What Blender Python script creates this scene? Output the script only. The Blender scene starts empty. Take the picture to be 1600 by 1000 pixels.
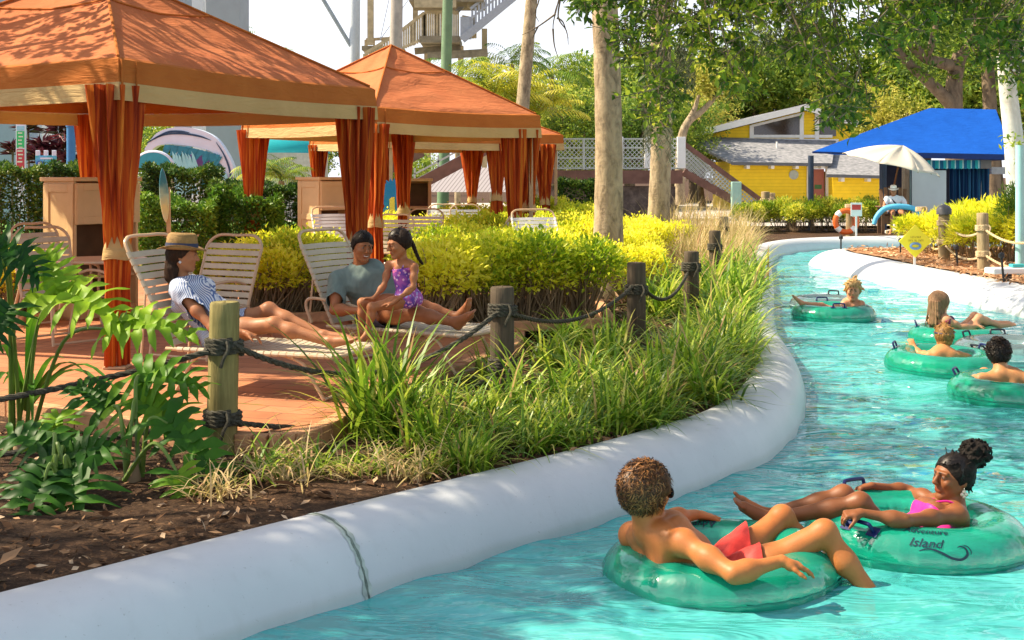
import bpy, math, random
import numpy as np
from mathutils import Vector, Matrix
from mathutils.geometry import delaunay_2d_cdt

SC = bpy.context.scene
COL = SC.collection
PI = math.pi
rad = math.radians
V3 = Vector
CAMH, FPX, HOR = 1.9, 2000.0, 276.0     # camera height over the water, focal length and horizon row of a 1600 px wide picture
PZ = 0.38                                # patio level
BZ = 0.30                                # planting bed level

def W(u, v, d):
    return V3(((u - 800.0) / FPX * d, d, CAMH - (v - HOR) / FPX * d))
def G(u, v, z=PZ):
    d = FPX * (CAMH - z) / (v - HOR)
    return V3(((u - 800.0) / FPX * d, d, z))
def X(u, d):
    return (u - 800.0) / FPX * d
def Z(v, d):
    return CAMH - (v - HOR) / FPX * d

# ------------------------------------------------------------------ meshes
def mesh_np(name, v, f, mats=(), smooth=True, mi=None, tint=None, col=None):
    """v: n x 3 array, f: faces as an m x k array or a list of tuples"""
    me = bpy.data.meshes.new(name)
    v = np.asarray(v, dtype=np.float32)
    if isinstance(f, np.ndarray):
        m, k = f.shape
        me.vertices.add(len(v)); me.vertices.foreach_set('co', v.ravel())
        me.loops.add(m * k); me.loops.foreach_set('vertex_index', f.astype(np.int32).ravel())
        me.polygons.add(m)
        me.polygons.foreach_set('loop_start', np.arange(0, m * k, k, dtype=np.int32))
        me.polygons.foreach_set('loop_total', np.full(m, k, dtype=np.int32))
    else:
        me.from_pydata([tuple(map(float, p)) for p in v], [], [tuple(map(int, q)) for q in f])
    if mi is not None:
        me.polygons.foreach_set('material_index', np.asarray(mi, dtype=np.int32))
    me.update(calc_edges=True)
    me.validate()
    me.polygons.foreach_set('use_smooth', np.full(len(me.polygons), bool(smooth)))
    if tint is not None:
        a = me.attributes.new('tint', 'FLOAT', 'POINT'); a.data.foreach_set('value', np.asarray(tint, dtype=np.float32))
    if col is not None:
        a = me.attributes.new('col', 'FLOAT_COLOR', 'POINT')
        c = np.ones((len(v), 4), dtype=np.float32); c[:, :3] = col
        a.data.foreach_set('color', c.ravel())
    for m_ in (mats if isinstance(mats, (list, tuple)) else [mats]):
        if m_ is not None: me.materials.append(m_)
    return me

def link(name, me, parent=None, loc=None):
    o = bpy.data.objects.new(name, me); COL.objects.link(o)
    if parent is not None: o.parent = parent
    if loc is not None: o.location = loc
    return o

def tag(o, label=None, cat=None, group=None, kind=None):
    if label: o['label'] = label
    if cat: o['category'] = cat
    if group: o['group'] = group
    if kind: o['kind'] = kind
    return o

def thing(name, label, cat, loc=(0, 0, 0), rotz=0.0, group=None):
    o = bpy.data.objects.new(name, None); COL.objects.link(o)
    o.empty_display_size = 0.1
    o.location = loc; o.rotation_euler = (0, 0, rotz)
    return tag(o, label, cat, group)

def dup(root, loc=None, rotz=None, label=None, group=None, scale=None):
    def cp(o, parent):
        c = o.copy(); COL.objects.link(c); c.parent = parent
        for ch in list(o.children): cp(ch, c)
        return c
    r = cp(root, None)
    if loc is not None: r.location = loc
    if rotz is not None: r.rotation_euler = (0, 0, rotz)
    if scale is not None: r.scale = scale if hasattr(scale, '__len__') else (scale,) * 3
    if label: r['label'] = label
    if group: r['group'] = group
    return r

class MB:
    """collects shapes and links them as ONE mesh object"""
    def __init__(s): s.v = []; s.f = []; s.m = []
    def add(s, v, f, m=0):
        b = len(s.v); s.v += [V3(p) for p in v]
        for q in f: s.f.append(tuple(i + b for i in q)); s.m.append(m)
    def box(s, c, size, rz=0.0, m=0, R=None):
        R = R or Matrix.Rotation(rz, 3, 'Z')
        hx, hy, hz = size[0] / 2, size[1] / 2, size[2] / 2
        P = [V3(c) + R @ V3((x * hx, y * hy, z * hz)) for x in (-1, 1) for y in (-1, 1) for z in (-1, 1)]
        s.add(P, [(0, 1, 3, 2), (4, 6, 7, 5), (0, 4, 5, 1), (2, 3, 7, 6), (0, 2, 6, 4), (1, 5, 7, 3)], m)
    def bar(s, a, b, w, h, m=0, up=(0, 0, 1)):
        a, b = V3(a), V3(b); d = (b - a); L = d.length
        if L < 1e-6: return
        d /= L; u = V3(up)
        if abs(d.dot(u)) > .98: u = V3((0, 1, 0))
        r = d.cross(u).normalized(); u = r.cross(d).normalized()
        R = Matrix((r, d, u)).transposed()
        s.box((a + b) / 2, (w, L, h), R=R, m=m)
    def tube(s, pts, r, n=8, m=0, caps=True, closed=False):
        pts = [V3(p) for p in pts]; k = len(pts)
        rr = r if hasattr(r, '__len__') else [r] * k
        base = len(s.v); ref = None; vs = []; fs = []
        for i, p in enumerate(pts):
            if closed: t = pts[(i + 1) % k] - pts[(i - 1) % k]
            else: t = pts[min(i + 1, k - 1)] - pts[max(i - 1, 0)]
            t = t.normalized() if t.length > 1e-9 else V3((0, 0, 1))
            if ref is None:
                ref = t.orthogonal().normalized()
            ref = (ref - t * ref.dot(t))
            ref = ref.normalized() if ref.length > 1e-6 else t.orthogonal().normalized()
            b = t.cross(ref)
            for j in range(n):
                a = 2 * PI * j / n
                vs.append(p + (ref * math.cos(a) + b * math.sin(a)) * rr[i])
        seg = k if closed else k - 1
        for i in range(seg):
            i2 = (i + 1) % k
            for j in range(n):
                fs.append((i * n + j, i * n + (j + 1) % n, i2 * n + (j + 1) % n, i2 * n + j))
        if caps and not closed:
            fs.append(tuple(reversed(range(n)))); fs.append(tuple((k - 1) * n + j for j in range(n)))
        s.add(vs, fs, m)
    def lathe(s, prof, c=(0, 0, 0), n=24, m=0, axis=None, caps=True):
        R = Matrix.Identity(3) if axis is None else V3((0, 0, 1)).rotation_difference(V3(axis)).to_matrix()
        vs = []; fs = []; k = len(prof)
        for (r, z) in prof:
            for j in range(n):
                a = 2 * PI * j / n
                vs.append(V3(c) + R @ V3((r * math.cos(a), r * math.sin(a), z)))
        for i in range(k - 1):
            for j in range(n):
                fs.append((i * n + j, i * n + (j + 1) % n, (i + 1) * n + (j + 1) % n, (i + 1) * n + j))
        if caps:
            fs.append(tuple(reversed(range(n)))); fs.append(tuple((k - 1) * n + j for j in range(n)))
        s.add(vs, fs, m)
    def grid(s, P, m=0, wrap=False):
        r = len(P); c = len(P[0]); vs = [p for row in P for p in row]; fs = []
        for i in range(r - 1):
            for j in range(c if wrap else c - 1):
                j2 = (j + 1) % c
                fs.append((i * c + j, i * c + j2, (i + 1) * c + j2, (i + 1) * c + j))
        s.add(vs, fs, m)
    def prism(s, outline, y0, y1, M=None, m=0):
        """outline in local x,z; extruded along local y"""
        M = M or Matrix.Identity(4); n = len(outline)
        vs = [M @ V3((x, y0, z)) for x, z in outline] + [M @ V3((x, y1, z)) for x, z in outline]
        fs = [tuple(range(n)), tuple(reversed(range(n, 2 * n)))]
        fs += [(i, i + n, (i + 1) % n + n, (i + 1) % n) for i in range(n)]
        s.add(vs, fs, m)
    def build(s, name, mat, parent=None, smooth=False, world=False, bevel=0.0, loc=None):
        off = V3((0, 0, 0))
        if world and parent is not None:
            off = parent.matrix_basis.translation if parent.parent is None else parent.parent.matrix_basis.translation
        me = mesh_np(name, [p - off for p in s.v] or [(0, 0, 0)], s.f, mat if isinstance(mat, (list, tuple)) else [mat], smooth, s.m)
        o = link(name, me, parent, loc)
        if smooth:
            try: me.set_sharp_from_angle(angle=rad(40))
            except Exception: pass
        if bevel > 0:
            b = o.modifiers.new('bevel', 'BEVEL'); b.width = bevel; b.segments = 2; b.limit_method = 'ANGLE'; b.angle_limit = rad(40)
        return o

def spline(pts, n=8, closed=False):
    """Catmull-Rom through the points"""
    P = [V3(p) for p in pts]; k = len(P); out = []
    for i in range(k if closed else k - 1):
        if closed: a, b, c, d = P[i - 1], P[i], P[(i + 1) % k], P[(i + 2) % k]
        else: a, b, c, d = P[max(i - 1, 0)], P[i], P[i + 1], P[min(i + 2, k - 1)]
        for j in range(n):
            t = j / n
            out.append(.5 * ((2 * b) + (c - a) * t + (2 * a - 5 * b + 4 * c - d) * t * t + (3 * b - a - 3 * c + d) * t ** 3))
    if not closed: out.append(P[-1])
    return out

# ------------------------------------------------------------------ materials
class NT:
    def __init__(s, name):
        s.mat = bpy.data.materials.new(name); s.mat.use_nodes = True
        s.t = s.mat.node_tree; s.n = s.t.nodes; s.l = s.t.links
        s.n.clear(); s.out = s.n.new('ShaderNodeOutputMaterial')
    def node(s, typ, **kw):
        nd = s.n.new(typ)
        for k, v in kw.items():
            if k in nd.inputs.keys() if hasattr(nd.inputs, 'keys') else False:
                nd.inputs[k].default_value = v
            else: setattr(nd, k, v)
        return nd
    def link(s, a, b): s.l.new(a, b)
    def coord(s, kind='Object', scale=None, rot=None):
        c = s.n.new('ShaderNodeTexCoord'); o = c.outputs[kind]
        if scale is not None or rot is not None:
            mp = s.n.new('ShaderNodeMapping')
            if scale is not None: mp.inputs['Scale'].default_value = scale if hasattr(scale, '__len__') else (scale,) * 3
            if rot is not None: mp.inputs['Rotation'].default_value = rot
            s.link(o, mp.inputs[0]); o = mp.outputs[0]
        return o
    def noise(s, vec, scale, detail=3, rough=.55, dist=0.0):
        n = s.n.new('ShaderNodeTexNoise'); s.link(vec, n.inputs['Vector'])
        n.inputs['Scale'].default_value = scale; n.inputs['Detail'].default_value = detail
        n.inputs['Roughness'].default_value = rough; n.inputs['Distortion'].default_value = dist
        return n.outputs['Fac']
    def ramp(s, fac, stops, interp='LINEAR'):
        r = s.n.new('ShaderNodeValToRGB'); r.color_ramp.interpolation = interp
        e = r.color_ramp.elements
        while len(e) < len(stops): e.new(0.5)
        for el, (p, c) in zip(e, stops):
            el.position = p; el.color = tuple(c) + (1,) if len(c) == 3 else c
        s.link(fac, r.inputs[0]); return r.outputs[0]
    def mix(s, fac, a, b, mode='MIX'):
        m = s.n.new('ShaderNodeMix'); m.data_type = 'RGBA'; m.blend_type = mode
        for sock, val in ((m.inputs[0], fac), (m.inputs[6], a), (m.inputs[7], b)):
            if isinstance(val, (int, float)): sock.default_value = val
            elif isinstance(val, (tuple, list)): sock.default_value = tuple(val) + (1,) if len(val) == 3 else val
            else: s.link(val, sock)
        return m.outputs[2]
    def math(s, op, a, b=0.0):
        m = s.n.new('ShaderNodeMath'); m.operation = op
        for sock, val in ((m.inputs[0], a), (m.inputs[1], b)):
            if isinstance(val, (int, float)): sock.default_value = val
            else: s.link(val, sock)
        return m.outputs[0]
    def bump(s, h, strength=.3, dist=.01, normal=None):
        b = s.n.new('ShaderNodeBump'); b.inputs['Strength'].default_value = strength; b.inputs['Distance'].default_value = dist
        s.link(h, b.inputs['Height'])
        if normal is not None: s.link(normal, b.inputs['Normal'])
        return b.outputs[0]
    def bsdf(s, color, rough=.6, normal=None, spec=.5, metal=0.0, **kw):
        p = s.n.new('ShaderNodeBsdfPrincipled')
        if isinstance(color, (tuple, list)): p.inputs['Base Color'].default_value = tuple(color) + (1,)
        else: s.link(color, p.inputs['Base Color'])
        if isinstance(rough, (int, float)): p.inputs['Roughness'].default_value = rough
        else: s.link(rough, p.inputs['Roughness'])
        p.inputs['Specular IOR Level'].default_value = spec; p.inputs['Metallic'].default_value = metal
        if normal is not None: s.link(normal, p.inputs['Normal'])
        for k, v in kw.items():
            p.inputs[k.replace('_', ' ')].default_value = v
        return p.outputs[0]
    def done(s, sh):
        s.link(sh, s.out.inputs['Surface']); return s.mat

def simple(name, c, rough=.6, var=.15, nscale=8.0, bump=.0, bscale=60.0, spec=.4, metal=0.0, c2=None, stretch=None):
    """colour with soft procedural variation, wear and a fine bump"""
    t = NT(name); vec = t.coord('Object', scale=stretch or 1.0)
    n = t.noise(vec, nscale, 4)
    lo = c2 or tuple(x * (1 - var) for x in c); hi = tuple(min(1, x * (1 + var * .6)) for x in c)
    colr = t.ramp(n, [(.3, lo), (.7, hi)])
    nm = t.bump(t.noise(vec, bscale, 3), bump, .01) if bump > 0 else None
    return t.done(t.bsdf(colr, rough, nm, spec, metal))

def leafmat(name, cols, trans=.35, rough=.45, spec=.35):
    """cols: list of (pos, colour) over the per-leaf tint attribute"""
    t = NT(name); a = t.n.new('ShaderNodeAttribute'); a.attribute_name = 'tint'
    c = t.ramp(a.outputs['Fac'], cols)
    p = t.bsdf(c, rough, None, spec)
    tr = t.n.new('ShaderNodeBsdfTranslucent'); t.link(c, tr.inputs['Color'])
    m = t.n.new('ShaderNodeMixShader'); m.inputs[0].default_value = trans
    t.link(p, m.inputs[1]); t.link(tr.outputs[0], m.inputs[2])
    return t.done(m.outputs[0])

# ------------------------------------------------------------------ implicit surfaces for bodies, hair and clothes
class Field:
    def __init__(s, lo, hi, h):
        s.h = h; s.lo = np.array(lo, dtype=np.float64)
        s.n = np.maximum(4, np.ceil((np.array(hi) - s.lo) / h).astype(int) + 1)
        s.F = np.full(s.n, 10.0, dtype=np.float32)
    def _box(s, lo, hi):
        a = np.clip(np.floor((lo - s.lo) / s.h).astype(int), 0, s.n); b = np.clip(np.ceil((hi - s.lo) / s.h).astype(int) + 1, 0, s.n)
        if np.any(b <= a): return None
        sl = tuple(slice(i, j) for i, j in zip(a, b))
        g = [(np.arange(i, j) * s.h + o).astype(np.float32) for i, j, o in zip(a, b, s.lo)]
        return sl, g[0][:, None, None], g[1][None, :, None], g[2][None, None, :]
    def _mix(s, sl, d, k, sub=False):
        A = s.F[sl]
        if sub:
            d = -d
            if k > 0:
                hh = np.maximum(k - np.abs(A - d), 0) / k; s.F[sl] = np.maximum(A, d) + hh * hh * k * .25
            else: s.F[sl] = np.maximum(A, d)
        else:
            if k > 0:
                hh = np.maximum(k - np.abs(A - d), 0) / k; s.F[sl] = np.minimum(A, d) - hh * hh * k * .25
            else: s.F[sl] = np.minimum(A, d)
    def cone(s, a, b, ra, rb, k=.02, sub=False, inf=0.0):
        a = np.array(a, dtype=np.float32); b = np.array(b, dtype=np.float32); ra += inf; rb += inf
        mg = max(ra, rb) + k + 3 * s.h
        q = s._box(np.minimum(a, b) - mg, np.maximum(a, b) + mg)
        if q is None: return
        sl, x, y, z = q; d = b - a; L2 = max(float(d @ d), 1e-9)
        t = np.clip(((x - a[0]) * d[0] + (y - a[1]) * d[1] + (z - a[2]) * d[2]) / L2, 0, 1)
        dist = np.sqrt((x - a[0] - t * d[0]) ** 2 + (y - a[1] - t * d[1]) ** 2 + (z - a[2] - t * d[2]) ** 2) - (ra + (rb - ra) * t)
        s._mix(sl, dist, k, sub)
    def ell(s, c, r, R=None, k=.02, sub=False, inf=0.0):
        c = np.array(c, dtype=np.float32); r = np.array(r, dtype=np.float32) + inf
        R = np.eye(3) if R is None else np.array(R)
        mg = float(r.max()) + k + 3 * s.h
        q = s._box(c - mg, c + mg)
        if q is None: return
        sl, x, y, z = q; x = x - c[0]; y = y - c[1]; z = z - c[2]
        k0 = 0; k1 = 0
        for i in range(3):
            w = x * R[0, i] + y * R[1, i] + z * R[2, i]
            k0 = k0 + (w / r[i]) ** 2; k1 = k1 + (w / (r[i] * r[i])) ** 2
        k0 = np.sqrt(k0); k1 = np.sqrt(k1) + 1e-6
        s._mix(sl, np.where(k0 < .3, (k0 - 1) * float(r.min()), k0 * (k0 - 1) / k1).astype(np.float32), k, sub)
    def clip(s, p, n):
        p = np.array(p); n = np.array(n) / np.linalg.norm(n)
        g = [(np.arange(m) * s.h + o) for m, o in zip(s.n, s.lo)]
        d = (g[0][:, None, None] - p[0]) * n[0] + (g[1][None, :, None] - p[1]) * n[1] + (g[2][None, None, :] - p[2]) * n[2]
        s.F = np.maximum(s.F, d.astype(np.float32))
    def noise(s, amp, freq, seed=0, oct_=3):
        rs = np.random.RandomState(seed)
        g = [(np.arange(m) * s.h).astype(np.float32) for m in s.n]
        near = np.abs(s.F) < amp * 4 + .02
        ii = np.nonzero(near)
        x = g[0][ii[0]]; y = g[1][ii[1]]; z = g[2][ii[2]]; tot = 0
        for o in range(oct_):
            for _ in range(3):
                d = rs.normal(size=3); d *= freq * (1.9 ** o) / np.linalg.norm(d)
                tot = tot + np.sin(x * d[0] + y * d[1] + z * d[2] + rs.rand() * 6.28) / (1.6 ** o)
        s.F[ii] += (amp * tot / 3).astype(np.float32)
    def mesh(s):
        F = s.F; ins = F < 0
        w = np.nonzero(ins)
        if len(w[0]) == 0: return np.zeros((0, 3)), np.zeros((0, 4), int)
        a = [max(0, int(i.min()) - 2) for i in w]; b = [min(n, int(i.max()) + 3) for i, n in zip(w, F.shape)]
        F = F[a[0]:b[0], a[1]:b[1], a[2]:b[2]]; ins = F < 0; nx, ny, nz = F.shape
        I8 = ins.astype(np.uint8); cnt = 0
        C = [(i, j, k) for i in (0, 1) for j in (0, 1) for k in (0, 1)]
        sl = lambda c: (slice(c[0], nx - 1 + c[0]), slice(c[1], ny - 1 + c[1]), slice(c[2], nz - 1 + c[2]))
        for c in C: cnt = cnt + I8[sl(c)]
        ids = np.nonzero((cnt > 0) & (cnt < 8)); m = len(ids[0])
        idx = np.full((nx - 1, ny - 1, nz - 1), -1, dtype=np.int32); idx[ids] = np.arange(m)
        cv = {c: F[ids[0] + c[0], ids[1] + c[1], ids[2] + c[2]] for c in C}
        P = np.zeros((m, 3)); N = np.zeros(m)
        for c in C:
            for ax in range(3):
                if c[ax] == 0:
                    e = list(c); e[ax] = 1; e = tuple(e)
                    v0, v1 = cv[c], cv[e]; cr = (v0 < 0) != (v1 < 0)
                    t = np.where(cr, v0 / np.where(cr, v0 - v1, 1), 0)
                    for q in range(3): P[:, q] += np.where(cr, c[q] + (t if q == ax else 0), 0)
                    N += cr
        P /= N[:, None]; P += np.stack(ids, 1)
        quads = []
        for ax in range(3):
            o1, o2 = (ax + 1) % 3, (ax + 2) % 3
            s0 = [slice(None)] * 3; s1 = [slice(None)] * 3
            s0[ax] = slice(0, -1); s1[ax] = slice(1, None)
            for o in (o1, o2):
                s0[o] = slice(1, -1); s1[o] = slice(1, -1)
            A = ins[tuple(s0)]; B = ins[tuple(s1)]
            for flip, mask in ((False, A & ~B), (True, ~A & B)):
                e = np.nonzero(mask)
                if len(e[0]) == 0: continue
                e = [q.copy() for q in e]; e[o1] += 1; e[o2] += 1
                def cell(d1, d2):
                    q = [x.copy() for x in e]; q[o1] -= d1; q[o2] -= d2
                    return idx[q[0], q[1], q[2]]
                qd = [cell(1, 1), cell(0, 1), cell(0, 0), cell(1, 0)]
                if flip: qd.reverse()
                quads.append(np.stack(qd, 1))
        Q = np.concatenate(quads); Q = Q[(Q >= 0).all(1)]
        # one gentle relaxation keeps the voxel steps from showing
        for _ in range(2):
            acc = np.zeros_like(P); n_ = np.zeros(len(P))
            for i in range(4):
                np.add.at(acc, Q[:, i], P[Q[:, (i + 1) % 4]]); np.add.at(n_, Q[:, i], 1)
                np.add.at(acc, Q[:, i], P[Q[:, (i - 1) % 4]]); np.add.at(n_, Q[:, i], 1)
            P = P * .5 + .5 * acc / np.maximum(n_, 1)[:, None]
        P = (P + np.array(a)) * s.h + s.lo
        return P, Q
# ================================================================== camera, light, sky
cam = bpy.data.cameras.new('camera'); cam.lens = 45.0; cam.sensor_width = 36.0
cam.shift_y = -(500 - HOR) / 1600.0; cam.clip_start = .05; cam.clip_end = 3000
co = bpy.data.objects.new('camera', cam); COL.objects.link(co)
co.location = (0, 0, CAMH); co.rotation_euler = (rad(90), 0, 0); SC.camera = co

SUN_AZ, SUN_EL = rad(-82), rad(47)         # azimuth clockwise from +Y
SUN = V3((math.sin(SUN_AZ) * math.cos(SUN_EL), math.cos(SUN_AZ) * math.cos(SUN_EL), math.sin(SUN_EL)))
sd = bpy.data.lights.new('sun', 'SUN'); sd.energy = 5.0; sd.angle = rad(.6); sd.color = (1.0, .84, .61)
so = bpy.data.objects.new('sun', sd); COL.objects.link(so); so.rotation_euler = SUN.to_track_quat('Z', 'Y').to_euler(); so.location = (-30, 5, 30)
w = bpy.data.worlds.new('World'); SC.world = w; w.use_nodes = True
nt = w.node_tree; bg = nt.nodes['Background']
sk = nt.nodes.new('ShaderNodeTexSky'); sk.sky_type = 'NISHITA'; sk.sun_disc = False
sk.sun_elevation = SUN_EL; sk.sun_rotation = SUN_AZ; sk.air_density = 1.0; sk.dust_density = 4.0; sk.ozone_density = 1.0
# thin bright overcast veil: high cloud laid over the clear sky by direction
tc = nt.nodes.new('ShaderNodeTexCoord'); mp = nt.nodes.new('ShaderNodeMapping'); mp.inputs['Scale'].default_value = (1.6, 1.6, 4.0)
nz = nt.nodes.new('ShaderNodeTexNoise'); nz.inputs['Scale'].default_value = 1.5; nz.inputs['Detail'].default_value = 5
rp = nt.nodes.new('ShaderNodeValToRGB'); rp.color_ramp.elements[0].position = .30; rp.color_ramp.elements[0].color = (.55, .55, .55, 1)
rp.color_ramp.elements[1].position = .65; rp.color_ramp.elements[1].color = (1, 1, 1, 1)
mx = nt.nodes.new('ShaderNodeMix'); mx.data_type = 'RGBA'; mx.inputs[7].default_value = (9.6, 9.9, 10.8, 1)
sx = nt.nodes.new('ShaderNodeSeparateXYZ'); nt.links.new(tc.outputs['Generated'], sx.inputs[0])
er = nt.nodes.new('ShaderNodeValToRGB'); er.color_ramp.elements[0].position = .10; er.color_ramp.elements[0].color = (1, 1, 1, 1); er.color_ramp.elements[1].position = .55; er.color_ramp.elements[1].color = (.22, .22, .22, 1)
nt.links.new(sx.outputs[2], er.inputs[0])
ml = nt.nodes.new('ShaderNodeMath'); ml.operation = 'MULTIPLY'; nt.links.new(rp.outputs[0], ml.inputs[0]); nt.links.new(er.outputs[0], ml.inputs[1])
nt.links.new(tc.outputs['Generated'], mp.inputs[0]); nt.links.new(mp.outputs[0], nz.inputs['Vector']); nt.links.new(nz.outputs['Fac'], rp.inputs[0])
nt.links.new(ml.outputs[0], mx.inputs[0]); nt.links.new(sk.outputs[0], mx.inputs[6]); nt.links.new(mx.outputs[2], bg.inputs[0])
bg.inputs[1].default_value = .08
vs_ = SC.view_settings; vs_.view_transform = 'Standard'; vs_.look = 'None'; vs_.exposure = 1.0; vs_.gamma = 1.0; vs_.use_curve_mapping = False
SC.cycles.max_bounces = 8; SC.cycles.transparent_max_bounces = 16; SC.cycles.transmission_bounces = 6
SC.cycles.caustics_reflective = False; SC.cycles.caustics_refractive = False
SC.cycles.sample_clamp_indirect = 6.0

# ================================================================== river course (waterlines)
LEFT = spline([(-16, -7, 0), (-9, -2.6, 0), (-4.2, 1.9, 0), (-2.1, 4.15, 0), (-.65, 5.78, 0), (.95, 7.55, 0), (1.80, 8.75, 0), (2.33, 10.2, 0), (2.72, 12, 0),
               (3.05, 14.5, 0), (3.5, 17.0, 0), (4.5, 22, 0), (5.6, 27.5, 0), (6.6, 31.0, 0), (8.2, 33.2, 0), (11, 34.2, 0), (16, 34.6, 0), (30, 35, 0), (60, 35, 0)], 8)
RIGHT = spline([(60, 29.6, 0), (20, 29.4, 0), (10, 29.2, 0), (7.6, 28.9, 0), (6.6, 28.2, 0), (6.35, 27.0, 0), (6.4, 25, 0), (6.5, 22.5, 0), (6.7, 19.5, 0), (6.9, 17, 0), (7.3, 13, 0),
                (7.6, 9, 0), (7.4, 4, 0), (6.5, -1, 0), (5, -9, 0)], 8)

def normals(path, sgn):
    out = []
    for i in range(len(path)):
        t = (path[min(i + 1, len(path) - 1)] - path[max(i - 1, 0)]).normalized()
        out.append(V3((-t.y, t.x, 0)) * sgn)
    return out
NL = normals(LEFT, 1.0)       # towards the land on the left of the direction of travel
NR = normals(RIGHT, 1.0)

t_ = NT('painted_concrete'); vec = t_.coord('Object')
big = t_.noise(vec, 1.3, 4); fine = t_.noise(vec, 38, 5, .7)
c_ = t_.ramp(big, [(.3, (.50, .53, .56)), (.7, (.60, .625, .65))])
spk = t_.ramp(t_.noise(vec, 55, 2, .5), [(.70, (1, 1, 1)), (.76, (.55, .55, .52))])
c_ = t_.mix(.55, c_, spk, 'MULTIPLY')
st_ = t_.n.new('ShaderNodeSeparateXYZ'); t_.link(vec, st_.inputs[0])
drip = t_.noise(t_.coord('Object', scale=(5, 5, .35)), 2.4, 4, .6); c_ = t_.mix(.18, c_, t_.ramp(drip, [(.55, (1, 1, 1)), (.75, (.74, .74, .70))]), 'MULTIPLY')
lo_ = t_.ramp(t_.math('ADD', st_.outputs[2], t_.math('MULTIPLY', big, .05)), [(.035, (.55, .74, .66)), (.055, (.72, .78, .70)), (.085, (1, 1, 1))])   # algae-tinted scum line just above the water
c_ = t_.mix(.5, c_, lo_, 'MULTIPLY')
M_CONC = t_.done(t_.bsdf(c_, .42, t_.bump(t_.math('ADD', fine, t_.math('MULTIPLY', big, 3.0)), .10, .012), .5))

def wall_sweep(name, label, path, nor, prof, i0, i1):
    mb = MB(); P = []
    for i in range(i0, i1):
        P.append([path[i] + nor[i] * t + V3((0, 0, z)) for t, z in prof])
    mb.grid(P); o = mb.build(name, M_CONC, smooth=True)
    o.data.set_sharp_from_angle(angle=rad(80))
    return tag(o, label, 'wall')

PROF = [(-.30, -1.0), (-.10, -.5), (-.03, -.14), (0, 0), (.02, .07), (.045, .13), (.08, .19), (.125, .24), (.18, .278), (.25, .302), (.33, .312), (.40, .308), (.44, .29), (.45, .2), (.45, -.3)]
PROF_R = [(-.30, -1.0), (-.10, -.5), (-.03, -.14), (0, 0), (.04, .07), (.10, .13), (.18, .19), (.28, .245), (.40, .288), (.53, .315), (.66, .325), (.76, .32), (.82, .30), (.84, .2), (.84, -.3)]
wl = wall_sweep('river_wall', 'long curving white concrete river wall below the grasses and under the seated staff member', LEFT, NL, PROF, 0, len(LEFT))
wr = wall_sweep('river_wall', 'bright sunlit white concrete river wall edging the bark island', RIGHT, NR, PROF_R, 0, len(RIGHT))

# expansion joints: a thin dark, weathered seam that follows the section of the wall
M_SEAM = simple('seam', (.16, .20, .17), .8, .5, 30)
M_SEAM2 = simple('seam_patch', (.42, .48, .44), .7, .3, 20)
def joint(par, path, nor, prof, i, w=.018, wob=.012, seed=0, nm='expansion_joint', m=None):
    rs = random.Random(seed); p0 = path[i]; n = nor[i]; t = V3((n.y, -n.x, 0)); rows = []
    fine = []
    for a, b in zip(prof[1:-3], prof[2:-2]):
        for k in range(3): fine.append((a[0] + (b[0] - a[0]) * k / 3, a[1] + (b[1] - a[1]) * k / 3))
    for j, (q, z) in enumerate(fine):
        a = fine[max(j - 1, 0)]; b = fine[min(j + 1, len(fine) - 1)]
        d = V3((b[0] - a[0], b[1] - a[1], 0)); nr = V3((-d.y, d.x, 0)).normalized() if d.length > 0 else V3((0, 1, 0))
        off = t * rs.uniform(-wob, wob); c = p0 + n * (q + nr.x * .004) + V3((0, 0, z + nr.y * .004)) + off
        ww = w * rs.uniform(.6, 1.3)
        rows.append([c - t * ww / 2, c + t * ww / 2])
    mb = MB(); mb.grid(rows); return mb.build(nm, m or M_SEAM, par, smooth=True)
def near_i(path, x, y): return min(range(len(path)), key=lambda i: (path[i].x - x) ** 2 + (path[i].y - y) ** 2)
ji = near_i(LEFT, -.66, 5.77)
joint(wl, LEFT, NL, PROF, ji, .014, .005, 3)
joint(wl, LEFT, NL, PROF, ji, .048, .004, 4, 'joint_filler', M_SEAM2).location.z = -.0015
joint(wr, RIGHT, NR, PROF_R, near_i(RIGHT, 6.5, 22.0), .03, .004, 5, m=M_SEAM2)
joint(wr, RIGHT, NR, PROF_R, near_i(RIGHT, 6.9, 17.2), .035, .004, 6, m=M_SEAM2)

# ================================================================== ground sheets (with the river cut out)
def inside(p, poly):
    x, y = p; c = False; n = len(poly)
    for i in range(n):
        x1, y1 = poly[i]; x2, y2 = poly[i - 1]
        if (y1 > y) != (y2 > y) and x < (x2 - x1) * (y - y1) / (y2 - y1) + x1: c = not c
    return c
RIVER = [(p.x, p.y) for p in [LEFT[i] + NL[i] * .42 for i in range(len(LEFT))]] + [(p.x, p.y) for p in [RIGHT[i] + NR[i] * .8 for i in range(len(RIGHT))]]
def sheet(name, outline, hole, mat, z, extra=(), zf=None, kind='structure'):
    vs = [V3(p) for p in outline]; es = [(i, (i + 1) % len(outline)) for i in range(len(outline))]
    if hole:
        b = len(vs); vs += [V3(p) for p in hole]; es += [(b + i, b + (i + 1) % len(hole)) for i in range(len(hole))]
    vs += [V3(p) for p in extra]
    r = delaunay_2d_cdt([v.to_2d() if len(v) > 2 else v for v in vs], es, [], 1, 1e-5)
    V, F = r[0], r[2]
    F = [f for f in F if not (hole and inside((sum(V[i].x for i in f) / 3, sum(V[i].y for i in f) / 3), hole))]
    me = mesh_np(name, [(p.x, p.y, z + (zf(p.x, p.y) if zf else 0)) for p in V], F, [mat], True)
    o = link(name, me); o['kind'] = kind
    if me.polygons[0].normal.z < 0: me.flip_normals()
    return o

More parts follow.
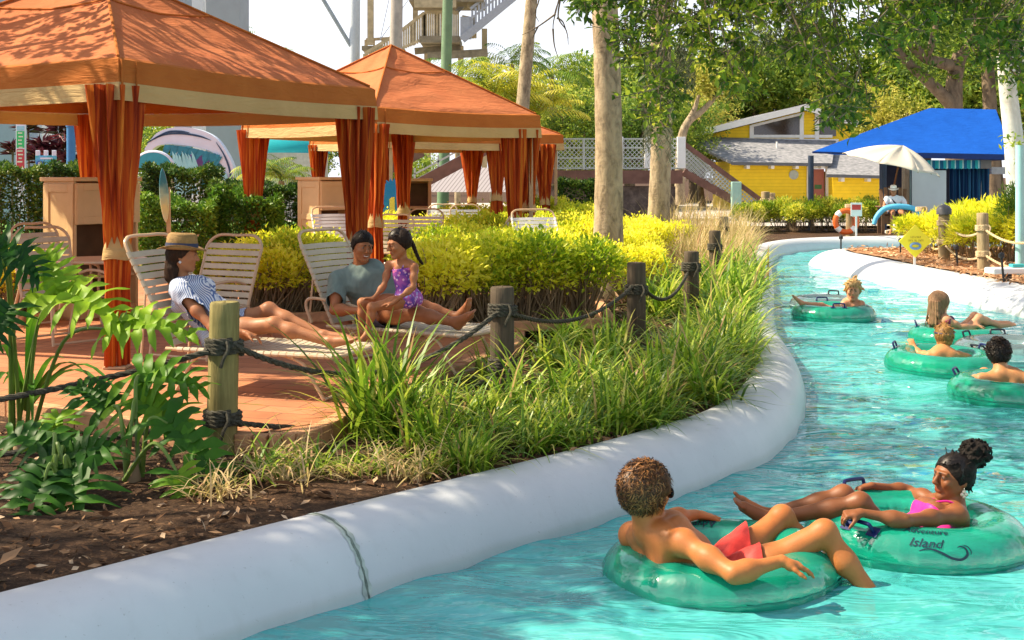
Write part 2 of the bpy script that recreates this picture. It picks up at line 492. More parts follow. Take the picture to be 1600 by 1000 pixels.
t_ = NT('bark_mulch'); vec = t_.coord('Object')
v1 = t_.coord('Object', scale=(1, 1, 1)); n1 = t_.noise(vec, 22, 6, .75, 1.5); n2 = t_.noise(vec, 2.2, 3)
c_ = t_.ramp(n1, [(.25, (.018, .010, .006)), (.48, (.06, .032, .017)), (.62, (.14, .08, .042)), (.78, (.32, .21, .12))])
c_ = t_.mix(.6, c_, t_.ramp(n2, [(.35, (.6, .6, .6)), (.65, (1.1, 1.05, 1))]), 'MULTIPLY')
M_MULCH = t_.done(t_.bsdf(c_, .9, t_.bump(n1, .9, .03), .2))
t_ = NT('straw_mulch'); vec = t_.coord('Object'); n1 = t_.noise(vec, 18, 6, .75, 2.0)
c_ = t_.ramp(n1, [(.28, (.16, .07, .03)), (.5, (.42, .22, .11)), (.68, (.62, .38, .21)), (.8, (.75, .52, .33))])
M_STRAW = t_.done(t_.bsdf(c_, .9, t_.bump(n1, .9, .03), .2))

bumps = lambda x, y: .012 * math.sin(x * 3.1 + y * 1.7) + .010 * math.sin(x * 7.3 - y * 5.1)
rs = random.Random(5)
ex = [(rs.uniform(-6, 6), rs.uniform(3, 26)) for _ in range(1400)]
ground = sheet('ground', [(-900, -60), (900, -60), (900, 1800), (-900, 1800)], RIVER, M_MULCH, BZ - .03, ex, bumps)
# straw-coloured bark on the island between the two arms of the river
isl = [(p.x, p.y) for p in [RIGHT[i] + NR[i] * .80 for i in range(len(RIGHT))]] + [(60, -9)]
sheet('bark_island', isl, None, M_STRAW, BZ + .005, [(rs.uniform(7.3, 20), rs.uniform(5, 28.5)) for _ in range(500)], lambda x, y: .03 + bumps(x, y) * .6)

# ---- water: a displaced, milky turquoise sheet
t_ = NT('pool_water'); vec = t_.coord('Object'); lw = t_.coord('Object', scale=(.62, 1.55, 1.0), rot=(0, 0, .18))
w1 = t_.noise(lw, 2.6, 3, .55, .8); w2 = t_.noise(lw, 11, 3, .6, .3); w3 = t_.noise(lw, 1.1, 2, .5)
cc = t_.ramp(t_.noise(vec, 1.6, 4, .6, 1.0), [(.30, (.04, .32, .33)), (.55, (.07, .41, .41)), (.75, (.14, .51, .50))])  # lighter and darker turquoise mottling puts caustic light into the base colour
vo = t_.n.new('ShaderNodeTexVoronoi'); vo.feature = 'SMOOTH_F1'; vo.inputs['Scale'].default_value = 2.6; vo.inputs['Smoothness'].default_value = .4
dv = t_.n.new('ShaderNodeVectorMath'); dv.operation = 'ADD'
nd = t_.n.new('ShaderNodeTexNoise'); nd.inputs['Scale'].default_value = 2.0; t_.link(vec, nd.inputs['Vector'])
t_.link(vec, dv.inputs[0]); t_.link(nd.outputs['Color'], dv.inputs[1]); t_.link(dv.outputs[0], vo.inputs['Vector'])
hgt = t_.math('ADD', t_.math('MULTIPLY', w1, 1.9), t_.math('ADD', t_.math('MULTIPLY', w2, .10), t_.math('MULTIPLY', w3, 1.8)))
nrm = t_.bump(hgt, .72, .11)
pr = t_.n.new('ShaderNodeBsdfPrincipled'); t_.link(cc, pr.inputs['Base Color']); pr.inputs['Roughness'].default_value = .035
pr.inputs['IOR'].default_value = 1.45; pr.inputs['Specular IOR Level'].default_value = .9
t_.link(nrm, pr.inputs['Normal'])
M_WATER = t_.done(pr.outputs[0])
def water_mesh():
    xs = np.concatenate([np.linspace(-14, -4, 20)[:-1], np.arange(-4, 10, .09), np.linspace(10, 62, 40)])
    ys = np.concatenate([np.linspace(-8, 4.0, 20)[:-1], np.arange(4.0, 16, .07), np.arange(16, 37, .25)])
    Xg, Yg = np.meshgrid(xs, ys); rr = np.random.RandomState(2); z = np.zeros_like(Xg)
    for lam, amp in ((1.6, .007), (.9, .006), (.55, .0045), (.34, .003)):
        for _ in range(5):
            a = rr.normal(1.1, .7); k = 2 * PI / (lam * rr.uniform(.8, 1.25))
            z += amp * .5 * np.sin(k * (math.cos(a) * Xg + math.sin(a) * Yg) + rr.rand() * 6.28)
    P = np.stack([Xg, Yg, z], 2).reshape(-1, 3); ny, nx = Xg.shape
    i = np.arange(ny - 1)[:, None] * nx + np.arange(nx - 1)[None, :]
    F = np.stack([i, i + 1, i + nx + 1, i + nx], 2).reshape(-1, 4)
    return mesh_np('water', P, F, [M_WATER])
wt = link('water', water_mesh()); wt['kind'] = 'structure'
pf = MB(); pf.add([(-20, -12, -.95), (64, -12, -.95), (64, 40, -.95), (-20, 40, -.95)], [(0, 1, 2, 3)])
pf.build('river_floor', simple('pool_floor', (.2, .6, .58), .7))['kind'] = 'structure'

# ---- patio: stamped brick-coloured paving with a joint pattern
t_ = NT('brick_paving'); vec = t_.coord('Object', rot=(0, 0, .32))
br = t_.n.new('ShaderNodeTexBrick'); br.inputs['Scale'].default_value = 1.0; br.inputs['Brick Width'].default_value = .42; br.inputs['Row Height'].default_value = .21
br.inputs['Mortar Size'].default_value = .008; br.inputs['Color1'].default_value = (.42, .165, .075, 1); br.inputs['Color2'].default_value = (.50, .225, .115, 1); br.inputs['Mortar'].default_value = (.25, .11, .06, 1)
t_.link(vec, br.inputs['Vector']); n1 = t_.noise(vec, 3.5, 5); n2 = t_.noise(vec, 60, 3)
c_ = t_.mix(.55, br.outputs['Color'], t_.ramp(n1, [(.3, (.62, .55, .5)), (.7, (1.15, 1.1, 1.0))]), 'MULTIPLY')
M_PAVE = t_.done(t_.bsdf(c_, .75, t_.bump(t_.math('ADD', br.outputs['Fac'], t_.math('MULTIPLY', n2, -.4)), -.35, .008), .3))
PATIO = [(-30, 10.2), (-6, 9.9), (-3.9, 9.0), (-2.6, 8.15), (-1.62, 7.55), (-1.2, 7.75), (-.95, 8.9), (-.5, 10.2), (.0, 11.6), (.1, 13.5), (.3, 18), (.4, 26), (1.0, 34), (-30, 34)]
pt = sheet('patio', PATIO, None, M_PAVE, PZ)
# brick edging of the patio
M_BRICK = simple('edge_brick', (.58, .30, .15), .8, .25, 14, .5, 90)
edge = spline([(p[0], p[1], 0) for p in PATIO[1:11]], 6)
mb = MB(); acc = 0
for a, b in zip(edge[:-1], edge[1:]):
    L = (b - a).length; k = max(1, int(L / .2))
    for j in range(k):
        c = a.lerp(b, (j + .5) / k); d = (b - a).normalized(); ang = math.atan2(d.y, d.x)
        mb.box((c.x, c.y, PZ - .085 + rs.uniform(-.004, .004)), (L / k * .95, .105, .185), ang + rs.uniform(-.02, .02))
tag(mb.build('brick_edging', M_BRICK, bevel=.006), 'row of orange bricks edging the patio above the mulch', 'edging')
# lawn and paths far behind, each a sheet a little above the one below
M_LAWN = simple('lawn', (.10, .24, .03), .9, .35, 5, .6, 200)
sheet('lawn', [(-30, 34.02), (-2.6, 34.02), (-2.2, 44), (-30, 44)], None, M_LAWN, BZ + .06)
M_PATH = simple('path', (.50, .46, .42), .85, .12, 2, .2, 80)
sheet('path', [(-60, 44.02), (0, 44.02), (6, 40), (40, 42), (60, 75), (-60, 75)], None, M_PATH, BZ + .055)
sheet('path', [(-4, 20), (-1, 20), (-1, 30), (-4, 30)], None, M_LAWN, PZ + .004)['kind'] = 'structure'
# ================================================================== cabana tents
def canvas(name, c, c2, trans=.25):
    t = NT(name); vec = t.coord('Object'); n = t.noise(vec, 2.2, 5, .6)
    cl = t.ramp(n, [(.3, c2), (.7, c)])
    wv = t.noise(t.coord('Object', scale=(1, 1, 5)), 3.0, 3, .6, .8)
    nm = t.bump(t.math('ADD', t.math('MULTIPLY', wv, 1.3), t.math('MULTIPLY', t.noise(vec, 180, 2), .06)), .5, .035)
    p = t.bsdf(cl, .85, nm, .15); tr = t.n.new('ShaderNodeBsdfTranslucent'); t.link(cl, tr.inputs['Color'])
    m = t.n.new('ShaderNodeMixShader'); m.inputs[0].default_value = trans
    t.link(p, m.inputs[1]); t.link(tr.outputs[0], m.inputs[2]); return t.done(m.outputs[0])
M_ROOF = canvas('rust_canvas', (.60, .21, .085), (.50, .155, .062), .18)
M_RUST = canvas('rust_band', (.56, .185, .042), (.47, .14, .03), .18)
M_TAN = canvas('tan_band', (.66, .47, .22), (.58, .40, .18), .2)
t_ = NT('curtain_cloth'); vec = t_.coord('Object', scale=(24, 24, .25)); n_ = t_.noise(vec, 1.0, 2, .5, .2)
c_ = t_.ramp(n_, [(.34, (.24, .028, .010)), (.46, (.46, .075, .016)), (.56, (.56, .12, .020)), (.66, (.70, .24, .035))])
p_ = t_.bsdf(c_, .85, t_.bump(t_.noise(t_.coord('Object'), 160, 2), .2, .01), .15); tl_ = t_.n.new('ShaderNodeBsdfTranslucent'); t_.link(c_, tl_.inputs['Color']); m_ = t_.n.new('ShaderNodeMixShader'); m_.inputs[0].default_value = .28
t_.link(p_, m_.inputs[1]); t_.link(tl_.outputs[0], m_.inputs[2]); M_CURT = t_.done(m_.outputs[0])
M_TIE = canvas('tie_cloth', (.58, .40, .18), (.48, .32, .13), .15)
M_TUBE = simple('tan_tube', (.52, .37, .22), .35, .1, 10)

def tent(label, A, AB, AC, zb, zt, apex_z, curtains, seed, parts_lod=1):
    """A: ground point of the near corner, AB and AC its two sides, zb/zt bottom and top of the valance"""
    A = V3((A[0], A[1], PZ)); AB = V3((AB[0], AB[1], 0)); AC = V3((AC[0], AC[1], 0)); rs = random.Random(seed)
    root = thing('cabana_tent', label, 'tent', A, 0, 'rust canvas cabana tents')
    cor = [A, A + AB, A + AB + AC, A + AC]; mid = (cor[0] + cor[2]) / 2
    up = lambda p, z: V3((p.x, p.y, z))
    apex = up(mid, apex_z); N = 28
    roof = MB(); ridge = MB()
    for k in range(4):
        a, b = up(cor[k], zt), up(cor[(k + 1) % 4], zt); rows = []
        nrm = (b - a).cross(apex - a).normalized()
        if nrm.z < 0: nrm = -nrm
        for i in range(N + 1):
            v = i / N; row = []
            for j in range(N + 1):
                u = j / N; p = a.lerp(b, u).lerp(apex, v)
                edge = min(u, 1 - u) * 2
                sag = .085 * math.sin(PI * v) * (edge ** .6) * (1 - .2 * v)
                wr = .013 * math.sin(v * 23 + 3 * math.sin(u * 4 + seed + k)) * math.sin(PI * u) * math.exp(-((u - .15) ** 2) * 6)
                wr += .010 * math.sin((u * 5 + v * 9) * 2 + seed + k * 2) * math.sin(PI * v) * edge
                p = p - nrm * (sag + wr) if v < 1 else p
                row.append(p + V3((0, 0, -.03 * math.sin(PI * u) if i == 0 else 0)))
            rows.append(row)
        roof.grid(rows)
        rp = [up(cor[k], zt).lerp(apex, q / 10) + V3((0, 0, .012)) for q in range(11)]
        ridge.tube(rp, .013, 6)
        # the seam of the crown panel, about a third of the way below the apex
        e0 = up(cor[k], zt).lerp(apex, .62); e1 = up(cor[(k + 1) % 4], zt).lerp(apex, .62)
        row0 = [e0.lerp(e1, q / 12) - nrm * (.085 * math.sin(PI * .62) * (min(q / 12, 1 - q / 12) * 2) ** .6 * .88) + nrm * .012 for q in range(13)]
        ridge.tube(row0, .010, 5)
    r = roof.build('canopy', M_ROOF, root, smooth=True, world=True)
    ridge.build('seam', M_RUST, r, smooth=True, world=True)
    # valance: rust band over tan band, hung just outside the eave and flared a little
    hz = zt - zb; zm = zb + hz * .42
    rust = MB(); tan = MB(); slits = []
    for k in range(4):
        a, b = cor[k], cor[(k + 1) % 4]; d = (b - a).normalized(); n = V3((d.y, -d.x, 0))
        if n.dot(mid - a) > 0: n = -n
        def row(z, out, wob, ins=0.0):
            rw = []
            for j in range(41):
                u = j / 40; p = a.lerp(b, u)
                o = out + wob * (math.sin(u * 21 + seed * 1.3 + k) + .6 * math.sin(u * 47 + k * 2)) * math.sin(PI * min(1, u * 6)) * math.sin(PI * min(1, (1 - u) * 6 + .5) if u < .9 else PI / 2)
                cw = (u - .5) * 2 * out
                sg = -.03 * math.sin(PI * u)
                rw.append(V3((p.x, p.y, z + sg)) + n * o + d * cw)
            return rw
        rust.grid([row(zt + .004, .0, .0), row(zt - .015, .035, .002), row((zt + zm) / 2, .045, .006), row(zm, .055, .009)])
        rust.grid([row(zt + .004, -.012, .0), row(zt - .015, .023, .002), row((zt + zm) / 2, .033, .006), row(zm, .043, .009)])
        tan.grid([row(zm - .001, .056, .009), row((zm + zb) / 2, .060, .011), row(zb, .064, .013)])
        tan.grid([row(zm - .001, .046, .009), row((zm + zb) / 2, .050, .011), row(zb, .054, .013)])
        tan.grid([row(zb, .064, .013), row(zb, .054, .013)])
        c0 = up(a, 0) + n * .06 - d * .02
        slit = MB(); slits.append(slit); slit.tube([V3((c0.x, c0.y, zb + .01)), V3((c0.x, c0.y, zt - .02))], .012, 5)
        c1 = up(a, 0) + n * .066 + d * .14
        slit.tube([V3((c1.x, c1.y, zb + .01)), V3((c1.x, c1.y, zt - .03))], .007, 5)
    rust.build('valance', M_RUST, root, smooth=True, world=True)
    tb = tan.build('valance_border', M_TAN, root, smooth=True, world=True)
    for slit in slits: slit.build('piping', M_RUST, tb, smooth=True, world=True)
    # frame: corner posts, eave rails and hip rafters
    fr = MB()
    for k in range(4):
        a, b = cor[k], cor[(k + 1) % 4]; ia = a.lerp(mid, .035); ib = b.lerp(mid, .035)
        fr.bar(up(ia, zt - .05), up(ib, zt - .05), .05, .05)
        fr.bar(up(ia, zt - .05), apex - V3((0, 0, .10)), .04, .05)
        po = MB(); po.bar(up(ia, PZ), up(ia, zt - .02), .065, .065); po.box((ia.x, ia.y, PZ + .012), (.18, .18, .022))
        po.build('post', M_TUBE, root, world=True, bevel=.006)
    fr.build('roof_frame', M_TUBE, root, world=True)
    # tied-back curtains, one pleated column per corner
    for (k, shift, tie, rt, rb_) in curtains:
        a = cor[k].lerp(mid, .05); a = a + V3((shift[0], shift[1], 0)); zt2 = zb + .12; rows = []; M_ = 64; n0 = 11
        zs = [PZ + .02 + (zt2 - PZ - .02) * q / 44 for q in range(45)]
        ph = [rs.uniform(0, 6) for _ in range(4)]
        sq = rs.uniform(.55, .75); an = rs.uniform(0, 3)
        for z in zs:
            if z > tie: f = (z - tie) / (zt2 - tie); R = .085 + (rt - .085) * (f ** .8); am = .16 + .16 * f
            else: f = (tie - z) / (tie - PZ); R = .085 + (rb_ - .085) * min(1, f * 2.2) ** .7; am = .18 + .06 * f
            row = []
            for j in range(M_):
                th = 2 * PI * j / M_
                rr = R * (1 + am * math.sin(n0 * th + ph[0] + .5 * math.sin(z * 2 + ph[1])) + .10 * math.sin(5 * th + ph[2] + z * 1.3))
                lx = rr * math.cos(th); ly = rr * math.sin(th) * (sq + (1 - sq) * max(0, 1 - abs(z - tie) * 3))
                row.append(V3((a.x + lx * math.cos(an) - ly * math.sin(an), a.y + lx * math.sin(an) + ly * math.cos(an), z)))
            rows.append(row)
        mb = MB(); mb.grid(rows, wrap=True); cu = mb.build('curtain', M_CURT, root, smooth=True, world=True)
        tb_ = MB(); prof = [(.092, -.10), (.122, -.095), (.112, -.02), (.092, .05), (.075, .115), (.055, .12)]
        rw = []
        for (R, z) in prof:
            rw.append([V3((a.x + R * (1 + .05 * math.sin(5 * t)) * math.cos(t), a.y + R * (1 + .05 * math.sin(5 * t)) * math.sin(t), tie + z + .008 * math.sin(3 * t))) for t in [2 * PI * j / 24 for j in range(24)]])
        tb_.grid(rw, wrap=True)
        me_off = a
        o = tb_.build('tie_back', M_TIE, cu, smooth=True); o.data.transform(Matrix.Translation(-A))
    return root

tent('large rust canvas cabana tent nearest the river, dappled with tree shade', (-3.1, 10.07), (1.6, 3.43), (-3.43, 1.6), 2.50, 2.84, 3.93,
     [(0, (0, 0), 1.34, .235, .115), (1, (0, -.08), 1.22, .215, .11), (2, (0, 0), 1.3, .2, .1), (3, (0, 0), 1.3, .2, .1)], 1)
tent('sunlit rust canvas cabana tent in the middle, behind the nearest one', (-1.88, 17.5), (2.25, 2.22), (-2.22, 2.25), 2.50, 2.86, 3.92,
     [(0, (0, 0), 1.3, .2, .12), (1, (-.22, -.25), 1.25, .17, .10), (1, (.0, .1), 1.45, .2, .12), (2, (0, 0), 1.35, .2, .1), (3, (0, 0), 1.35, .2, .12)], 2)
tent('farthest rust canvas cabana tent, mostly hidden behind the middle one', (-2.4, 25.0), (3.42, 2.1), (-1.9, 2.6), 2.46, 2.80, 3.75,
     [(0, (-.20, .1), 1.5, .24, .14), (1, (-.2, -.15), 1.4, .26, .14), (2, (0, 0), 1.4, .24, .12), (3, (0, 0), 1.4, .24, .12), (1, (-1.2, -.7), 1.5, .2, .14)], 3)

# ================================================================== cabana furniture
M_CAB = simple('cream_board', (.66, .46, .23), .55, .10, 3, .15, 40)
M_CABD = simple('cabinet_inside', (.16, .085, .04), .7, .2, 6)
M_STRAP = simple('vinyl_strap', (.52, .45, .33), .45, .10, 5)
M_STRAPW = simple('white_strap', (.74, .74, .72), .45, .08, 5)
M_FRAME = simple('chair_tube', (.56, .40, .25), .35, .10, 8)
M_TABLE = simple('table_top', (.68, .52, .34), .4, .08, 5)

def cabinet(label, corner, rz, wd, dp, ht, hinge=0.62, open_low=True):
    """corner: nearest foot; local +x along the front, +y into the depth (towards camera-left of the front)"""
    r = thing('storage_cabinet', label, 'cabinet', (corner[0], corner[1], PZ), rz, 'cabana cabinets')
    t = .035; b = MB()
    b.box((t / 2, dp / 2, ht / 2), (t, dp, ht)); b.box((wd - t / 2, dp / 2, ht / 2), (t, dp, ht))
    b.box((wd / 2, dp - t / 2, ht / 2), (wd - 2 * t, t, ht)); b.box((wd / 2, dp / 2 - .02, .09), (wd - 2 * t, dp - t - .04, .05))
    b.box((wd / 2, dp / 2 - .02, ht * .30), (wd - 2 * t, dp - t - .04, .03)); b.box((wd / 2, .03, .045), (wd - 2 * t, .03, .09))
    for yy in (.05, dp - .05):
        b.box((-.006, yy, ht / 2), (.012, .09, ht - .04))
    for zz in (.07, ht * .62, ht - .07): b.box((-.006, dp / 2, zz), (.012, dp - .19, .09))
    b.build('body', M_CAB, r, bevel=.004)
    tp = MB(); tp.box((wd / 2, dp / 2, ht + .022), (wd + .06, dp + .06, .044)); tp.build('top', M_CAB, r, bevel=.006)
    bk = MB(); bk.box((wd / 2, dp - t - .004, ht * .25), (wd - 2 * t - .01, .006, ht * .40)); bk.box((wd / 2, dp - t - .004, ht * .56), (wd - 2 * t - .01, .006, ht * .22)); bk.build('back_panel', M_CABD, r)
    d = MB(); z0, z1 = ht * .69, ht - .02; y = -.014
    d.box((wd / 2, y, (z0 + z1) / 2), (wd - .01, .022, z1 - z0))
    for (cx, cz, sx, sz) in ((.05, (z0 + z1) / 2, .08, z1 - z0), (wd - .05, (z0 + z1) / 2, .08, z1 - z0), (wd / 2, z0 + .04, wd - .18, .08), (wd / 2, z1 - .04, wd - .18, .08)):
        d.box((cx, y - .018, cz), (sx, .016, sz))
    if not open_low or hinge: d.build('door', M_CAB, r, bevel=.003)
    return r
ang1 = math.atan2(3.43, 1.6)
cabinet('tall cream cabinet with an open lower shelf behind the nearest curtain', (-4.62, 13.5), ang1 - rad(8), .86, .5, 1.47)
cabinet('pale cabinet cut off by the picture edge beside the dark hedge', (-6.05, 13.1), ang1, .8, .5, 1.42)
cabinet('pinkish cream panelled cabinet between two curtains of the middle tent', (-2.9, 19.3), rad(48), .8, .52, 1.47)
# the open-fronted cabinet of the farthest tent
def open_cab(label, c, rz, wd, dp, ht):
    r = thing('storage_cabinet', label, 'cabinet', (c[0], c[1], PZ), rz, 'cabana cabinets'); t = .07; b = MB()
    b.box((t / 2, dp / 2, ht / 2), (t, dp, ht)); b.box((wd - t / 2, dp / 2, ht / 2), (t, dp, ht)); b.box((wd / 2, dp - .02, ht / 2), (wd - 2 * t, .04, ht))
    for z in (.06, ht * .60): b.box((wd / 2, dp / 2 - .03, z), (wd - 2 * t, dp - .06, .06))
    b.build('body', simple('terracotta_board', (.55, .27, .13), .6, .15, 4), r, bevel=.005)
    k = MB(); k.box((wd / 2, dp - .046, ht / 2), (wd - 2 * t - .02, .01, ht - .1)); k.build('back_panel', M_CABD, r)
    tp = MB(); tp.box((wd / 2, dp / 2, ht + .03), (wd + .06, dp + .06, .06)); tp.build('top', M_CAB, r, bevel=.006)
open_cab('open terracotta coloured cabinet beside the blue spiky marker', (-2.36, 27.6), rad(4), .62, .5, 1.42)

def strap_lounger(label, loc, rz, back=58, sm=None, group='strap loungers', arms=False, blen=.88, wd=.66):
    r = thing('sun_lounger', label, 'sun lounger', loc, rz, group); sm = sm or M_STRAP
    zb = .31; L = 1.28; hw = wd / 2; a = rad(back); bx, bz = -math.cos(a), math.sin(a)
    f = MB(); rr = .0135
    f.tube(spline([(-.06, -hw, zb), (L * .5, -hw, zb), (L - .06, -hw, zb), (L, -hw + .06, zb), (L, 0, zb), (L, hw - .06, zb), (L - .06, hw, zb), (L * .5, hw, zb), (-.06, hw, zb)], 6), rr, 8)
    f.build('bed_frame', M_FRAME, r, smooth=True)
    g = MB(); P = lambda t, y: (bx * t, y, zb + bz * t)
    g.tube(spline([P(0, -hw + .02), P(blen * .5, -hw + .02), P(blen - .10, -hw + .025), P(blen - .02, -hw + .07), P(blen, -hw + .16), P(blen, 0), P(blen, hw - .16), P(blen - .02, hw - .07), P(blen - .10, hw - .025), P(blen * .5, hw - .02), P(0, hw - .02)], 6), rr, 8)
    for s in (-1, 1):    # prop bars of the back
        g.tube([P(blen * .55, s * (hw - .03)), (-.30, s * (hw - .03), .06)], .009, 6)
    g.build('back_frame', M_FRAME, r, smooth=True)
    s1 = MB()
    def strap(mb, c, ax, u):   # wraps round the two rails
        pts = []
        w2 = .023
        for k in range(17):
            q = -1 + 2 * k / 16; y = q * (hw + (.014 if u == 0 else -.004)); edge = abs(q) > .97
            sag = -.016 * (1 - q * q)
            pts.append((y, .012 + sag if not edge else 0.0))
        row0 = []; row1 = []; R0 = []; R1 = []
        for y, h in pts:
            nz = V3((-ax.z, 0, ax.x)) if True else None
            b0 = V3(c) + V3((0, y, 0)) + nz * h
            row0.append(b0 - ax * w2); row1.append(b0 + ax * w2)
            R0.append(b0 - ax * w2 - nz * .005); R1.append(b0 + ax * w2 - nz * .005)
        mb.grid([row0, row1]); mb.grid([R0, R1]); mb.grid([row0, R0]); mb.grid([row1, R1])
        for s in (-1, 1):      # the wrapped end
            y = s * (hw + (.0 if u == 0 else -.018))
            mb.tube([V3(c) + V3((0, y, 0)) - ax * w2, V3(c) + V3((0, y, 0)) + ax * w2], .0175, 8)
    n = int(L / .058)
    for i in range(1, n): strap(s1, (i * L / n, 0, zb), V3((1, 0, 0)), 0)
    s1.build('bed_straps', sm, r, smooth=True)
    s2 = MB(); n = int((blen - .10) / .058)
    for i in range(n): t = .05 + i * (blen - .14) / n; strap(s2, P(t, 0), V3((bx, 0, bz)), 1)
    s2.build('back_straps', sm, r, smooth=True)
    for x, dx in ((.16, -.16), (1.0, .16)):
        l = MB()
        for s in (-1, 1):
            l.tube(spline([(x - dx * .9, s * (hw - .035), zb - .01), (x, s * (hw - .03), zb - .06), (x + dx * .5, s * (hw - .03), .14), (x + dx, s * (hw - .035), .014)], 5), .0125, 8)
        l.tube([(x + dx, -hw + .035, .014), (x + dx, hw - .035, .014)], .0125, 8)
        l.build('leg', M_FRAME, r, smooth=True)
    if arms:
        for s in (-1, 1):
            m = MB(); y = s * (hw + .02)
            m.tube(spline([(-.20, y, zb + .02), (-.26, y, zb + .16), (-.20, y, zb + .22), (.05, y, zb + .20), (.26, y, zb + .17), (.30, y, zb + .12), (.27, y, zb)], 5), .013, 8)
            m.build('armrest', M_FRAME, r, smooth=True)
    return r

def lounger_between(hinge, foot): return math.atan2(foot[1] - hinge[1], foot[0] - hinge[0])
L1H, L1F = (-2.27, 9.30), (-1.06, 8.88)
strap_lounger('strap lounger carrying the woman in the hat', (L1H[0], L1H[1], PZ), lounger_between(L1H, L1F), 60, blen=.90)
L3H, L3F = (-1.28, 10.62), (-.20, 9.98)
strap_lounger('strap lounger carrying the man in the green shirt and the girl', (L3H[0], L3H[1], PZ), lounger_between(L3H, L3F), 62, arms=True, blen=.86)
strap_lounger('empty pale grey strap lounger with raised back in the yellow shrubs', (.42, 17.0, PZ), rad(-70), 60, M_STRAPW)
strap_lounger('white strap lounger beside the pinkish cabinet', (-2.50, 18.6, PZ), rad(-65), 60, M_STRAPW)

def strap_chair(label, loc, rz, sm=None, hb=.98, tilt=14, wd=.56):
    """seat opens towards local +x"""
    r = thing('strap_chair', label, 'chair', loc, rz, 'strap chairs of the cabanas'); sm = sm or M_STRAP
    hw = wd / 2; zs = .41; t = rad(tilt); rr = .0135; f = MB()
    B = lambda q: (-.22 - math.sin(t) * q, zs + math.cos(t) * q)
    bl = hb - zs
    pb = [B(0), B(bl * .6), B(bl - .09), B(bl)]
    f.tube(spline([(pb[0][0], -hw, pb[0][1]), (pb[1][0], -hw, pb[1][1]), (pb[2][0], -hw, pb[2][1]), (pb[3][0], -hw + .10, pb[3][1]), (pb[3][0], 0, pb[3][1] + .004), (pb[3][0], hw - .10, pb[3][1]), (pb[2][0], hw, pb[2][1]), (pb[1][0], hw, pb[1][1]), (pb[0][0], hw, pb[0][1])], 6), rr, 8)
    f.build('back_frame', M_FRAME, r, smooth=True)
    s = MB(); s.tube([(-.22, -hw, zs), (.25, -hw, zs + .03), (.25, hw, zs + .03), (-.22, hw, zs)], rr, 8, closed=True); s.build('seat_frame', M_FRAME, r, smooth=True)
    for sd in (-1, 1):
        l = MB(); y = sd * (hw + .012)
        l.tube(spline([(-.18, y, zs + .20), (-.02, y, zs + .235), (.20, y, zs + .225), (.255, y, zs + .17), (.25, y, zs)], 5), rr, 8); l.build('armrest', M_FRAME, r, smooth=True)
        for (x0, x1) in ((.25, .30), (-.22, -.36)):
            k = MB(); k.tube([(x0, sd * hw, zs + .02), (x1, sd * (hw + .01), .014)], rr, 8); k.build('leg', M_FRAME, r, smooth=True)
    for x in (.30, -.36): q = MB(); q.tube([(x, -hw - .01, .03), (x, hw + .01, .03)], .011, 8); q.build('stretcher', M_FRAME, r, smooth=True)
    b = MB()
    for i in range(int((bl - .07) / .062)):
        c = B(.04 + i * .062); b.box((c[0], 0, c[1]), (.008, wd + .02, .046), R=Matrix.Rotation(-t, 3, 'Y'))
    b.build('back_straps', sm, r, bevel=.002)
    b = MB()
    for i in range(7): b.box((-.17 + i * .062, 0, zs + .012 + .004 * i), (.046, wd + .02, .008))
    b.build('seat_straps', sm, r, bevel=.002)
    return r
strap_chair('empty strap chair in front of the tall cream cabinet', (-4.12, 11.75, PZ), rad(-38), hb=1.06)
strap_chair('low backed strap chair tucked behind the empty one by the cabinet', (-4.52, 12.75, PZ), rad(-30), hb=1.06)
strap_chair('empty strap chair facing the woman in the hat', (-2.62, 10.85, PZ), rad(-118), hb=1.04, tilt=20, wd=.60)
strap_chair('tan strap chair behind the girl with the braid', (-1.78, 18.3, PZ), rad(-104), hb=.98)
strap_chair('pale strap chair beside the white table', (-1.42, 19.9, PZ), rad(-100), M_STRAPW, hb=1.02)
strap_chair('strap chair seen from the side among the yellow shrubs', (-.48, 18.6, PZ), rad(172), M_STRAPW, hb=1.0, tilt=26)
strap_chair('far pale strap chair, the one nearer the cabinet, behind the white table', (-1.36, 24.2, PZ), rad(-95), M_STRAPW, hb=1.0)
strap_chair('far pale strap chair, the one nearer the curtain, behind the white table', (-.86, 24.0, PZ), rad(-85), M_STRAPW, hb=1.0)

def table(label, loc, rad_, ht, square=False):
    r = thing('side_table', label, 'table', loc); b = MB()
    if square: b.box((0, 0, ht - .02), (rad_ * 2, rad_ * 1.3, .04)); b.build('table_top', M_STRAPW, r, bevel=.01)
    else: b.lathe([(.001, ht - .035), (rad_ - .02, ht - .035), (rad_, ht - .022), (rad_, ht - .012), (rad_ - .008, ht - .002), (.001, ht)], n=40); b.build('table_top', M_TABLE, r, smooth=True)
    for k in range(4):
        a = PI / 4 + k * PI / 2; l = MB(); l.tube(spline([(rad_ * .55 * math.cos(a), rad_ * .55 * math.sin(a), ht - .04), (rad_ * .5 * math.cos(a), rad_ * .5 * math.sin(a), ht * .5), (rad_ * .72 * math.cos(a), rad_ * .72 * math.sin(a), .012)], 5), .014, 8)
        l.build('leg', M_FRAME, r, smooth=True)
    if not square:
        q = MB(); q.tube([(rad_ * .5 * math.cos(2 * PI * k / 20), rad_ * .5 * math.sin(2 * PI * k / 20), ht * .5) for k in range(20)], .011, 6, closed=True); q.build('stretcher', M_FRAME, r, smooth=True)
table('round tan table in front of the cream cabinet', (-4.02, 12.55, PZ), .44, .72)
table('white table between the strap chairs of the middle tent', (-1.32, 18.9, PZ), .36, .66, True)

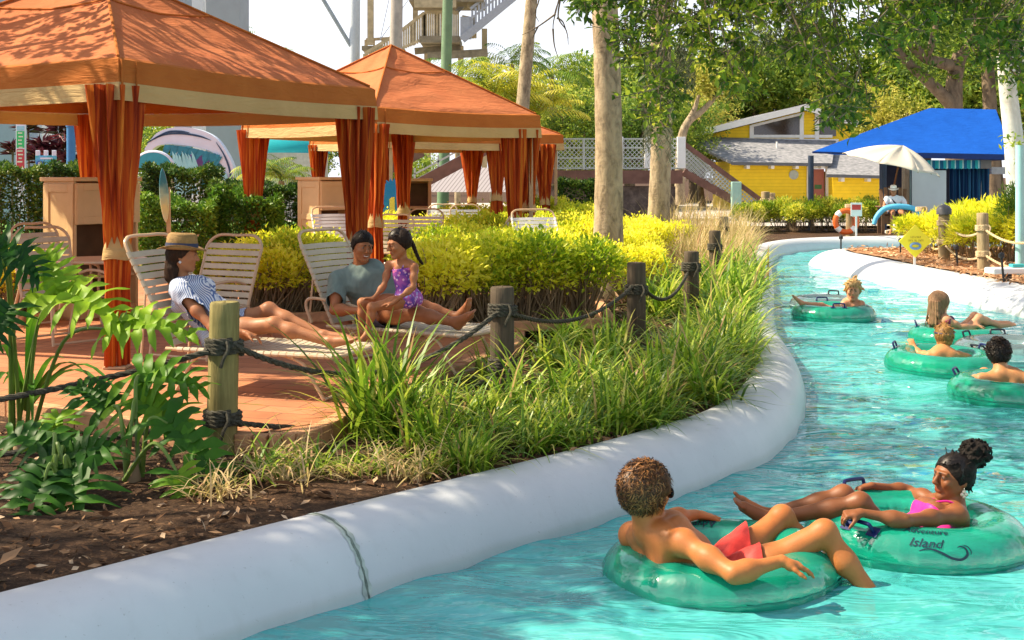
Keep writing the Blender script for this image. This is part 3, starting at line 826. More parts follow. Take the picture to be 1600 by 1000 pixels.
# blue spiky cabana marker with a yellow numeral
mk = thing('cabana_marker', 'blue spiky pineapple shaped marker with a yellow bar, beside the open cabinet', 'marker', (X(613, 23.6), 23.6, PZ)); mk.scale = (1.06,) * 3
o_ = []
prof_ = [(-.10, .80), (-.16, .92), (-.155, 1.02)]
for i in range(23):
    a = rad(205 - i * 230 / 22); R = (.205 if i % 2 == 0 else .155); o_.append((R * math.cos(a), 1.18 + R * 1.1 * math.sin(a)))
o_ = [(-.14, .74), (-.17, .84), (-.13, .92), (-.165, 1.0)] + o_ + [(.165, 1.0), (.13, .92), (.17, .84), (.14, .74)]
b = MB(); b.prism(o_, -.03, .03); b.build('board', simple('blue_board', (.01, .22, .60), .45, .08), mk)
b = MB(); b.prism([(-.045, .72), (.045, .72), (.045, 1.08), (-.01, 1.08), (-.055, 1.03), (-.045, 1.02)], -.045, -.031); b.build('numeral', simple('yellow_paint', (.75, .62, .12), .5, .05), mk)
b = MB(); b.bar((0, .05, 0), (0, .05, .80), .08, .04); b.box((0, .05, .01), (.4, .3, .02)); b.build('stand', M_CAB, mk)
# ================================================================== rope posts
def wood(name, c, c2, ring=18, bump=.5):
    t = NT(name); vec = t.coord('Object', scale=(9, 9, .7)); n = t.noise(vec, 3.0, 5, .65, .4); n2 = t.noise(t.coord('Object'), 5, 3)
    cl = t.ramp(n, [(.28, c2), (.72, c)]); cl = t.mix(.5, cl, t.ramp(n2, [(.35, (.6, .6, .55)), (.65, (1.1, 1.1, 1.05))]), 'MULTIPLY')
    return t.done(t.bsdf(cl, .85, t.bump(n, bump, .02), .2))
M_POST = wood('treated_post', (.34, .29, .12), (.15, .125, .045))
M_POSTD = wood('dark_post', (.13, .10, .07), (.05, .04, .03))
M_POSTL = wood('weathered_post', (.42, .33, .20), (.24, .18, .10))
def ropemat(name, c, c2):
    t = NT(name); vec = t.coord('Object'); n = t.noise(vec, 60, 4)
    return t.done(t.bsdf(t.ramp(n, [(.3, c2), (.7, c)]), .9, t.bump(t.noise(vec, 220, 2), .5, .004), .15))
M_ROPE = ropemat('dark_rope', (.10, .095, .075), (.035, .033, .025))
M_ROPEL = ropemat('tan_rope', (.58, .47, .30), (.40, .30, .17))

def rope_mesh(mb, pts, r, twist=9.0, n=4):
    """three-strand rope: strands wound round the path"""
    P = [V3(p) for p in pts]; S = [0]
    for a, b in zip(P[:-1], P[1:]): S.append(S[-1] + (b - a).length)
    L = S[-1]; m = max(24, int(L / (r * .95))); out = [[], [], []]; i = 0; ref = V3((0, 0, 1))
    for k in range(m + 1):
        s = L * k / m
        while i < len(S) - 2 and S[i + 1] < s: i += 1
        f = (s - S[i]) / max(1e-6, S[i + 1] - S[i]); p = P[i].lerp(P[i + 1], f); t = (P[i + 1] - P[i]).normalized()
        ref = ref - t * ref.dot(t)
        if ref.length < .01: ref = t.orthogonal()
        ref.normalize(); b = t.cross(ref)
        for q in range(3):
            a = s / (r * twist) * 2 * PI + q * 2 * PI / 3
            out[q].append(p + (ref * math.cos(a) + b * math.sin(a)) * r * .48)
    for q in range(3): mb.tube(out[q], r * .58, 5)

def rope_post(label, p, top, r, mat, group, wraps=(), lean=(0, 0), rope=M_ROPE, rr=.022):
    t = thing('rope_post', label, 'post', p, 0, group); H = top - p[2]; mb = MB(); rows = []
    rnd = random.Random(int(p[0] * 100 + p[1] * 10)); ph = [rnd.uniform(0, 6) for _ in range(4)]
    for q in range(13):
        z = -.15 + (H + .15) * q / 12
        rows.append([V3((lean[0] * z + (r * (1.03 - .06 * q / 12)) * (1 + .025 * math.sin(3 * a + ph[0]) + .012 * math.sin(7 * a + ph[1] + z * 3)) * math.cos(a),
                         lean[1] * z + (r * (1.03 - .06 * q / 12)) * (1 + .025 * math.sin(3 * a + ph[0]) + .012 * math.sin(7 * a + ph[1] + z * 3)) * math.sin(a), z)) for a in [2 * PI * j / 28 for j in range(28)]])
    c = sum(rows[-1], V3()) / 28
    rows.append([c + (v - c) * .90 + V3((0, 0, .012)) for v in rows[-1]]); rows.append([c + (v - c) * .02 + V3((0, 0, .014 + .006 * math.sin(j))) for j, v in enumerate(rows[-2])])
    mb.grid(rows, wrap=True); mb.build('post', mat, t, smooth=True)
    for z in wraps:
        w_ = MB(); pts = []
        for k in range(56):
            a = k / 14 * 2 * PI; pts.append((lean[0] * z + (r + rr * .8) * math.cos(a), lean[1] * z + (r + rr * .8) * math.sin(a), z - .045 + .09 * k / 55))
        rope_mesh(w_, pts[::2], rr * .8)
        w_.tube(spline([(r * .5, -r * 1.0, z + .05), (r * .7, -r * 1.35, z), (r * .4, -r * 1.4, z - .06), (r * .2, -r * 1.25, z - .11)], 4), rr * .55, 6)
        w_.build('rope_knot', rope, t, smooth=True)
    return t
GP = 'rope posts along the planting bed'
P1 = V3((-1.71, 7.55, BZ)); P2 = V3((X(785, 9.4), 9.4, BZ)); P3 = V3((X(994, 11.9), 11.9, BZ)); P4 = V3((X(1080, 14.2), 14.2, BZ)); P5 = V3((X(1117, 18.2), 18.2, BZ)); P6 = V3((X(1131, 24.5), 24.5, BZ))
rope_post('nearest greenish rope post, standing in front of the woman in the hat', P1, 1.15, .089, M_POST, GP, (.60, .18), (.02, 0), rr=.021)
rope_post('dark rope post right beside the foot of the man\'s lounger', P2, 1.08, .089, M_POSTD, GP, (.62, .22), rr=.019)
rope_post('dark rope post between the tall trunk and the green grasses', P3, 1.09, .089, M_POSTD, GP, (.55,), rr=.019)
rope_post('short dark post half buried in the grasses, beyond the tall trunk', P4, 1.06, .085, M_POSTD, GP, (.6,), rr=.022)
rope_post('dark post in the tan grasses with a paler post close behind it', P5, 1.12, .085, M_POSTD, GP, (.6,), rr=.02)
rope_post('pale post farthest along the planting bed, in tan grasses', P6, 1.12, .09, M_POSTL, GP, (.6,), rr=.02)
def sag(a, b, s, n=24):
    a, b = V3(a), V3(b); return [a.lerp(b, i / n) - V3((0, 0, s * 4 * (i / n) * (1 - i / n))) for i in range(n + 1)]
def rope(label, pts, r, mat, group='dark ropes strung between the bed posts'):
    m = MB(); rope_mesh(m, pts, r); o = m.build('rope', mat, smooth=True); return tag(o, label, 'rope', group)
up3 = lambda p, z, dx=0: V3((p.x + dx, p.y - .09, z))
rope('thick dark rope running from the nearest post off to the left edge', sag(up3(P1, .88, -.06), (-4.6, 7.1, .50), .10), .019, M_ROPE)
rope('dark upper rope sagging between the nearest post and the dark post', sag(up3(P1, .92, .08), up3(P2, .90, -.05), .29), .019, M_ROPE)
rope('dark lower rope leading from the nearest post into the grass clump', sag(up3(P1, .47, .08), up3(P2, .46, -.05), .16), .017, M_ROPE)
rope('dark lower rope behind the split leaves at the left', sag(up3(P1, .47, -.08), (-4.6, 7.1, .15), .03), .017, M_ROPE)
rope('dark rope between the dark post and the post by the trunk', sag(up3(P2, .90, .08), up3(P3, .88, -.05), .16), .018, M_ROPE)
rope('dark rope dropping from the post by the trunk into the grasses', sag(up3(P3, .86, .07), up3(P4, .84, -.05), .18), .018, M_ROPE)

# posts and tan ropes of the island on the right
GI = 'rope posts of the bark island'
I0 = V3((X(1440, 27.5), 27.5, BZ)); I1 = V3((X(1475, 24.3), 24.3, BZ)); I2 = V3((X(1537, 21.2), 21.2, BZ)); I3 = V3((X(1640, 19.3), 19.3, BZ))
rope_post('weathered island post behind the yellow sign', I0, Z(342, 27.5), .10, M_POSTL, GI, (.9,), rope=M_ROPEL)
rope_post('weathered island post with a dark cap, between the sign and the nearest post', I1, Z(336, 24.3), .105, M_POSTL, GI, (.72, .36), rope=M_ROPEL)
rope_post('nearest weathered island post, in front of the yellow shrubs', I2, Z(334, 21.2), .095, M_POSTL, GI, (.75, .32), (-.02, 0), rope=M_ROPEL)
rope_post('weathered island post at the picture edge', I3, 1.25, .10, M_POSTL, GI, (.75, .3), rope=M_ROPEL)
gr_ = 'tan ropes of the bark island'
for nm, a, b in (('behind the yellow sign', I0, I1), ('between the two middle posts', I1, I2), ('from the nearest post to the picture edge', I2, I3)):
    rope('upper tan rope ' + nm, sag(up3(a, 1.02), up3(b, 1.05), .18), .022, M_ROPEL, gr_)
    rope('lower tan rope ' + nm, sag(up3(a, .60), up3(b, .62), .16), .022, M_ROPEL, gr_)
lt = MB(); lt.lathe([(.001, 0), (.14, 0), (.14, .10), (.10, .16), (.001, .20)], n=18)
tag(lt.build('post_cap', simple('dark_cap', (.10, .10, .11), .5), smooth=True, loc=(I1.x, I1.y, Z(336, 24.3) + .012)), 'dark rounded cap light on the middle island post', 'lamp')

# posts on the far bank
GF = 'pale posts on the far bank'
for u, vt, d, lab in ((1205, 302, 47, 'pale post at the foot of the brown stair rail'), (1237, 318, 40, 'dark little post in the far hedge'), (1328, 321, 34.9, 'pale post carrying the orange life ring'), (1196, 300, 44, 'pale post beside the stair rail foot')):
    rope_post(lab, V3((X(u, d), d, BZ)), Z(vt, d), .15 if d > 36 else .11, M_POSTL if u != 1237 else M_POSTD, GF, (.8,), rope=M_ROPEL)
# life ring
ring = thing('life_ring', 'orange and white life ring hung on the pale post of the far bank', 'life ring', (X(1322, 34.7), 34.7, Z(346, 34.7)))
M_ORG = simple('orange_plastic', (.75, .13, .02), .45, .1); M_WHT = simple('white_paint', (.80, .80, .78), .45, .06, 4)
b = MB(); b.tube([(.29 * math.cos(2 * PI * k / 36), 0, .29 * math.sin(2 * PI * k / 36)) for k in range(36)], .075, 12, closed=True); b.build('ring', M_ORG, ring, smooth=True)
for q in range(4):
    b = MB(); a0 = PI / 4 + q * PI / 2
    b.tube([(.29 * math.cos(a0 + e), 0, .29 * math.sin(a0 + e)) for e in (-.22, -.11, 0, .11, .22)], .078, 12); b.build('band', M_WHT, ring, smooth=True)
sgp = thing('safety_sign', 'small red and white safety sign on a thin stake beside the life ring', 'sign', (X(1338, 34.3), 34.3, BZ))
b = MB(); b.box((0, 0, .72), (.30, .02, .36)); b.build('panel', M_WHT, sgp, bevel=.005)
b = MB(); b.box((0, -.013, .78), (.24, .006, .14)); b.build('red_field', simple('red_paint', (.6, .05, .04), .5), sgp)
b = MB(); b.box((0, .015, .35), (.05, .02, .75)); b.build('stake', M_WHT, sgp)

# yellow diamond sign of the island
M_YEL = simple('sign_yellow', (.92, .82, .04), .4, .05, 3)
ds = thing('warning_sign', 'yellow diamond sign with a tube picture on the bark island', 'sign', (X(1430, 22.9), 22.9, BZ + .03)); q_ = .295; cz = Z(377, 22.9) - BZ - .03
b = MB(); b.prism([(-q_, cz), (0, cz - q_), (q_, cz), (0, cz + q_)], -.012, .012); b.build('panel', M_YEL, ds, bevel=.004)
b = MB(); b.bar((0, .03, -.1), (0, .03, cz), .035, .03); b.build('post', M_WHT, ds)
b = MB()
for row, (zz, wds) in enumerate(((.075, 8), (.015, 12))):
    for k in range(wds):
        x = (k - wds / 2 + .5) * .0235
        if (row, k) in ((1, 4), (1, 7)): continue
        b.box((x, -.014, cz + zz), (.006, .003, .036)); b.box((x + .006, -.014, cz + zz + (.012 if k % 3 else -.012)), (.011, .003, .007)); 
        if k % 2: b.box((x + .010, -.014, cz + zz - .004), (.005, .003, .024))
b.build('lettering', simple('sign_ink', (.50, .40, .03), .6), ds)
b = MB(); b.tube([(.085 * math.cos(2 * PI * k / 28), -.016, cz - .085 + .048 * math.sin(2 * PI * k / 28)) for k in range(28)], .022, 8, closed=True); b.build('tube_picture', simple('sign_blue', (.18, .34, .60), .4, .3, 20), ds, smooth=True)

# little path lights on stakes
for (u, v, h, lab) in ((1314, 401, .26, 'short black stake light at the tip of the bark island'), (1407, 410, .30, 'short black stake light left of the yellow sign'), (1497, 428, .34, 'tilted black stake light below the middle island post'), (1569, 452, .40, 'black stake light nearest the picture edge on the island')):
    d = 2000 * (CAMH - BZ - .03) / (v - 12 - HOR); p = V3((X(u, d), d, BZ))
    st = thing('stake_light', lab, 'light', p, 0, 'black stake lights on the bark island'); b = MB(); ln = .10 if u in (1497, 1569) else 0
    b.tube([(0, 0, -.05), (-ln * h, 0, h)], .018, 8); b.build('stake', simple('black_plastic', (.02, .02, .022), .5, .1), st, smooth=True)
    b = MB(); b.lathe([(.02, 0), (.045, .01), (.045, .06), (.02, .085), (.001, .09)], c=(-ln * h, 0, h - .02), n=14); b.build('head', bpy.data.materials['black_plastic'], st, smooth=True)
sl = thing('ground_marker', 'white slab marker low on the island bark by the picture edge', 'marker', (X(1575, 19.5), 19.5, BZ + .05), rad(8))
b = MB(); b.box((0, 0, .12), (.62, .30, .09)); b.build('slab', M_WHT, sl, bevel=.02)
b = MB(); b.box((.14, -.02, .195), (.22, .12, .05)); b.build('fixture', simple('teal_paint', (.05, .42, .45), .4), sl, bevel=.01)
b = MB(); b.box((0, 0, .03), (.08, .08, .10)); b.build('stem', bpy.data.materials['black_plastic'], sl)
tp_ = MB(); tp_.lathe([(.075, 0), (.072, 1.0), (.07, 2.1)], n=20)
tag(tp_.build('lamp_pole', simple('pale_turquoise', (.33, .62, .62), .5, .12, 3), smooth=True, loc=(X(1594, 20.4), 20.4, BZ)), 'pale turquoise pole rising at the right edge of the island', 'pole')

# ================================================================== lifeguard's chair and umbrella
M_BRN = wood('brown_slats', (.24, .14, .085), (.14, .08, .05), bump=.2)
LG = V3((X(1397, 35.9), 35.9, BZ))
ch = thing('slatted_chair', 'brown slatted chair of the seated staff member under the umbrella', 'chair', LG, rad(-6))
b = MB()
for k in range(6):
    x = -.30 + .12 * k; hgt = 1.22 + .10 * math.cos((k - 2.5) / 2.5 * 1.3)
    b.bar((x + .03, .22, .52), (x * 1.12 + .06, .52, hgt), .105, .025, up=(0, 1, 0))
b.build('backrest', M_BRN, ch, bevel=.006)
b = MB()
for k in range(5): b.box((0, -.26 + .11 * k, .56 - .015 * k), (.66, .10, .025))
b.build('seat', M_BRN, ch, bevel=.005)
for s in (-1, 1):
    b = MB(); b.box((s * .40, -.05, .76), (.13, .78, .03)); b.build('armrest', M_BRN, ch, bevel=.006)
    for y in (-.33, .28):
        b = MB(); b.box((s * .36, y, .38), (.09, .04, .76)); b.build('leg', M_BRN, ch, bevel=.004)
b = MB(); b.box((0, -.58, .06), (.60, .30, .10)); b.build('footrest', M_POSTL, ch, bevel=.01)
b = MB(); b.box((0, -.30, .40), (.62, .03, .22)); b.build('apron', M_BRN, ch, bevel=.004)

um = thing('patio_umbrella', 'white tilted umbrella over the seated staff member', 'umbrella', (X(1398, 36.3), 36.3, BZ))
tip = V3((X(1411, 36.3), 36.3, Z(227, 36.3))) - V3(um.location); rc = V3((X(1391, 36.3), 36.3, Z(257, 36.3))) - V3(um.location)
ax = V3((.22, -.10, .97)).normalized(); e1 = ax.cross(V3((0, 1, 0))).normalized(); e2 = ax.cross(e1)
rim = [rc + (e1 * math.cos(2 * PI * k / 8 + .3) + e2 * math.sin(2 * PI * k / 8 + .3)) * 1.40 for k in range(8)]
t_ = NT('umbrella_cloth'); pr_ = t_.bsdf((.78, .75, .66), .8, None, .2); tl = t_.n.new('ShaderNodeBsdfTranslucent'); tl.inputs[0].default_value = (.78, .75, .64, 1); ms = t_.n.new('ShaderNodeMixShader'); ms.inputs[0].default_value = .4
t_.link(pr_, ms.inputs[1]); t_.link(tl.outputs[0], ms.inputs[2]); M_UMB = t_.done(ms.outputs[0])
b = MB()
for k in range(8):
    A_, B_ = rim[k], rim[(k + 1) % 8]; rows = []
    for i in range(9):
        v = i / 8; row = []
        for j in range(7):
            u = j / 6; p = A_.lerp(B_, u).lerp(tip, v); row.append(p - ax * (.10 * math.sin(PI * v) * math.sin(PI * u)) - ax * (-.10 * math.sin(PI * v)) + ax * (.04 * math.sin(PI * u) if i == 0 else 0))
        rows.append(row)
    b.grid(rows)
cn = b.build('canopy', M_UMB, um, smooth=True); so_ = cn.modifiers.new('thick', 'SOLIDIFY'); so_.thickness = .012
b = MB()
for k in range(8): b.tube([rim[k] - ax * .02, rc.lerp(tip, .85)], .012, 5)
b.build('rib_frame', M_POSTL, um, smooth=True)
b = MB(); b.tube([(0, 0, -.1), V3((-.08, 0, Z(305, 36.3) - BZ)), tip - ax * .05], .026, 10); b.build('pole', wood('umbrella_pole', (.25, .10, .05), (.15, .06, .03)), um, smooth=True)
b = MB(); b.lathe([(.001, 0), (.3, 0), (.3, .06), (.06, .12), (.05, .3)], n=20); b.build('base', M_WHT, um, smooth=True)

# ================================================================== blue roofed kiosk
def striped(name, cols, scale, axis=0):
    t = NT(name); vec = t.coord('Object'); sp = t.n.new('ShaderNodeSeparateXYZ'); t.link(vec, sp.inputs[0])
    f = t.math('FRACT', t.math('MULTIPLY', t.math('ADD', sp.outputs[axis], 50.0), scale))
    c = t.ramp(f, cols, 'CONSTANT'); return t.done(t.bsdf(c, .8, None, .2))
M_BLUE = canvas('blue_canvas', (.008, .105, .52), (.006, .085, .43), .15); M_NAVY = simple('navy_edge', (.006, .03, .16), .7)
KD = 38.0
ks = thing('kiosk', 'kiosk with a bright blue hipped canvas roof and striped curtains', 'kiosk', (X(1430, KD), KD, BZ))
off = V3(ks.location); L_ = lambda x, y, z: V3((x, y, z)) - off
xl, xr = X(1269, KD), X(1583, KD); ze = Z(243, KD); zl = Z(237, KD)
r0, r1 = V3((X(1452, KD + 2.4), KD + 2.4, Z(169, KD + 2.4))), V3((X(1556, KD + 2.4), KD + 2.4, Z(171, KD + 2.4)))
c0, c1, c2, c3 = V3((xl, KD, zl)), V3((xr, KD, ze)), V3((xr + .3, KD + 5, ze)), V3((X(1300, KD + 5), KD + 5, zl))
b = MB()
def panel(a, bb, c, d, n=10, s=.06):
    rows = []
    for i in range(n + 1):
        v = i / n; rows.append([a.lerp(bb, j / n).lerp(d.lerp(c, j / n), v) - off - V3((0, 0, s * math.sin(PI * v) * math.sin(PI * j / n))) for j in range(n + 1)])
    b.grid(rows)
panel(c0, c1, r1, r0); panel(c1, c2, r1, r1); panel(c2, c3, r0, r1); panel(c3, c0, r0, r0, s=.12)
rf = b.build('roof', M_BLUE, ks, smooth=True); rf.data.set_sharp_from_angle(angle=rad(25))
b = MB(); b.bar(c0.lerp(c1, .42) - off - V3((0, .03, .05)), c1 - off - V3((0, .03, .05)), .04, .16); b.bar(c0.lerp(c1, .0) - off - V3((0, .03, .02)), c0.lerp(c1, .42) - off - V3((0, .03, .05)), .04, .06); b.bar(c1 - off - V3((-.02, 0, .05)), c2 - off - V3((-.02, 0, .05)), .04, .16); b.build('roof_edge', M_NAVY, ks)
M_DKP = simple('dark_post_paint', (.03, .05, .09), .5)
for u, yy in ((1267, KD + .1), (1381, KD + .1), (1378, KD + 4.8), (1576, KD + 4.8)):
    b = MB(); x = X(u, yy); b.lathe([(.085, 0), (.085, Z(243, KD) - BZ)], c=L_(x, yy, BZ), n=14); b.build('post', M_DKP, ks, smooth=True)
TE = [(0, (.04, .45, .48)), (.42, (.55, .80, .78)), (.58, (.02, .16, .30))]
M_STR = striped('teal_stripes', TE, 4.2); M_STRD = striped('dark_stripes', [(0, (.012, .05, .14)), (.35, (.05, .20, .36)), (.5, (.012, .045, .12)), (.75, (.03, .12, .24))], 3.4)
b = MB(); rows = []
x0, x1 = X(1441, KD + .4), X(1531, KD + .4)
for z in (Z(250, KD), Z(263, KD)): rows.append([L_(x0 + (x1 - x0) * j / 60, KD + .35 + .02 * math.sin(j * 1.1), z - (.02 * (j % 4 < 2) if z < 2.3 else 0)) for j in range(61)])
b.grid(rows); b.build('striped_valance', M_STR, ks, smooth=True)
b = MB(); b.box(L_((x1 + X(1556, KD)) / 2, KD + .6, Z(256.5, KD)), (X(1556, KD) - x1, .5, .26)); b.build('fascia', simple('grey_fascia', (.22, .20, .19), .7), ks)
def curtain(nm, u0, u1, v0, v1, yy, mat, fold=.05, n=80):
    b = MB(); rows = []
    for i in range(7):
        z = Z(v0, yy) + (Z(v1, yy) - Z(v0, yy)) * i / 6
        rows.append([L_(X(u0, yy) + (X(u1, yy) - X(u0, yy)) * j / n, yy + fold * math.sin(j * .9) + .02 * math.sin(j * .37 + i), z) for j in range(n + 1)])
    b.grid(rows); return b.build(nm, mat, ks, smooth=True)
curtain('curtain', 1484, 1546, 262, 352, KD + .8, M_STRD)
curtain('curtain', 1421, 1442, 258, 350, KD + .9, M_STR, .04)
b = MB(); b.box(L_((X(1433, KD) + X(1487, KD)) / 2, KD + .5, (Z(266, KD) + BZ) / 2 + .1), (X(1487, KD) - X(1433, KD), .05, Z(266, KD) - BZ - .2)); b.build('white_panel', simple('pale_board', (.62, .70, .72), .5, .06, 2), ks)
b = MB()
for u in (1412, 1418): b.box(L_(X(u, KD + .8), KD + .8, (Z(262, KD) + BZ) / 2), (.10, .06, Z(262, KD) - BZ))
b.build('door_frame', simple('tan_frame', (.55, .40, .26), .7), ks)
b = MB(); b.box(L_(X(1549, KD), KD + .9, (Z(262, KD) + BZ) / 2), (.10, .1, Z(262, KD) - BZ)); b.build('trim_post', simple('grey_trim', (.42, .40, .39), .7), ks)
b = MB(); b.box(L_((X(1430, KD) + X(1556, KD)) / 2, KD + 3.4, 1.3), (X(1556, KD) - X(1430, KD), .1, 2.0)); b.build('back_wall', simple('kiosk_dark', (.05, .05, .06), .8), ks)
b = MB(); b.box(L_(X(1577, KD + 2), KD + 2.6, Z(266, KD)), (1.1, 1.2, .22)); b.box(L_(X(1577, KD + 2), KD + 2.2, 1.0), (1.0, .5, .08)); b.build('counter', simple('pale_counter', (.6, .58, .55), .6), ks)
b = MB()
for k in range(3): b.box(L_(X(1553 + 8 * k, KD + 2), KD + 2.1, 1.16 + .04 * (k % 2)), (.13, .2, .26 + .08 * (k % 2)))
b.build('goods', simple('blue_goods', (.03, .20, .38), .5, .5, 6), ks)

# ================================================================== yellow clapboard house
t_ = NT('yellow_siding'); vec = t_.coord('Object'); sp = t_.n.new('ShaderNodeSeparateXYZ'); t_.link(vec, sp.inputs[0])
fr_ = t_.math('FRACT', t_.math('MULTIPLY', sp.outputs[2], 6.2)); nn = t_.noise(vec, 3, 4)
c_ = t_.mix(.5, t_.ramp(fr_, [(0, (.55, .36, .01)), (.10, (.95, .66, .02))]), t_.ramp(nn, [(.3, (.82, .82, .8)), (.7, (1.05, 1.05, 1.0))]), 'MULTIPLY')
M_YSD = t_.done(t_.bsdf(c_, .55, t_.bump(fr_, .6, .02), .3))
t_ = NT('shingles'); vec = t_.coord('Object', scale=(1, 1, 1.7)); br = t_.n.new('ShaderNodeTexNoise'); br.inputs['Scale'].default_value = 5; br.inputs['Detail'].default_value = 6; t_.link(vec, br.inputs['Vector'])
M_SHG = t_.done(t_.bsdf(t_.ramp(br.outputs['Fac'], [(.3, (.15, .16, .18)), (.5, (.23, .24, .26)), (.7, (.32, .32, .35))]), .9, t_.bump(br.outputs['Fac'], .5, .03), .2))
HD = 60.0
hs = thing('yellow_house', 'yellow clapboard building with grey shingle roofs and a slanted dark window', 'house', (X(1230, HD), HD, BZ)); off = V3(hs.location)
b = MB(); x0, x1 = X(1140, HD), X(1264, HD); xe = X(1412, HD)
b.box(L_((x0 + x1) / 2, HD + 2.5, (BZ + Z(252, HD)) / 2), (x1 - x0, 5, Z(252, HD) - BZ))
b.box(L_((X(1293, HD) + xe) / 2, HD + 1.6, (BZ + Z(268, HD)) / 2), (xe - X(1293, HD), 5.2, Z(268, HD) - BZ)); b.build('wall', M_YSD, hs)
b = MB(); b.box(L_(X(1278, HD), HD + .4, (BZ + Z(264, HD)) / 2), (X(1291, HD) - X(1266, HD), .1, Z(264, HD) - BZ)); dr = b.build('door', simple('coral_paint', (.62, .22, .17), .5, .06), hs)
b = MB(); b.box(L_(X(1281, HD), HD + .34, Z(292, HD)), (.34, .01, .2)); b.build('door_plate', simple('green_plate', (.10, .28, .10), .5), dr)
b = MB()
for u in (1263.5, 1293): b.box(L_(X(u, HD), HD - .06, (BZ + Z(258, HD)) / 2), (.20, .2, Z(258, HD) - BZ))
b.box(L_(X(1278, HD), HD - .04, Z(260, HD)), (X(1293, HD) - X(1264, HD), .12, .22)); b.build('door_trim', M_WHT, hs)
b = MB(); b.box(L_(X(1410, HD), HD - 1.08, 1.6), (.18, .14, 2.6)); b.build('corner_board', M_WHT, hs)
def slab(nm, mat, a, bb, c, d, th=.12):
    m = MB(); n = (bb - a).cross(d - a).normalized()
    if n.z < 0: n = -n
    m.add([p - off for p in (a, bb, c, d)] + [p - off - n * th for p in (a, bb, c, d)], [(0, 1, 2, 3), (7, 6, 5, 4), (0, 4, 5, 1), (1, 5, 6, 2), (2, 6, 7, 3), (3, 7, 4, 0)]); return m.build(nm, mat, hs)
slab('lower_roof', M_SHG, V3((X(1143, 59.2), 59.2, Z(253, 59.2))), V3((X(1300, 59.2), 59.2, Z(255, 59.2))), V3((X(1306, 63), 63, Z(219, 63))), V3((X(1060, 63), 63, Z(213, 63))))
slab('lower_roof', M_SHG, V3((X(1291, 58.2), 58.2, Z(272, 58.2))), V3((X(1412, 58.2), 58.2, Z(275, 58.2))), V3((X(1418, 63), 63, Z(232, 63))), V3((X(1300, 63), 63, Z(228, 63))))
b = MB(); a = L_(X(1143, 59.1), 59.1, Z(255.5, 59.1)); b.bar(a, L_(X(1300, 59.1), 59.1, Z(257.5, 59.1)), .06, .14); b.bar(L_(X(1291, 58.1), 58.1, Z(274.5, 58.1)), L_(X(1412, 58.1), 58.1, Z(277.5, 58.1)), .06, .14); b.build('gutter', simple('gutter_grey', (.10, .11, .13), .6), hs)
for u, yy, v in ((1167, 59.6, 260), (1205, 59.6, 260), (1243, 59.6, 260), (1283, 59.6, 260), (1314, 58.8, 280), (1355, 58.8, 280), (1397, 58.8, 280)):
    b = MB(); b.box(L_(X(u, yy), yy, Z(v, yy)), (.15, .7, .22)); b.build('rafter_tail', M_WHT, hs)
CD = 63.1      # clerestory storey
o2 = [(X(1100, CD), Z(217, CD)), (X(1100, CD), Z(213, CD)), (X(1256, CD), Z(173, CD)), (X(1330, CD), Z(196, CD)), (X(1330, CD), Z(222, CD))]
b = MB(); b.prism([(x - off.x, z - off.z) for x, z in o2], CD - off.y, CD - off.y + 3.5); b.build('upper_wall', M_YSD, hs)
slab('upper_roof', M_SHG, V3((X(1083, CD - .6), CD - .6, Z(206, CD - .6))), V3((X(1261, CD - .6), CD - .6, Z(163, CD - .6))), V3((X(1258, CD + 4), CD + 4, Z(163, CD + 4))), V3((X(1083, CD + 4), CD + 4, Z(203, CD + 4))), .10)
slab('upper_roof', M_SHG, V3((X(1258, CD - .6), CD - .6, Z(165, CD - .6))), V3((X(1340, CD - .6), CD - .6, Z(190, CD - .6))), V3((X(1340, CD + 4), CD + 4, Z(188, CD + 4))), V3((X(1258, CD + 4), CD + 4, Z(165, CD + 4))), .10)
b = MB(); b.bar(L_(X(1083, CD - .66), CD - .66, Z(211, CD)), L_(X(1261, CD - .66), CD - .66, Z(168, CD)), .08, .30); b.bar(L_(X(1261, CD - .66), CD - .66, Z(169, CD)), L_(X(1340, CD - .66), CD - .66, Z(195, CD)), .08, .28)
b.bar(L_(X(1100, CD - .1), CD - .1, Z(218, CD)), L_(X(1310, CD - .1), CD - .1, Z(220, CD)), .12, .16)
for u, vt in ((1174, 196), (1252, 178), (1276, 178)): b.box(L_(X(u, CD), CD - .06, (Z(vt, CD) + Z(217, CD)) / 2), (.20, .1, Z(vt, CD) - Z(217, CD)))
b.bar(L_(X(1174, CD), CD - .06, Z(213, CD)), L_(X(1300, CD), CD - .06, Z(213, CD)), .08, .14); b.bar(L_(X(1174, CD), CD - .06, Z(197, CD)), L_(X(1256, CD), CD - .06, Z(177, CD)), .08, .12); b.build('fascia', M_WHT, hs)
M_GLS = simple('dark_glass', (.03, .018, .014), .08, .5, 1.2, spec=.8)
b = MB(); b.prism([(x - off.x, z - off.z) for x, z in ((X(1177, CD), Z(211, CD)), (X(1249, CD), Z(211, CD)), (X(1249, CD), Z(181, CD)), (X(1177, CD), Z(198, CD)))], CD - off.y - .05, CD - off.y - .01); b.build('window', M_GLS, hs)
b = MB(); b.prism([(x - off.x, z - off.z) for x, z in ((X(1280, CD), Z(213, CD)), (X(1306, CD), Z(213, CD)), (X(1306, CD), Z(191, CD)), (X(1280, CD), Z(184, CD)))], CD - off.y - .05, CD - off.y - .01); b.build('window', M_GLS, hs)
b = MB(); b.lathe([(.001, 0), (.22, 0), (.22, .06), (.001, .07)], c=L_(X(1240, HD), HD - .0, Z(273, HD)), axis=(0, -1, 0), n=20); b.build('round_vent', simple('vent_grey', (.45, .50, .46), .6), hs, smooth=True)
b = MB(); b.lathe([(.05, 0), (.05, .45)], c=L_(X(1214, 61.5), 61.5, Z(236, 61.5)), n=8); b.build('roof_pipe', M_WHT, hs)

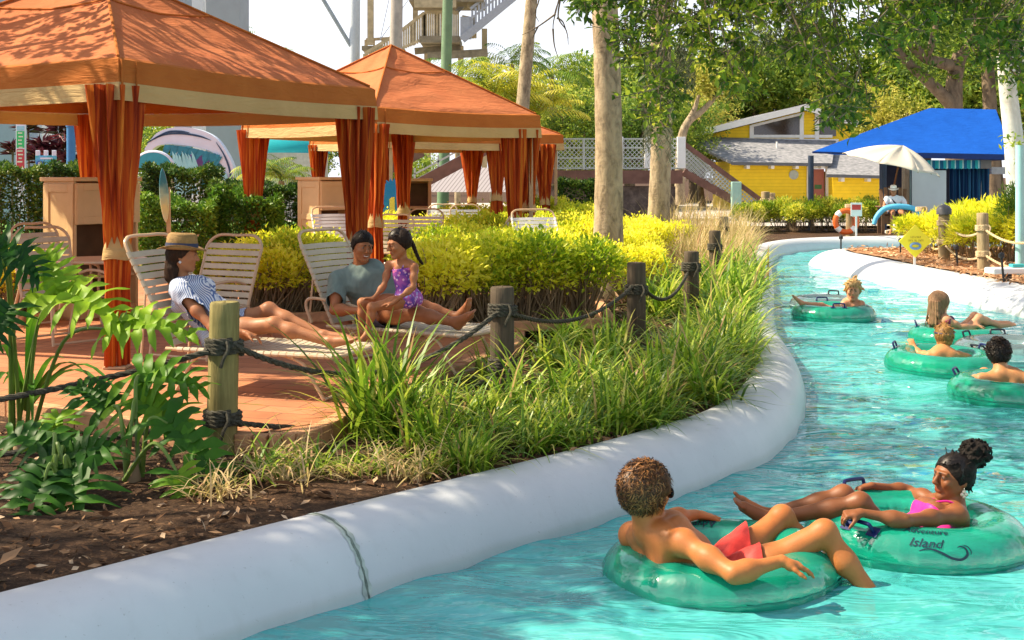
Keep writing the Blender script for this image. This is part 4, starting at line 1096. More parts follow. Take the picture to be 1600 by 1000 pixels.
# ================================================================== raised walkway with wire fence, stair rail
M_RUSTB = simple('brown_boards', (.20, .10, .075), .8, .3, 3, .3, 40); M_STEEL = simple('pale_steel', (.50, .54, .52), .5, .1)
t_ = NT('wire_mesh'); vec = t_.coord('Object', rot=(0, rad(45), 0)); sp = t_.n.new('ShaderNodeSeparateXYZ'); t_.link(vec, sp.inputs[0])
fa = t_.math('FRACT', t_.math('MULTIPLY', sp.outputs[0], 9)); fb = t_.math('FRACT', t_.math('MULTIPLY', sp.outputs[2], 9))
mk_ = t_.math('MAXIMUM', t_.math('LESS_THAN', fa, .22), t_.math('LESS_THAN', fb, .22))
tr_ = t_.n.new('ShaderNodeBsdfTransparent'); ms = t_.n.new('ShaderNodeMixShader'); t_.link(mk_, ms.inputs[0]); t_.link(tr_.outputs[0], ms.inputs[1]); t_.link(t_.bsdf((.50, .54, .50), .5), ms.inputs[2]); M_WIRE = t_.done(ms.outputs[0])
WD = 45.0
wk = thing('raised_walkway', 'raised brown walkway with wire fence panels behind the trunks', 'walkway', (X(960, WD), WD, BZ)); off = V3(wk.location)
b = MB(); xa, xb = X(846, WD), X(1066, WD)
b.box(L_((xa + xb) / 2, WD + 1.2, (Z(266, WD) + Z(287, WD)) / 2), (xb - xa, 2.6, Z(266, WD) - Z(287, WD))); b.build('deck', M_RUSTB, wk)
b = MB(); b.box(L_((xa + xb) / 2, WD + 1.3, (BZ + Z(287, WD)) / 2 - .1), (xb - xa - .4, 2.0, Z(287, WD) - BZ)); b.build('base', simple('rough_stone', (.16, .12, .10), .9, .5, 5, .8, 12), wk)
for u in (870, 912, 967, 1013, 1064):
    b = MB(); big_ = u in (967, 1013, 1064); b.box(L_(X(u, WD), WD - .05, (Z(265, WD) + Z(216 if not big_ else 212, WD)) / 2), (.28 if big_ else .08, .28 if big_ else .08, Z(216, WD) - Z(265, WD))); b.build('fence_post', M_WHT if big_ else M_STEEL, wk, bevel=.01)
b = MB()
for v in (217, 231, 247, 263): b.bar(L_(xa, WD - .03, Z(v, WD)), L_(xb, WD - .03, Z(v, WD)), .05, .05)
b.build('rail', M_STEEL, wk)
b = MB(); b.add([L_(xa, WD, Z(265, WD)), L_(xb, WD, Z(265, WD)), L_(xb, WD, Z(217, WD)), L_(xa, WD, Z(217, WD))], [(0, 1, 2, 3)]); b.build('wire_panel', M_WIRE, wk)
st = thing('stair', 'brown railed stair coming down from the walkway to the far hedge', 'stair', (X(1130, 46), 46, BZ)); off = V3(st.location)
def stair_rail(nm, y, d0=0):
    a = L_(X(1068, y), y, Z(224, y)); c = L_(X(1196, y), y, Z(318, y)); b = MB(); b.bar(a, c, .14, .16); b.build('handrail', M_RUSTB, st)
    b = MB(); dn = V3((0, 0, -1.0)); b.add([a + dn, c + dn * .55, c, a], [(0, 1, 2, 3)]); b.build('wire_panel', M_WIRE, st)
    b = MB(); b.bar(a + dn * 1.02, c + dn * .55, .12, .26); b.build('stringer', M_RUSTB, st)
stair_rail('a', 45.2); stair_rail('b', 46.9)
b = MB()
for k in range(12):
    f = (k + .5) / 12; p = L_(X(1068, 46), 46, Z(224, 46) - 1.05).lerp(L_(X(1196, 46), 46, Z(318, 46) - .55), f); b.box(p, (.34, 1.6, .05))
b.build('treads', M_RUSTB, st)
for u, v in ((1150, 284),):
    b = MB(); b.box(L_(X(u, 45.0), 45.0, (Z(v, 45) + BZ) / 2), (.34, .3, Z(v, 45) - BZ)); b.build('newel', simple('mint_paint', (.36, .58, .50), .6, .1), st, bevel=.02)

# ramp behind the tents
rp_ = thing('ramp', 'brown planked ramp with pipe rails behind the farthest tent', 'ramp', (X(690, 40), 40, BZ)); off = V3(rp_.location)
for k, (ua, va, ub, vb) in enumerate(((600, 268, 660, 236), (648, 292, 760, 232))):
    b = MB(); b.bar(L_(X(ua, 40 - k * 3), 40 - k * 3, Z(va, 40 - k * 3)), L_(X(ub, 40 - k * 3), 40 - k * 3, Z(vb, 40 - k * 3)), .2, .34); b.build('stringer', M_RUSTB, rp_)
    b = MB()
    for dv in (-10, -20): b.bar(L_(X(ua, 40 - k * 3), 40 - k * 3, Z(va + dv, 40 - k * 3)), L_(X(ub, 40 - k * 3), 40 - k * 3, Z(vb + dv, 40 - k * 3)), .05, .05)
    for f in (0, .33, .66, 1): p = L_(X(ua + (ub - ua) * f, 40 - k * 3), 40 - k * 3, Z(va + (vb - va) * f, 40 - k * 3)); b.bar(p, p + V3((0, 0, .55)), .05, .05)
    b.build('rail', M_STEEL, rp_)
b = MB(); b.add([L_(X(648, 38.5), 38.5, Z(300, 38.5)), L_(X(790, 38.5), 38.5, Z(300, 38.5)), L_(X(790, 39.5), 39.5, Z(262, 39.5)), L_(X(700, 39.5), 39.5, Z(262, 39.5))], [(0, 1, 2, 3)])
t_ = NT('grey_planks'); vec = t_.coord('Object', rot=(0, 0, .5)); wv = t_.n.new('ShaderNodeTexWave'); wv.inputs['Scale'].default_value = 3.0; wv.inputs['Distortion'].default_value = .3; t_.link(vec, wv.inputs['Vector'])
b.build('planking', t_.done(t_.bsdf(t_.ramp(wv.outputs['Fac'], [(0, (.16, .14, .15)), (.3, (.34, .32, .34))]), .8)), rp_)

# ================================================================== slide tower, poles, columns
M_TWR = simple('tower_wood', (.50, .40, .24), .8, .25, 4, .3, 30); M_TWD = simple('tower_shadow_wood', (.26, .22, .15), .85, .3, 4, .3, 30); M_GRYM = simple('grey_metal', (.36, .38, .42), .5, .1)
M_GRN = simple('green_pole_paint', (.16, .26, .15), .6, .2, 3); M_GRP = simple('old_pole', (.40, .36, .32), .85, .2, 3, .4, 20)
TD = 58.0
tw = thing('slide_tower', 'wooden slide tower with slatted landing railings and a grey metal stair', 'tower', (X(690, TD), TD, BZ)); off = V3(tw.location)
T = lambda u, v, dy=0: L_(X(u, TD + dy), TD + dy, Z(v, TD + dy))
def tpost(u, v0, v1, w, mat, dy=0, nm='post'):
    b = MB(); a = T(u, v1, dy); c = T(u, v0, dy); b.bar(a, c, w, w, up=(0, 1, 0)); b.build(nm, mat, tw)
for u, v0, v1, w_, dy in ((579, -60, 70, .28, 2), (735, -60, 12, .26, 0), (649, -60, 30, .24, 3), (757, 45, 300, .26, 3), (668, 70, 300, .3, 2), (720, 72, 300, .26, 2)): tpost(u, v0, v1, w_, M_TWR, dy)
def railing(u0, u1, vt0, vt1, h0, h1, n, dy=0):
    b = MB()
    for k in range(n + 1):
        f = k / n; u = u0 + (u1 - u0) * f; vt = vt0 + (vt1 - vt0) * f; vb = vt + h0 + (h1 - h0) * f
        thick = .16 if k % 6 == 0 else .085
        b.bar(T(u, vb, dy), T(u, vt, dy), thick, .05, up=(0, 1, 0))
    b.bar(T(u0, vt0, dy), T(u1, vt1, dy), .10, .14); b.bar(T(u0, vt0 + h0 * .9, dy), T(u1, vt1 + h1 * .9, dy), .08, .10)
    b.build('railing', M_TWR, tw)
railing(570, 624, 84, 50, 20, 30, 14); railing(624, 663, 50, 20, 30, 44, 11); railing(663, 716, 19, 19, 44, 44, 16); railing(722, 742, 26, 30, 36, 30, 6)
railing(572, 610, 62, 60, 16, 16, 3, 3)
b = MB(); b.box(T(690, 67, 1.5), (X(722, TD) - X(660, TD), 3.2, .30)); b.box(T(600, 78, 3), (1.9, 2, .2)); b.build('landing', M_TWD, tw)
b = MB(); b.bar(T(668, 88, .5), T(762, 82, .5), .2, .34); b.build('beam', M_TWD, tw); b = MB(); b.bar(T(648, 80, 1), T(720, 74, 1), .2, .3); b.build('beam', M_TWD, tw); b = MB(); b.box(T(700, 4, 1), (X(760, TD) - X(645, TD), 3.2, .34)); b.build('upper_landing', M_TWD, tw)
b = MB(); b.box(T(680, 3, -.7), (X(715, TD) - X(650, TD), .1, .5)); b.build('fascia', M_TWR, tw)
b = MB(); b.bar(T(722, 62, -.4), T(812, -12, -.4), .16, .34); b.build('stringer', M_GRYM, tw); b = MB(); b.bar(T(735, 14, 1.2), T(760, -10, 1.2), .16, .3); b.build('stringer', M_GRYM, tw); b = MB(); b.bar(T(710, 22, 1.2), T(738, -6, 1.2), .12, .2); b.build('stringer', M_GRYM, tw)
b = MB()
for k in range(15):
    f = k / 14; u = 738 + 74 * f; v = 36 - 62 * f; b.bar(T(u, v + 8, -.4), T(u, v - 20, -.4), .10, .05, up=(0, 1, 0))
b.bar(T(735, 14, -.4), T(812, -48, -.4), .1, .12); b.bar(T(735, 30, -.4), T(812, -34, -.4), .1, .08); b.build('stair_rail', M_GRYM, tw)
b = MB(); b.box(T(728, 44, -.3), (.5, .2, 1.0)); b.build('grey_panel', M_GRYM, tw)

def pole(nm, label, u0, v0, u1, v1, d, r0, r1, mat, cat='pole', group=None):
    """standing pole: pixel column u1 at its foot (ground) and u0 at height row v0"""
    foot = V3((X(u1, d), d, BZ)); top = V3((X(u0, d), d, Z(v0, d))) - foot
    b = MB(); n = 14; b.tube([V3((0, 0, -.2)).lerp(top, k / n) for k in range(n + 1)], [r0 + (r1 - r0) * k / n for k in range(n + 1)], 16)
    o = b.build(nm, mat, smooth=True, loc=foot); return tag(o, label, cat, group)
pole('utility_pole', 'weathered grey wooden pole behind the peak of the middle tent', 621, -70, 614, 300, 52, .30, .24, M_GRP)
pole('green_pole', 'green painted pole in front of the slide tower', 701, -60, 691, 300, 42, .20, .16, M_GRN)
wp = pole('steel_mast', 'pale grey steel mast with a diagonal brace', 556, -120, 551, 300, 62, .29, .25, simple('pale_mast', (.50, .56, .62), .45, .06))
b = MB(); b.tube([(X(552, 62) - X(551, 62), -.1, Z(78, 62) - BZ), (X(470, 62) - X(551, 62), -.1, Z(-60, 62) - BZ)], .10, 10); b.build('brace', simple('brace_grey', (.30, .35, .38), .5), wp, smooth=True)
b = MB(); w0 = V3((X(606, 57), 57, Z(-40, 57))); w1 = V3((X(592, 57), 57, Z(62, 57)))
for dz in (0, 1): b.tube([V3((X(612 + dz * 40, 57), 57, Z(-20, 57))), V3((X(594, 57), 57, Z(62, 57)))], .018, 5)
tag(b.build('guy_wires', M_GRYM), 'pair of thin dark guy wires beside the grey wooden pole', 'wire')

M_COLG = simple('grey_stucco', (.34, .37, .42), .8, .08, 1.5, .2, 50); M_COLW = simple('white_stucco', (.74, .75, .77), .8, .06, 1.5, .2, 50)
def column(label, u0, u1, d, vt, mat, dp=1.0):
    b = MB(); wd = X(u1, d) - X(u0, d); h = Z(vt, d) - BZ; b.box((0, dp / 2, h / 2 - .1), (wd, dp, h + .2)); b.box((0, dp / 2, h * .5), (wd + .10, dp + .10, .16)); b.box((0, dp / 2, .25), (wd + .14, dp + .14, .5))
    o = b.build('tower_column', mat, bevel=.02, loc=((X(u0, d) + X(u1, d)) / 2, d, BZ)); return tag(o, label, 'column', 'stucco columns of the slide structure')
column('broad grey stucco column behind the wave sculpture', 321, 375, 46, -80, M_COLG, 1.6)
column('narrow grey stucco column above the nearest tent', 272, 290, 50, -80, M_COLG)
column('white stucco column between two grey ones', 296, 318, 52, -80, M_COLW)
column('broad pale blue-grey column behind the green and red board', -60, 34, 44, -60, simple('blue_stucco', (.30, .38, .50), .8, .08, 1.5), 1.5)
column('white column behind the purple leaved plants', 50, 66, 46, -60, M_COLW)
column('grey column behind the purple leaved plants', 68, 108, 48, -60, M_COLG)

# ================================================================== signs and sculpture behind the hedges
SDp = 34.0
wv = thing('wave_sculpture', 'white and teal curling wave sculpture behind the clipped hedges', 'sculpture', (X(305, SDp), SDp, BZ)); off = V3(wv.location)
def crescent(nm, mat, outer, inner, y0, y1):
    """outline between two splines given in picture rows and columns at the sculpture's own distance"""
    a = spline([(X(u, SDp), 0, Z(v, SDp)) for u, v in outer], 8); c = spline([(X(u, SDp), 0, Z(v, SDp)) for u, v in inner], 8)
    n = min(len(a), len(c)); b = MB(); rows = []
    for k in range(n):
        p = a[int(k * (len(a) - 1) / (n - 1))]; q = c[int(k * (len(c) - 1) / (n - 1))]
        rows.append([V3((p.x, SDp + y0, p.z)) - off, V3((q.x, SDp + y0, q.z)) - off, V3((q.x, SDp + y1, q.z)) - off, V3((p.x, SDp + y1, p.z)) - off])
    b.grid(rows, wrap=True); b.add(rows[0], [(0, 1, 2, 3)]); b.add(rows[-1], [(3, 2, 1, 0)]); return b.build(nm, mat, wv)
M_WVW = simple('wave_white', (.62, .72, .86), .5, .06, 3); M_WVT = simple('wave_teal', (.02, .22, .32), .5, .3, 8); M_WVL = simple('wave_light', (.28, .66, .72), .5, .2, 5); M_WVK = simple('wave_ink', (.02, .06, .13), .6)
crescent('crest', M_WVW, [(226, 232), (245, 208), (272, 199), (305, 201), (335, 214), (355, 240), (366, 268), (367, 300)], [(226, 246), (246, 228), (275, 226), (305, 230), (332, 238), (345, 256), (353, 276), (352, 302)], 0, .35)
for k, (o, i) in enumerate((([(230, 222), (252, 211), (280, 207), (310, 211), (330, 219)], [(230, 224), (254, 212.5), (280, 210), (308, 213.5), (330, 219.5)]), ([(240, 216), (262, 205), (282, 204), (296, 207)], [(240, 217), (264, 208), (282, 207), (296, 207.6)]), ([(338, 222), (352, 243), (361, 268), (363, 298)], [(338, 223), (350, 244), (358, 268), (360.5, 298)]))):
    crescent('ink_line', M_WVK, o, i, -.02, .0)
# feathered teal inside of the curl
b = MB()
for k in range(26):
    f = k / 25; u = 262 + 82 * f; v = 226 + 16 * f ** 1.6 + (2 if k % 2 else 0); ln = 16 + 7 * math.sin(k * 2.1); dx = -9 - 5 * math.sin(k * 1.3); yy = -.03 - .004 * (k % 5)
    pts = [(u - 4, v), (u + 4, v + 1), (u + 2 + dx * .4, v + ln * .6), (u + dx, v + ln)]
    b.prism([(X(p, SDp) - off.x, Z(q, SDp) - off.z) for p, q in pts], SDp + yy - off.y - .02, SDp + yy - off.y)
b.build('feathered_curl', M_WVT, wv)
b = MB()
for k in range(16):
    f = k / 15
    if k < 7: u, v, du, dv = 270 + 5 * k, 236 + (k % 3) * 2, 8 + k, 34
    else: u, v, du, dv = 328 + 3 * (k - 7), 262 + 2 * (k % 4), 6 + k % 5, 32
    pts = [(u, v), (u + 4, v + 6), (u + 5 + du * .3, v + dv * .6), (u + du, v + dv), (u + du * .2, v + dv * .7)]; yy = -.05 - .004 * (k % 4)
    b.prism([(X(p, SDp) - off.x, Z(q, SDp) - off.z) for p, q in pts], SDp + yy - off.y - .02, SDp + yy - off.y)
b.build('foam_streaks', M_WVL, wv)
crescent('lower_swirl', M_WVT, [(316, 262), (338, 254), (348, 268), (349, 300)], [(312, 300), (328, 280), (334, 284), (330, 300)], .02, .2)
crescent('base_swirl', M_WVL, [(290, 228), (276, 244), (272, 270), (274, 304)], [(300, 228), (288, 246), (290, 270), (312, 304)], .02, .2)
pb = thing('purple_board', 'purple and blue picture board inside the curl of the wave sculpture', 'board', (X(316, 34.6), 34.6, BZ))
t_ = NT('purple_print'); vec = t_.coord('Object'); c_ = t_.ramp(t_.noise(vec, 2.2, 2), [(.3, (.08, .06, .40)), (.5, (.36, .12, .48)), (.7, (.10, .22, .58))]); M_PUR = t_.done(t_.bsdf(c_, .4))
b = MB(); b.box((0, 0, Z(255, 34.6) - BZ), (X(341, 34.6) - X(288, 34.6), .06, Z(242, 34.6) - Z(269, 34.6))); b.build('panel', M_PUR, pb, bevel=.01)
for x in (-.55, .1): b = MB(); b.box((x, .05, .45), (.08, .06, 1.7)); b.build('post', M_GRYM, pb)
dk = MB(); dk.prism([(.46 * math.cos(rad(a)) * 1.0, .46 * math.sin(rad(a)) * .8) for a in range(0, 181, 9)], -.05, .05)
o = dk.build('board_top', simple('teal_board', (.03, .32, .42), .4, .15), loc=(X(240, 31), 31, Z(262, 31))); tag(o, 'round topped teal board with a pale rim behind the hedge', 'board')
b = MB(); b.tube([(.47 * math.cos(rad(a)), 0, .47 * math.sin(rad(a)) * .8) for a in range(0, 181, 9)], .05, 8); b.build('rim', M_WVW, o, smooth=True)
b = MB(); b.box((0, .02, -.65), (.12, .08, 1.3)); b.build('post', M_GRYM, o)

gb = thing('tall_board', 'tall narrow board with a green field above a red one', 'sign', (X(33, 36), 36, BZ)); zt_ = Z(192, 36) - BZ; wd = X(41, 36) - X(26, 36)
b = MB(); b.box((0, 0, zt_ / 2), (wd, .08, zt_)); b.build('panel', M_WVW, gb, bevel=.01)
for nm, c, va, vb in (('green_field', (.03, .48, .16), 205, 231), ('red_field', (.45, .05, .07), 233, 262), ('blue_field', (.25, .55, .70), 197, 204)):
    b = MB(); b.box((0, -.045, (Z(va, 36) + Z(vb, 36)) / 2 - BZ), (wd * .8, .012, Z(va, 36) - Z(vb, 36))); b.build(nm, simple(nm, c, .5, .1), gb)
b = MB()
for k in range(9):
    b.box((rs.uniform(-.02, .02), -.055, Z(208 + k * 5.6, 36) - BZ), (wd * rs.uniform(.3, .55), .006, .04))
b.build('lettering', simple('faint_ink', (.55, .70, .55), .5), gb)
ib = thing('info_board', 'blue information board with a round white emblem between two hedges', 'sign', (X(72, 27), 27, BZ)); zt_ = Z(243, 27) - BZ; wd = X(88, 27) - X(56, 27)
t_ = NT('info_print'); vec = t_.coord('Object'); M_INF = t_.done(t_.bsdf(t_.ramp(t_.noise(vec, 4.5, 3), [(.35, (.04, .26, .55)), (.5, (.10, .45, .72)), (.62, (.04, .36, .42))]), .4))
b = MB(); b.box((0, 0, zt_ / 2 + .1), (wd, .06, zt_ - .2)); b.build('panel', M_INF, ib, bevel=.01)
for x in (-.4, 0, .4): b = MB(); b.box((x * wd, 0, zt_ + .05), (wd * .2, .05, .12)); b.build('crown_trim', M_WVW, ib, bevel=.01)
b = MB(); b.lathe([(.001, 0), (.075, 0), (.075, .01), (.001, .012)], c=(-wd * .27, -.032, zt_ - .18), axis=(0, -1, 0), n=20); b.build('emblem', simple('emblem_blue', (.02, .08, .38), .4), ib, smooth=True)
b = MB(); b.lathe([(.001, 0), (.035, 0), (.035, .01), (.001, .011)], c=(-wd * .27, -.044, zt_ - .17), axis=(0, -1, 0), n=16); b.box((-wd * .27, -.036, zt_ - .34), (.09, .01, .05)); b.box((.02, -.036, zt_ - .06), (wd * .6, .008, .035)); b.build('emblem_figure', M_WVW, ib)
bp = MB(); bp.lathe([(.11, 0), (.11, Z(196, 33) - BZ)], n=16); bp.lathe([(.13, 0), (.13, .1), (.10, .2)], c=(0, 0, Z(198, 33) - BZ), n=16)
tag(bp.build('blue_post', simple('blue_post_paint', (.03, .18, .42), .5, .1), smooth=True, loc=(X(111, 33), 33, BZ)), 'round blue post with a white cap beside the far curtain', 'post')
sb = thing('surfboard_sign', 'small surfboard shaped sign fixed to a wooden stake', 'sign', (X(259, 16), 16, PZ)); zc = Z(305, 16) - PZ; hh = .345
b = MB(); ol = [(.055 * math.sin(PI * min(1, k / 10) ** .8) * (1 if k < 10 else 1), 0) for k in range(11)]
ol = [(-.056 * math.sin(PI * k / 14) ** .6, -hh + 2 * hh * k / 14) for k in range(15)] + [(.056 * math.sin(PI * k / 14) ** .6, hh - 2 * hh * k / 14) for k in range(1, 14)]
M_ = Matrix.Translation((-.02, 0, zc)) @ Matrix.Rotation(rad(-4), 4, 'Y'); b.prism([(x, z) for x, z in ol], -.02, .02, M_)
t_ = NT('surfboard_print'); vec = t_.coord('Object'); sp = t_.n.new('ShaderNodeSeparateXYZ'); t_.link(vec, sp.inputs[0])
zz = t_.math('ADD', sp.outputs[2], t_.math('MULTIPLY', t_.noise(vec, 9, 2), .25)); c_ = t_.ramp(t_.math('MULTIPLY', t_.math('SUBTRACT', zz, zc - .3), 1.3), [(.1, (.62, .62, .45)), (.35, (.70, .66, .30)), (.55, (.35, .55, .45)), (.75, (.02, .20, .28))]); b.build('board', t_.done(t_.bsdf(c_, .3)), sb, bevel=.01)
b = MB(); b.bar((.045, .03, -.05), (.02, .03, zc + .1), .045, .045); b.build('stake', M_TUBE, sb)
# teal slide dome
dm = thing('slide_dome', 'teal rounded slide cover seen between the curtains', 'slide', (X(436, 50), 50, BZ)); b = MB(); rows = []
for i in range(13):
    a = PI / 2 * i / 12; rows.append([V3((2.0 * math.cos(a) * math.cos(t), 1.6 * math.cos(a) * math.sin(t), Z(240, 50) - BZ + (Z(203, 50) - Z(240, 50)) * math.sin(a))) for t in [2 * PI * k / 32 for k in range(32)]])
b.grid(rows, wrap=True); b.build('cover', simple('teal_gelcoat', (.02, .40, .46), .3, .1, 2), dm, smooth=True)
b = MB(); b.lathe([(1.9, 0), (1.9, Z(240, 50) - BZ)], n=32); b.build('side', simple('cream_base', (.62, .60, .52), .7), dm, smooth=True)
# ================================================================== vegetation
def unit(a): return a / np.maximum(np.linalg.norm(a, axis=1, keepdims=True), 1e-9)
def leaf_arrays(P, D, L, Wd, rs, fold=.25, droop=.15):
    """folded rhombic leaves: n points, n directions -> verts (n*4), tris (n*2)"""
    n = len(P); D = unit(D); R = unit(np.cross(D, unit(rs.normal(size=(n, 3)) * .6 + np.array([0, 0, 1.0])))); U = np.cross(R, D)
    L = np.broadcast_to(np.asarray(L, float), (n,))[:, None]; Wd = np.broadcast_to(np.asarray(Wd, float), (n,))[:, None]
    m = P + D * L * .45
    V = np.stack([P, m + R * Wd * .5 + U * Wd * fold * .5, P + D * L - U * L * droop, m - R * Wd * .5 + U * Wd * fold * .5], 1).reshape(-1, 3)
    b = np.arange(n)[:, None] * 4
    F = np.concatenate([b + np.array([[0, 1, 2]]), b + np.array([[0, 2, 3]])], 0)
    return V, F
def smooth_tint(P, rs, scale=3.0, spread=.35):
    t = np.zeros(len(P))
    for _ in range(4):
        d = rs.normal(size=3) * scale; t += np.sin(P @ d + rs.rand() * 6.28)
    return np.clip(.5 + t * .12 + rs.normal(size=len(P)) * spread * .5, 0, 1)
def twigs(mb, base, tips, r0=.01, r1=.004, bend=.1, rnd=None):
    rnd = rnd or random.Random(1)
    for t in tips:
        t = V3(t); m = V3(base).lerp(t, .5) + V3((rnd.uniform(-bend, bend), rnd.uniform(-bend, bend), rnd.uniform(-bend, bend)))
        mb.tube(spline([base, m, t], 3), [r0 + (r1 - r0) * k / 6 for k in range(7)], 5)

M_DUR = leafmat('golden_leaf', [(0, (.34, .46, .02)), (.3, (.72, .74, .03)), (.65, (.90, .86, .05)), (1, (.95, .90, .12))], .5)
M_DURG = leafmat('lime_leaf', [(0, (.22, .36, .018)), (.35, (.52, .62, .03)), (.7, (.80, .80, .05)), (1, (.90, .86, .10))], .5)
M_HDG = leafmat('hedge_leaf', [(0, (.018, .05, .010)), (.5, (.045, .115, .016)), (.85, (.10, .20, .02)), (1, (.20, .28, .04))], .25)
M_HDL = leafmat('light_hedge_leaf', [(0, (.04, .11, .012)), (.5, (.11, .25, .02)), (1, (.26, .40, .04))], .3)
M_CRO = leafmat('croton_leaf', [(0, (.08, .20, .015)), (.4, (.32, .44, .03)), (.7, (.68, .66, .05)), (1, (.85, .80, .14))], .4)
M_OAK = leafmat('oak_leaf', [(0, (.035, .085, .012)), (.45, (.11, .19, .018)), (.8, (.26, .35, .026)), (1, (.50, .53, .05))], .45)
M_TRE = leafmat('tree_leaf', [(0, (.08, .17, .03)), (.4, (.22, .34, .045)), (.75, (.42, .50, .07)), (1, (.62, .62, .12))], .5)
M_TRY = leafmat('yellow_tree_leaf', [(0, (.12, .18, .02)), (.5, (.36, .38, .05)), (1, (.66, .60, .12))], .4)
M_GRS = leafmat('strap_leaf', [(0, (.035, .09, .012)), (.35, (.14, .28, .018)), (.65, (.42, .54, .05)), (.85, (.66, .66, .14)), (.93, (.62, .48, .20)), (1, (.45, .28, .13))], .42, .38)
M_TGR = leafmat('tan_grass', [(0, (.32, .27, .06)), (.4, (.55, .44, .18)), (.8, (.70, .52, .28)), (1, (.60, .34, .20))], .35)
M_PHI = leafmat('split_leaf', [(0, (.012, .06, .010)), (.5, (.06, .19, .012)), (1, (.28, .46, .02))], .35, .48, .22)
M_PLM = leafmat('palm_leaf', [(0, (.04, .12, .014)), (.5, (.14, .27, .02)), (1, (.40, .45, .05))], .35)
M_PLY = leafmat('yellow_palm_leaf', [(0, (.20, .28, .015)), (.5, (.45, .48, .03)), (1, (.75, .66, .08))], .4)
M_PUR_ = leafmat('purple_leaf', [(0, (.03, .008, .012)), (.6, (.10, .02, .035)), (1, (.22, .06, .07))], .2)
M_MOS = leafmat('spanish_moss', [(0, (.10, .11, .06)), (.6, (.22, .22, .13)), (1, (.34, .33, .22))], .3, .8)
M_TWIG = simple('twig', (.30, .21, .12), .85, .3, 6)
def bark(name, c, c2, sc=5):
    t = NT(name); vec = t.coord('Object', scale=(1, 1, .45)); n = t.noise(vec, sc, 6, .7, .5); n2 = t.noise(t.coord('Object', scale=(1, 1, 3.0)), 9, 4)
    cl = t.ramp(n, [(.3, c2), (.55, c), (.75, tuple(min(1, x * 1.25) for x in c))])
    return t.done(t.bsdf(cl, .9, t.bump(t.math('ADD', n, t.math('MULTIPLY', n2, .5)), .6, .03), .15))
M_BRK = bark('grey_bark', (.40, .32, .21), (.13, .10, .065), 8); M_BRKD = bark('oak_bark', (.20, .15, .10), (.09, .065, .045)); M_BRKW = bark('white_bark', (.62, .60, .55), (.42, .39, .34), 3)

def bush_mesh(name, seed, rx, ry, h, n, L, Wd, mats, ntwig=26, low=.22, flat=.0):
    """mesh pair (foliage, stems) of a loose mounded shrub"""
    rs = np.random.RandomState(seed)
    lobes = [(rs.uniform(-.55, .55) * rx, rs.uniform(-.55, .55) * ry, h * rs.uniform(.50, .72), rs.uniform(.32, .5)) for _ in range(9)] + [(0, 0, h * .55, .62)]
    P = []; D = []
    per = n // len(lobes)
    for (cx, cy, cz, s) in lobes:
        d = unit(rs.normal(size=(per, 3))); d[:, 2] = np.where(d[:, 2] < -.35, -d[:, 2], d[:, 2]); r = rs.uniform(.5, 1.04, per) ** .6 * (1 + (rs.rand(per) > .90) * rs.uniform(.05, .38, per))
        p = np.stack([cx + d[:, 0] * rx * s * r * 1.05, cy + d[:, 1] * ry * s * r * 1.05, cz + d[:, 2] * h * s * r * .78], 1); P.append(p); D.append(d)
    P = np.concatenate(P); D = np.concatenate(D); k = P[:, 2] > low * h * rs.uniform(.6, 1.3, len(P)); P = P[k]; D = D[k]
    D = unit(D + rs.normal(size=P.shape) * .55 + np.array([0, 0, .35]))
    V, F = leaf_arrays(P, D, L * rs.uniform(.6, 1.25, len(P)), Wd * rs.uniform(.7, 1.2, len(P)), rs)
    t = np.repeat(smooth_tint(P, rs, 4.5 / max(rx, .4) * .5, .5), 4)
    me = mesh_np(name, V, F, mats, False, tint=t)
    mb = MB(); rnd = random.Random(seed); tw = []
    for i in range(ntwig):
        p = P[rnd.randrange(len(P))]; tw.append(tuple(p))
    for q in tw: twigs(mb, (q[0] * .18 + rnd.uniform(-.06, .06), q[1] * .18 + rnd.uniform(-.06, .06), -.03), [q], .011, .004, .06, rnd)
    st = mesh_np(name + '_stems', mb.v, mb.f, [M_TWIG], True)
    return me, st
def shrub(name, pair, p, rz, sc, label, cat, group):
    t = thing(name, label, cat, p, rz, group); t.scale = sc if hasattr(sc, '__len__') else (sc,) * 3
    link('foliage', pair[0], t); link('stem', pair[1], t); return t

DUR = [bush_mesh('foliage', 10 + k, .62, .55, .86, 2900, .066, .036, [M_DUR if k % 3 else M_DURG], 60, .40) for k in range(4)]
rr = random.Random(3)
def dur(spots, label, group, zz=PZ, h=1.0):
    for i, (u, d, s) in enumerate(spots):
        shrub('golden_shrub', DUR[(i * 7 + int(u)) % 4], (X(u, d), d, zz), rr.uniform(0, 6.28), (s, s, s * h * rr.uniform(.92, 1.06)), label, 'shrub', group)
dur([(665, 12.6, 1.0), (715, 12.9, 1.05), (765, 13.0, 1.0), (815, 13.2, 1.05), (862, 13.3, 1.0), (905, 13.5, 1.0), (690, 14.3, .95), (742, 14.6, 1.0), (792, 14.9, .95), (842, 15.0, 1.0), (888, 15.2, 1.0)],
    'golden leaved shrub in the low hedge between the couple\'s lounger and the tall trunk', 'golden hedge beside the lounger of the man and girl')
dur([(352, 14.0, .8), (390, 13.6, 1.0), (436, 13.7, 1.0), (478, 14.0, 1.0), (505, 14.5, .9), (415, 14.9, .95), (458, 15.2, .95)], 'golden leaved shrub between the empty chair and the pinkish cabinet', 'golden hedge between the two nearest tents')
dur([(-25, 13.8, .9), (14, 13.5, .9), (40, 14.2, .85)], 'golden leaved shrub at the left edge beside the empty strap chairs', 'golden hedge at the left edge')
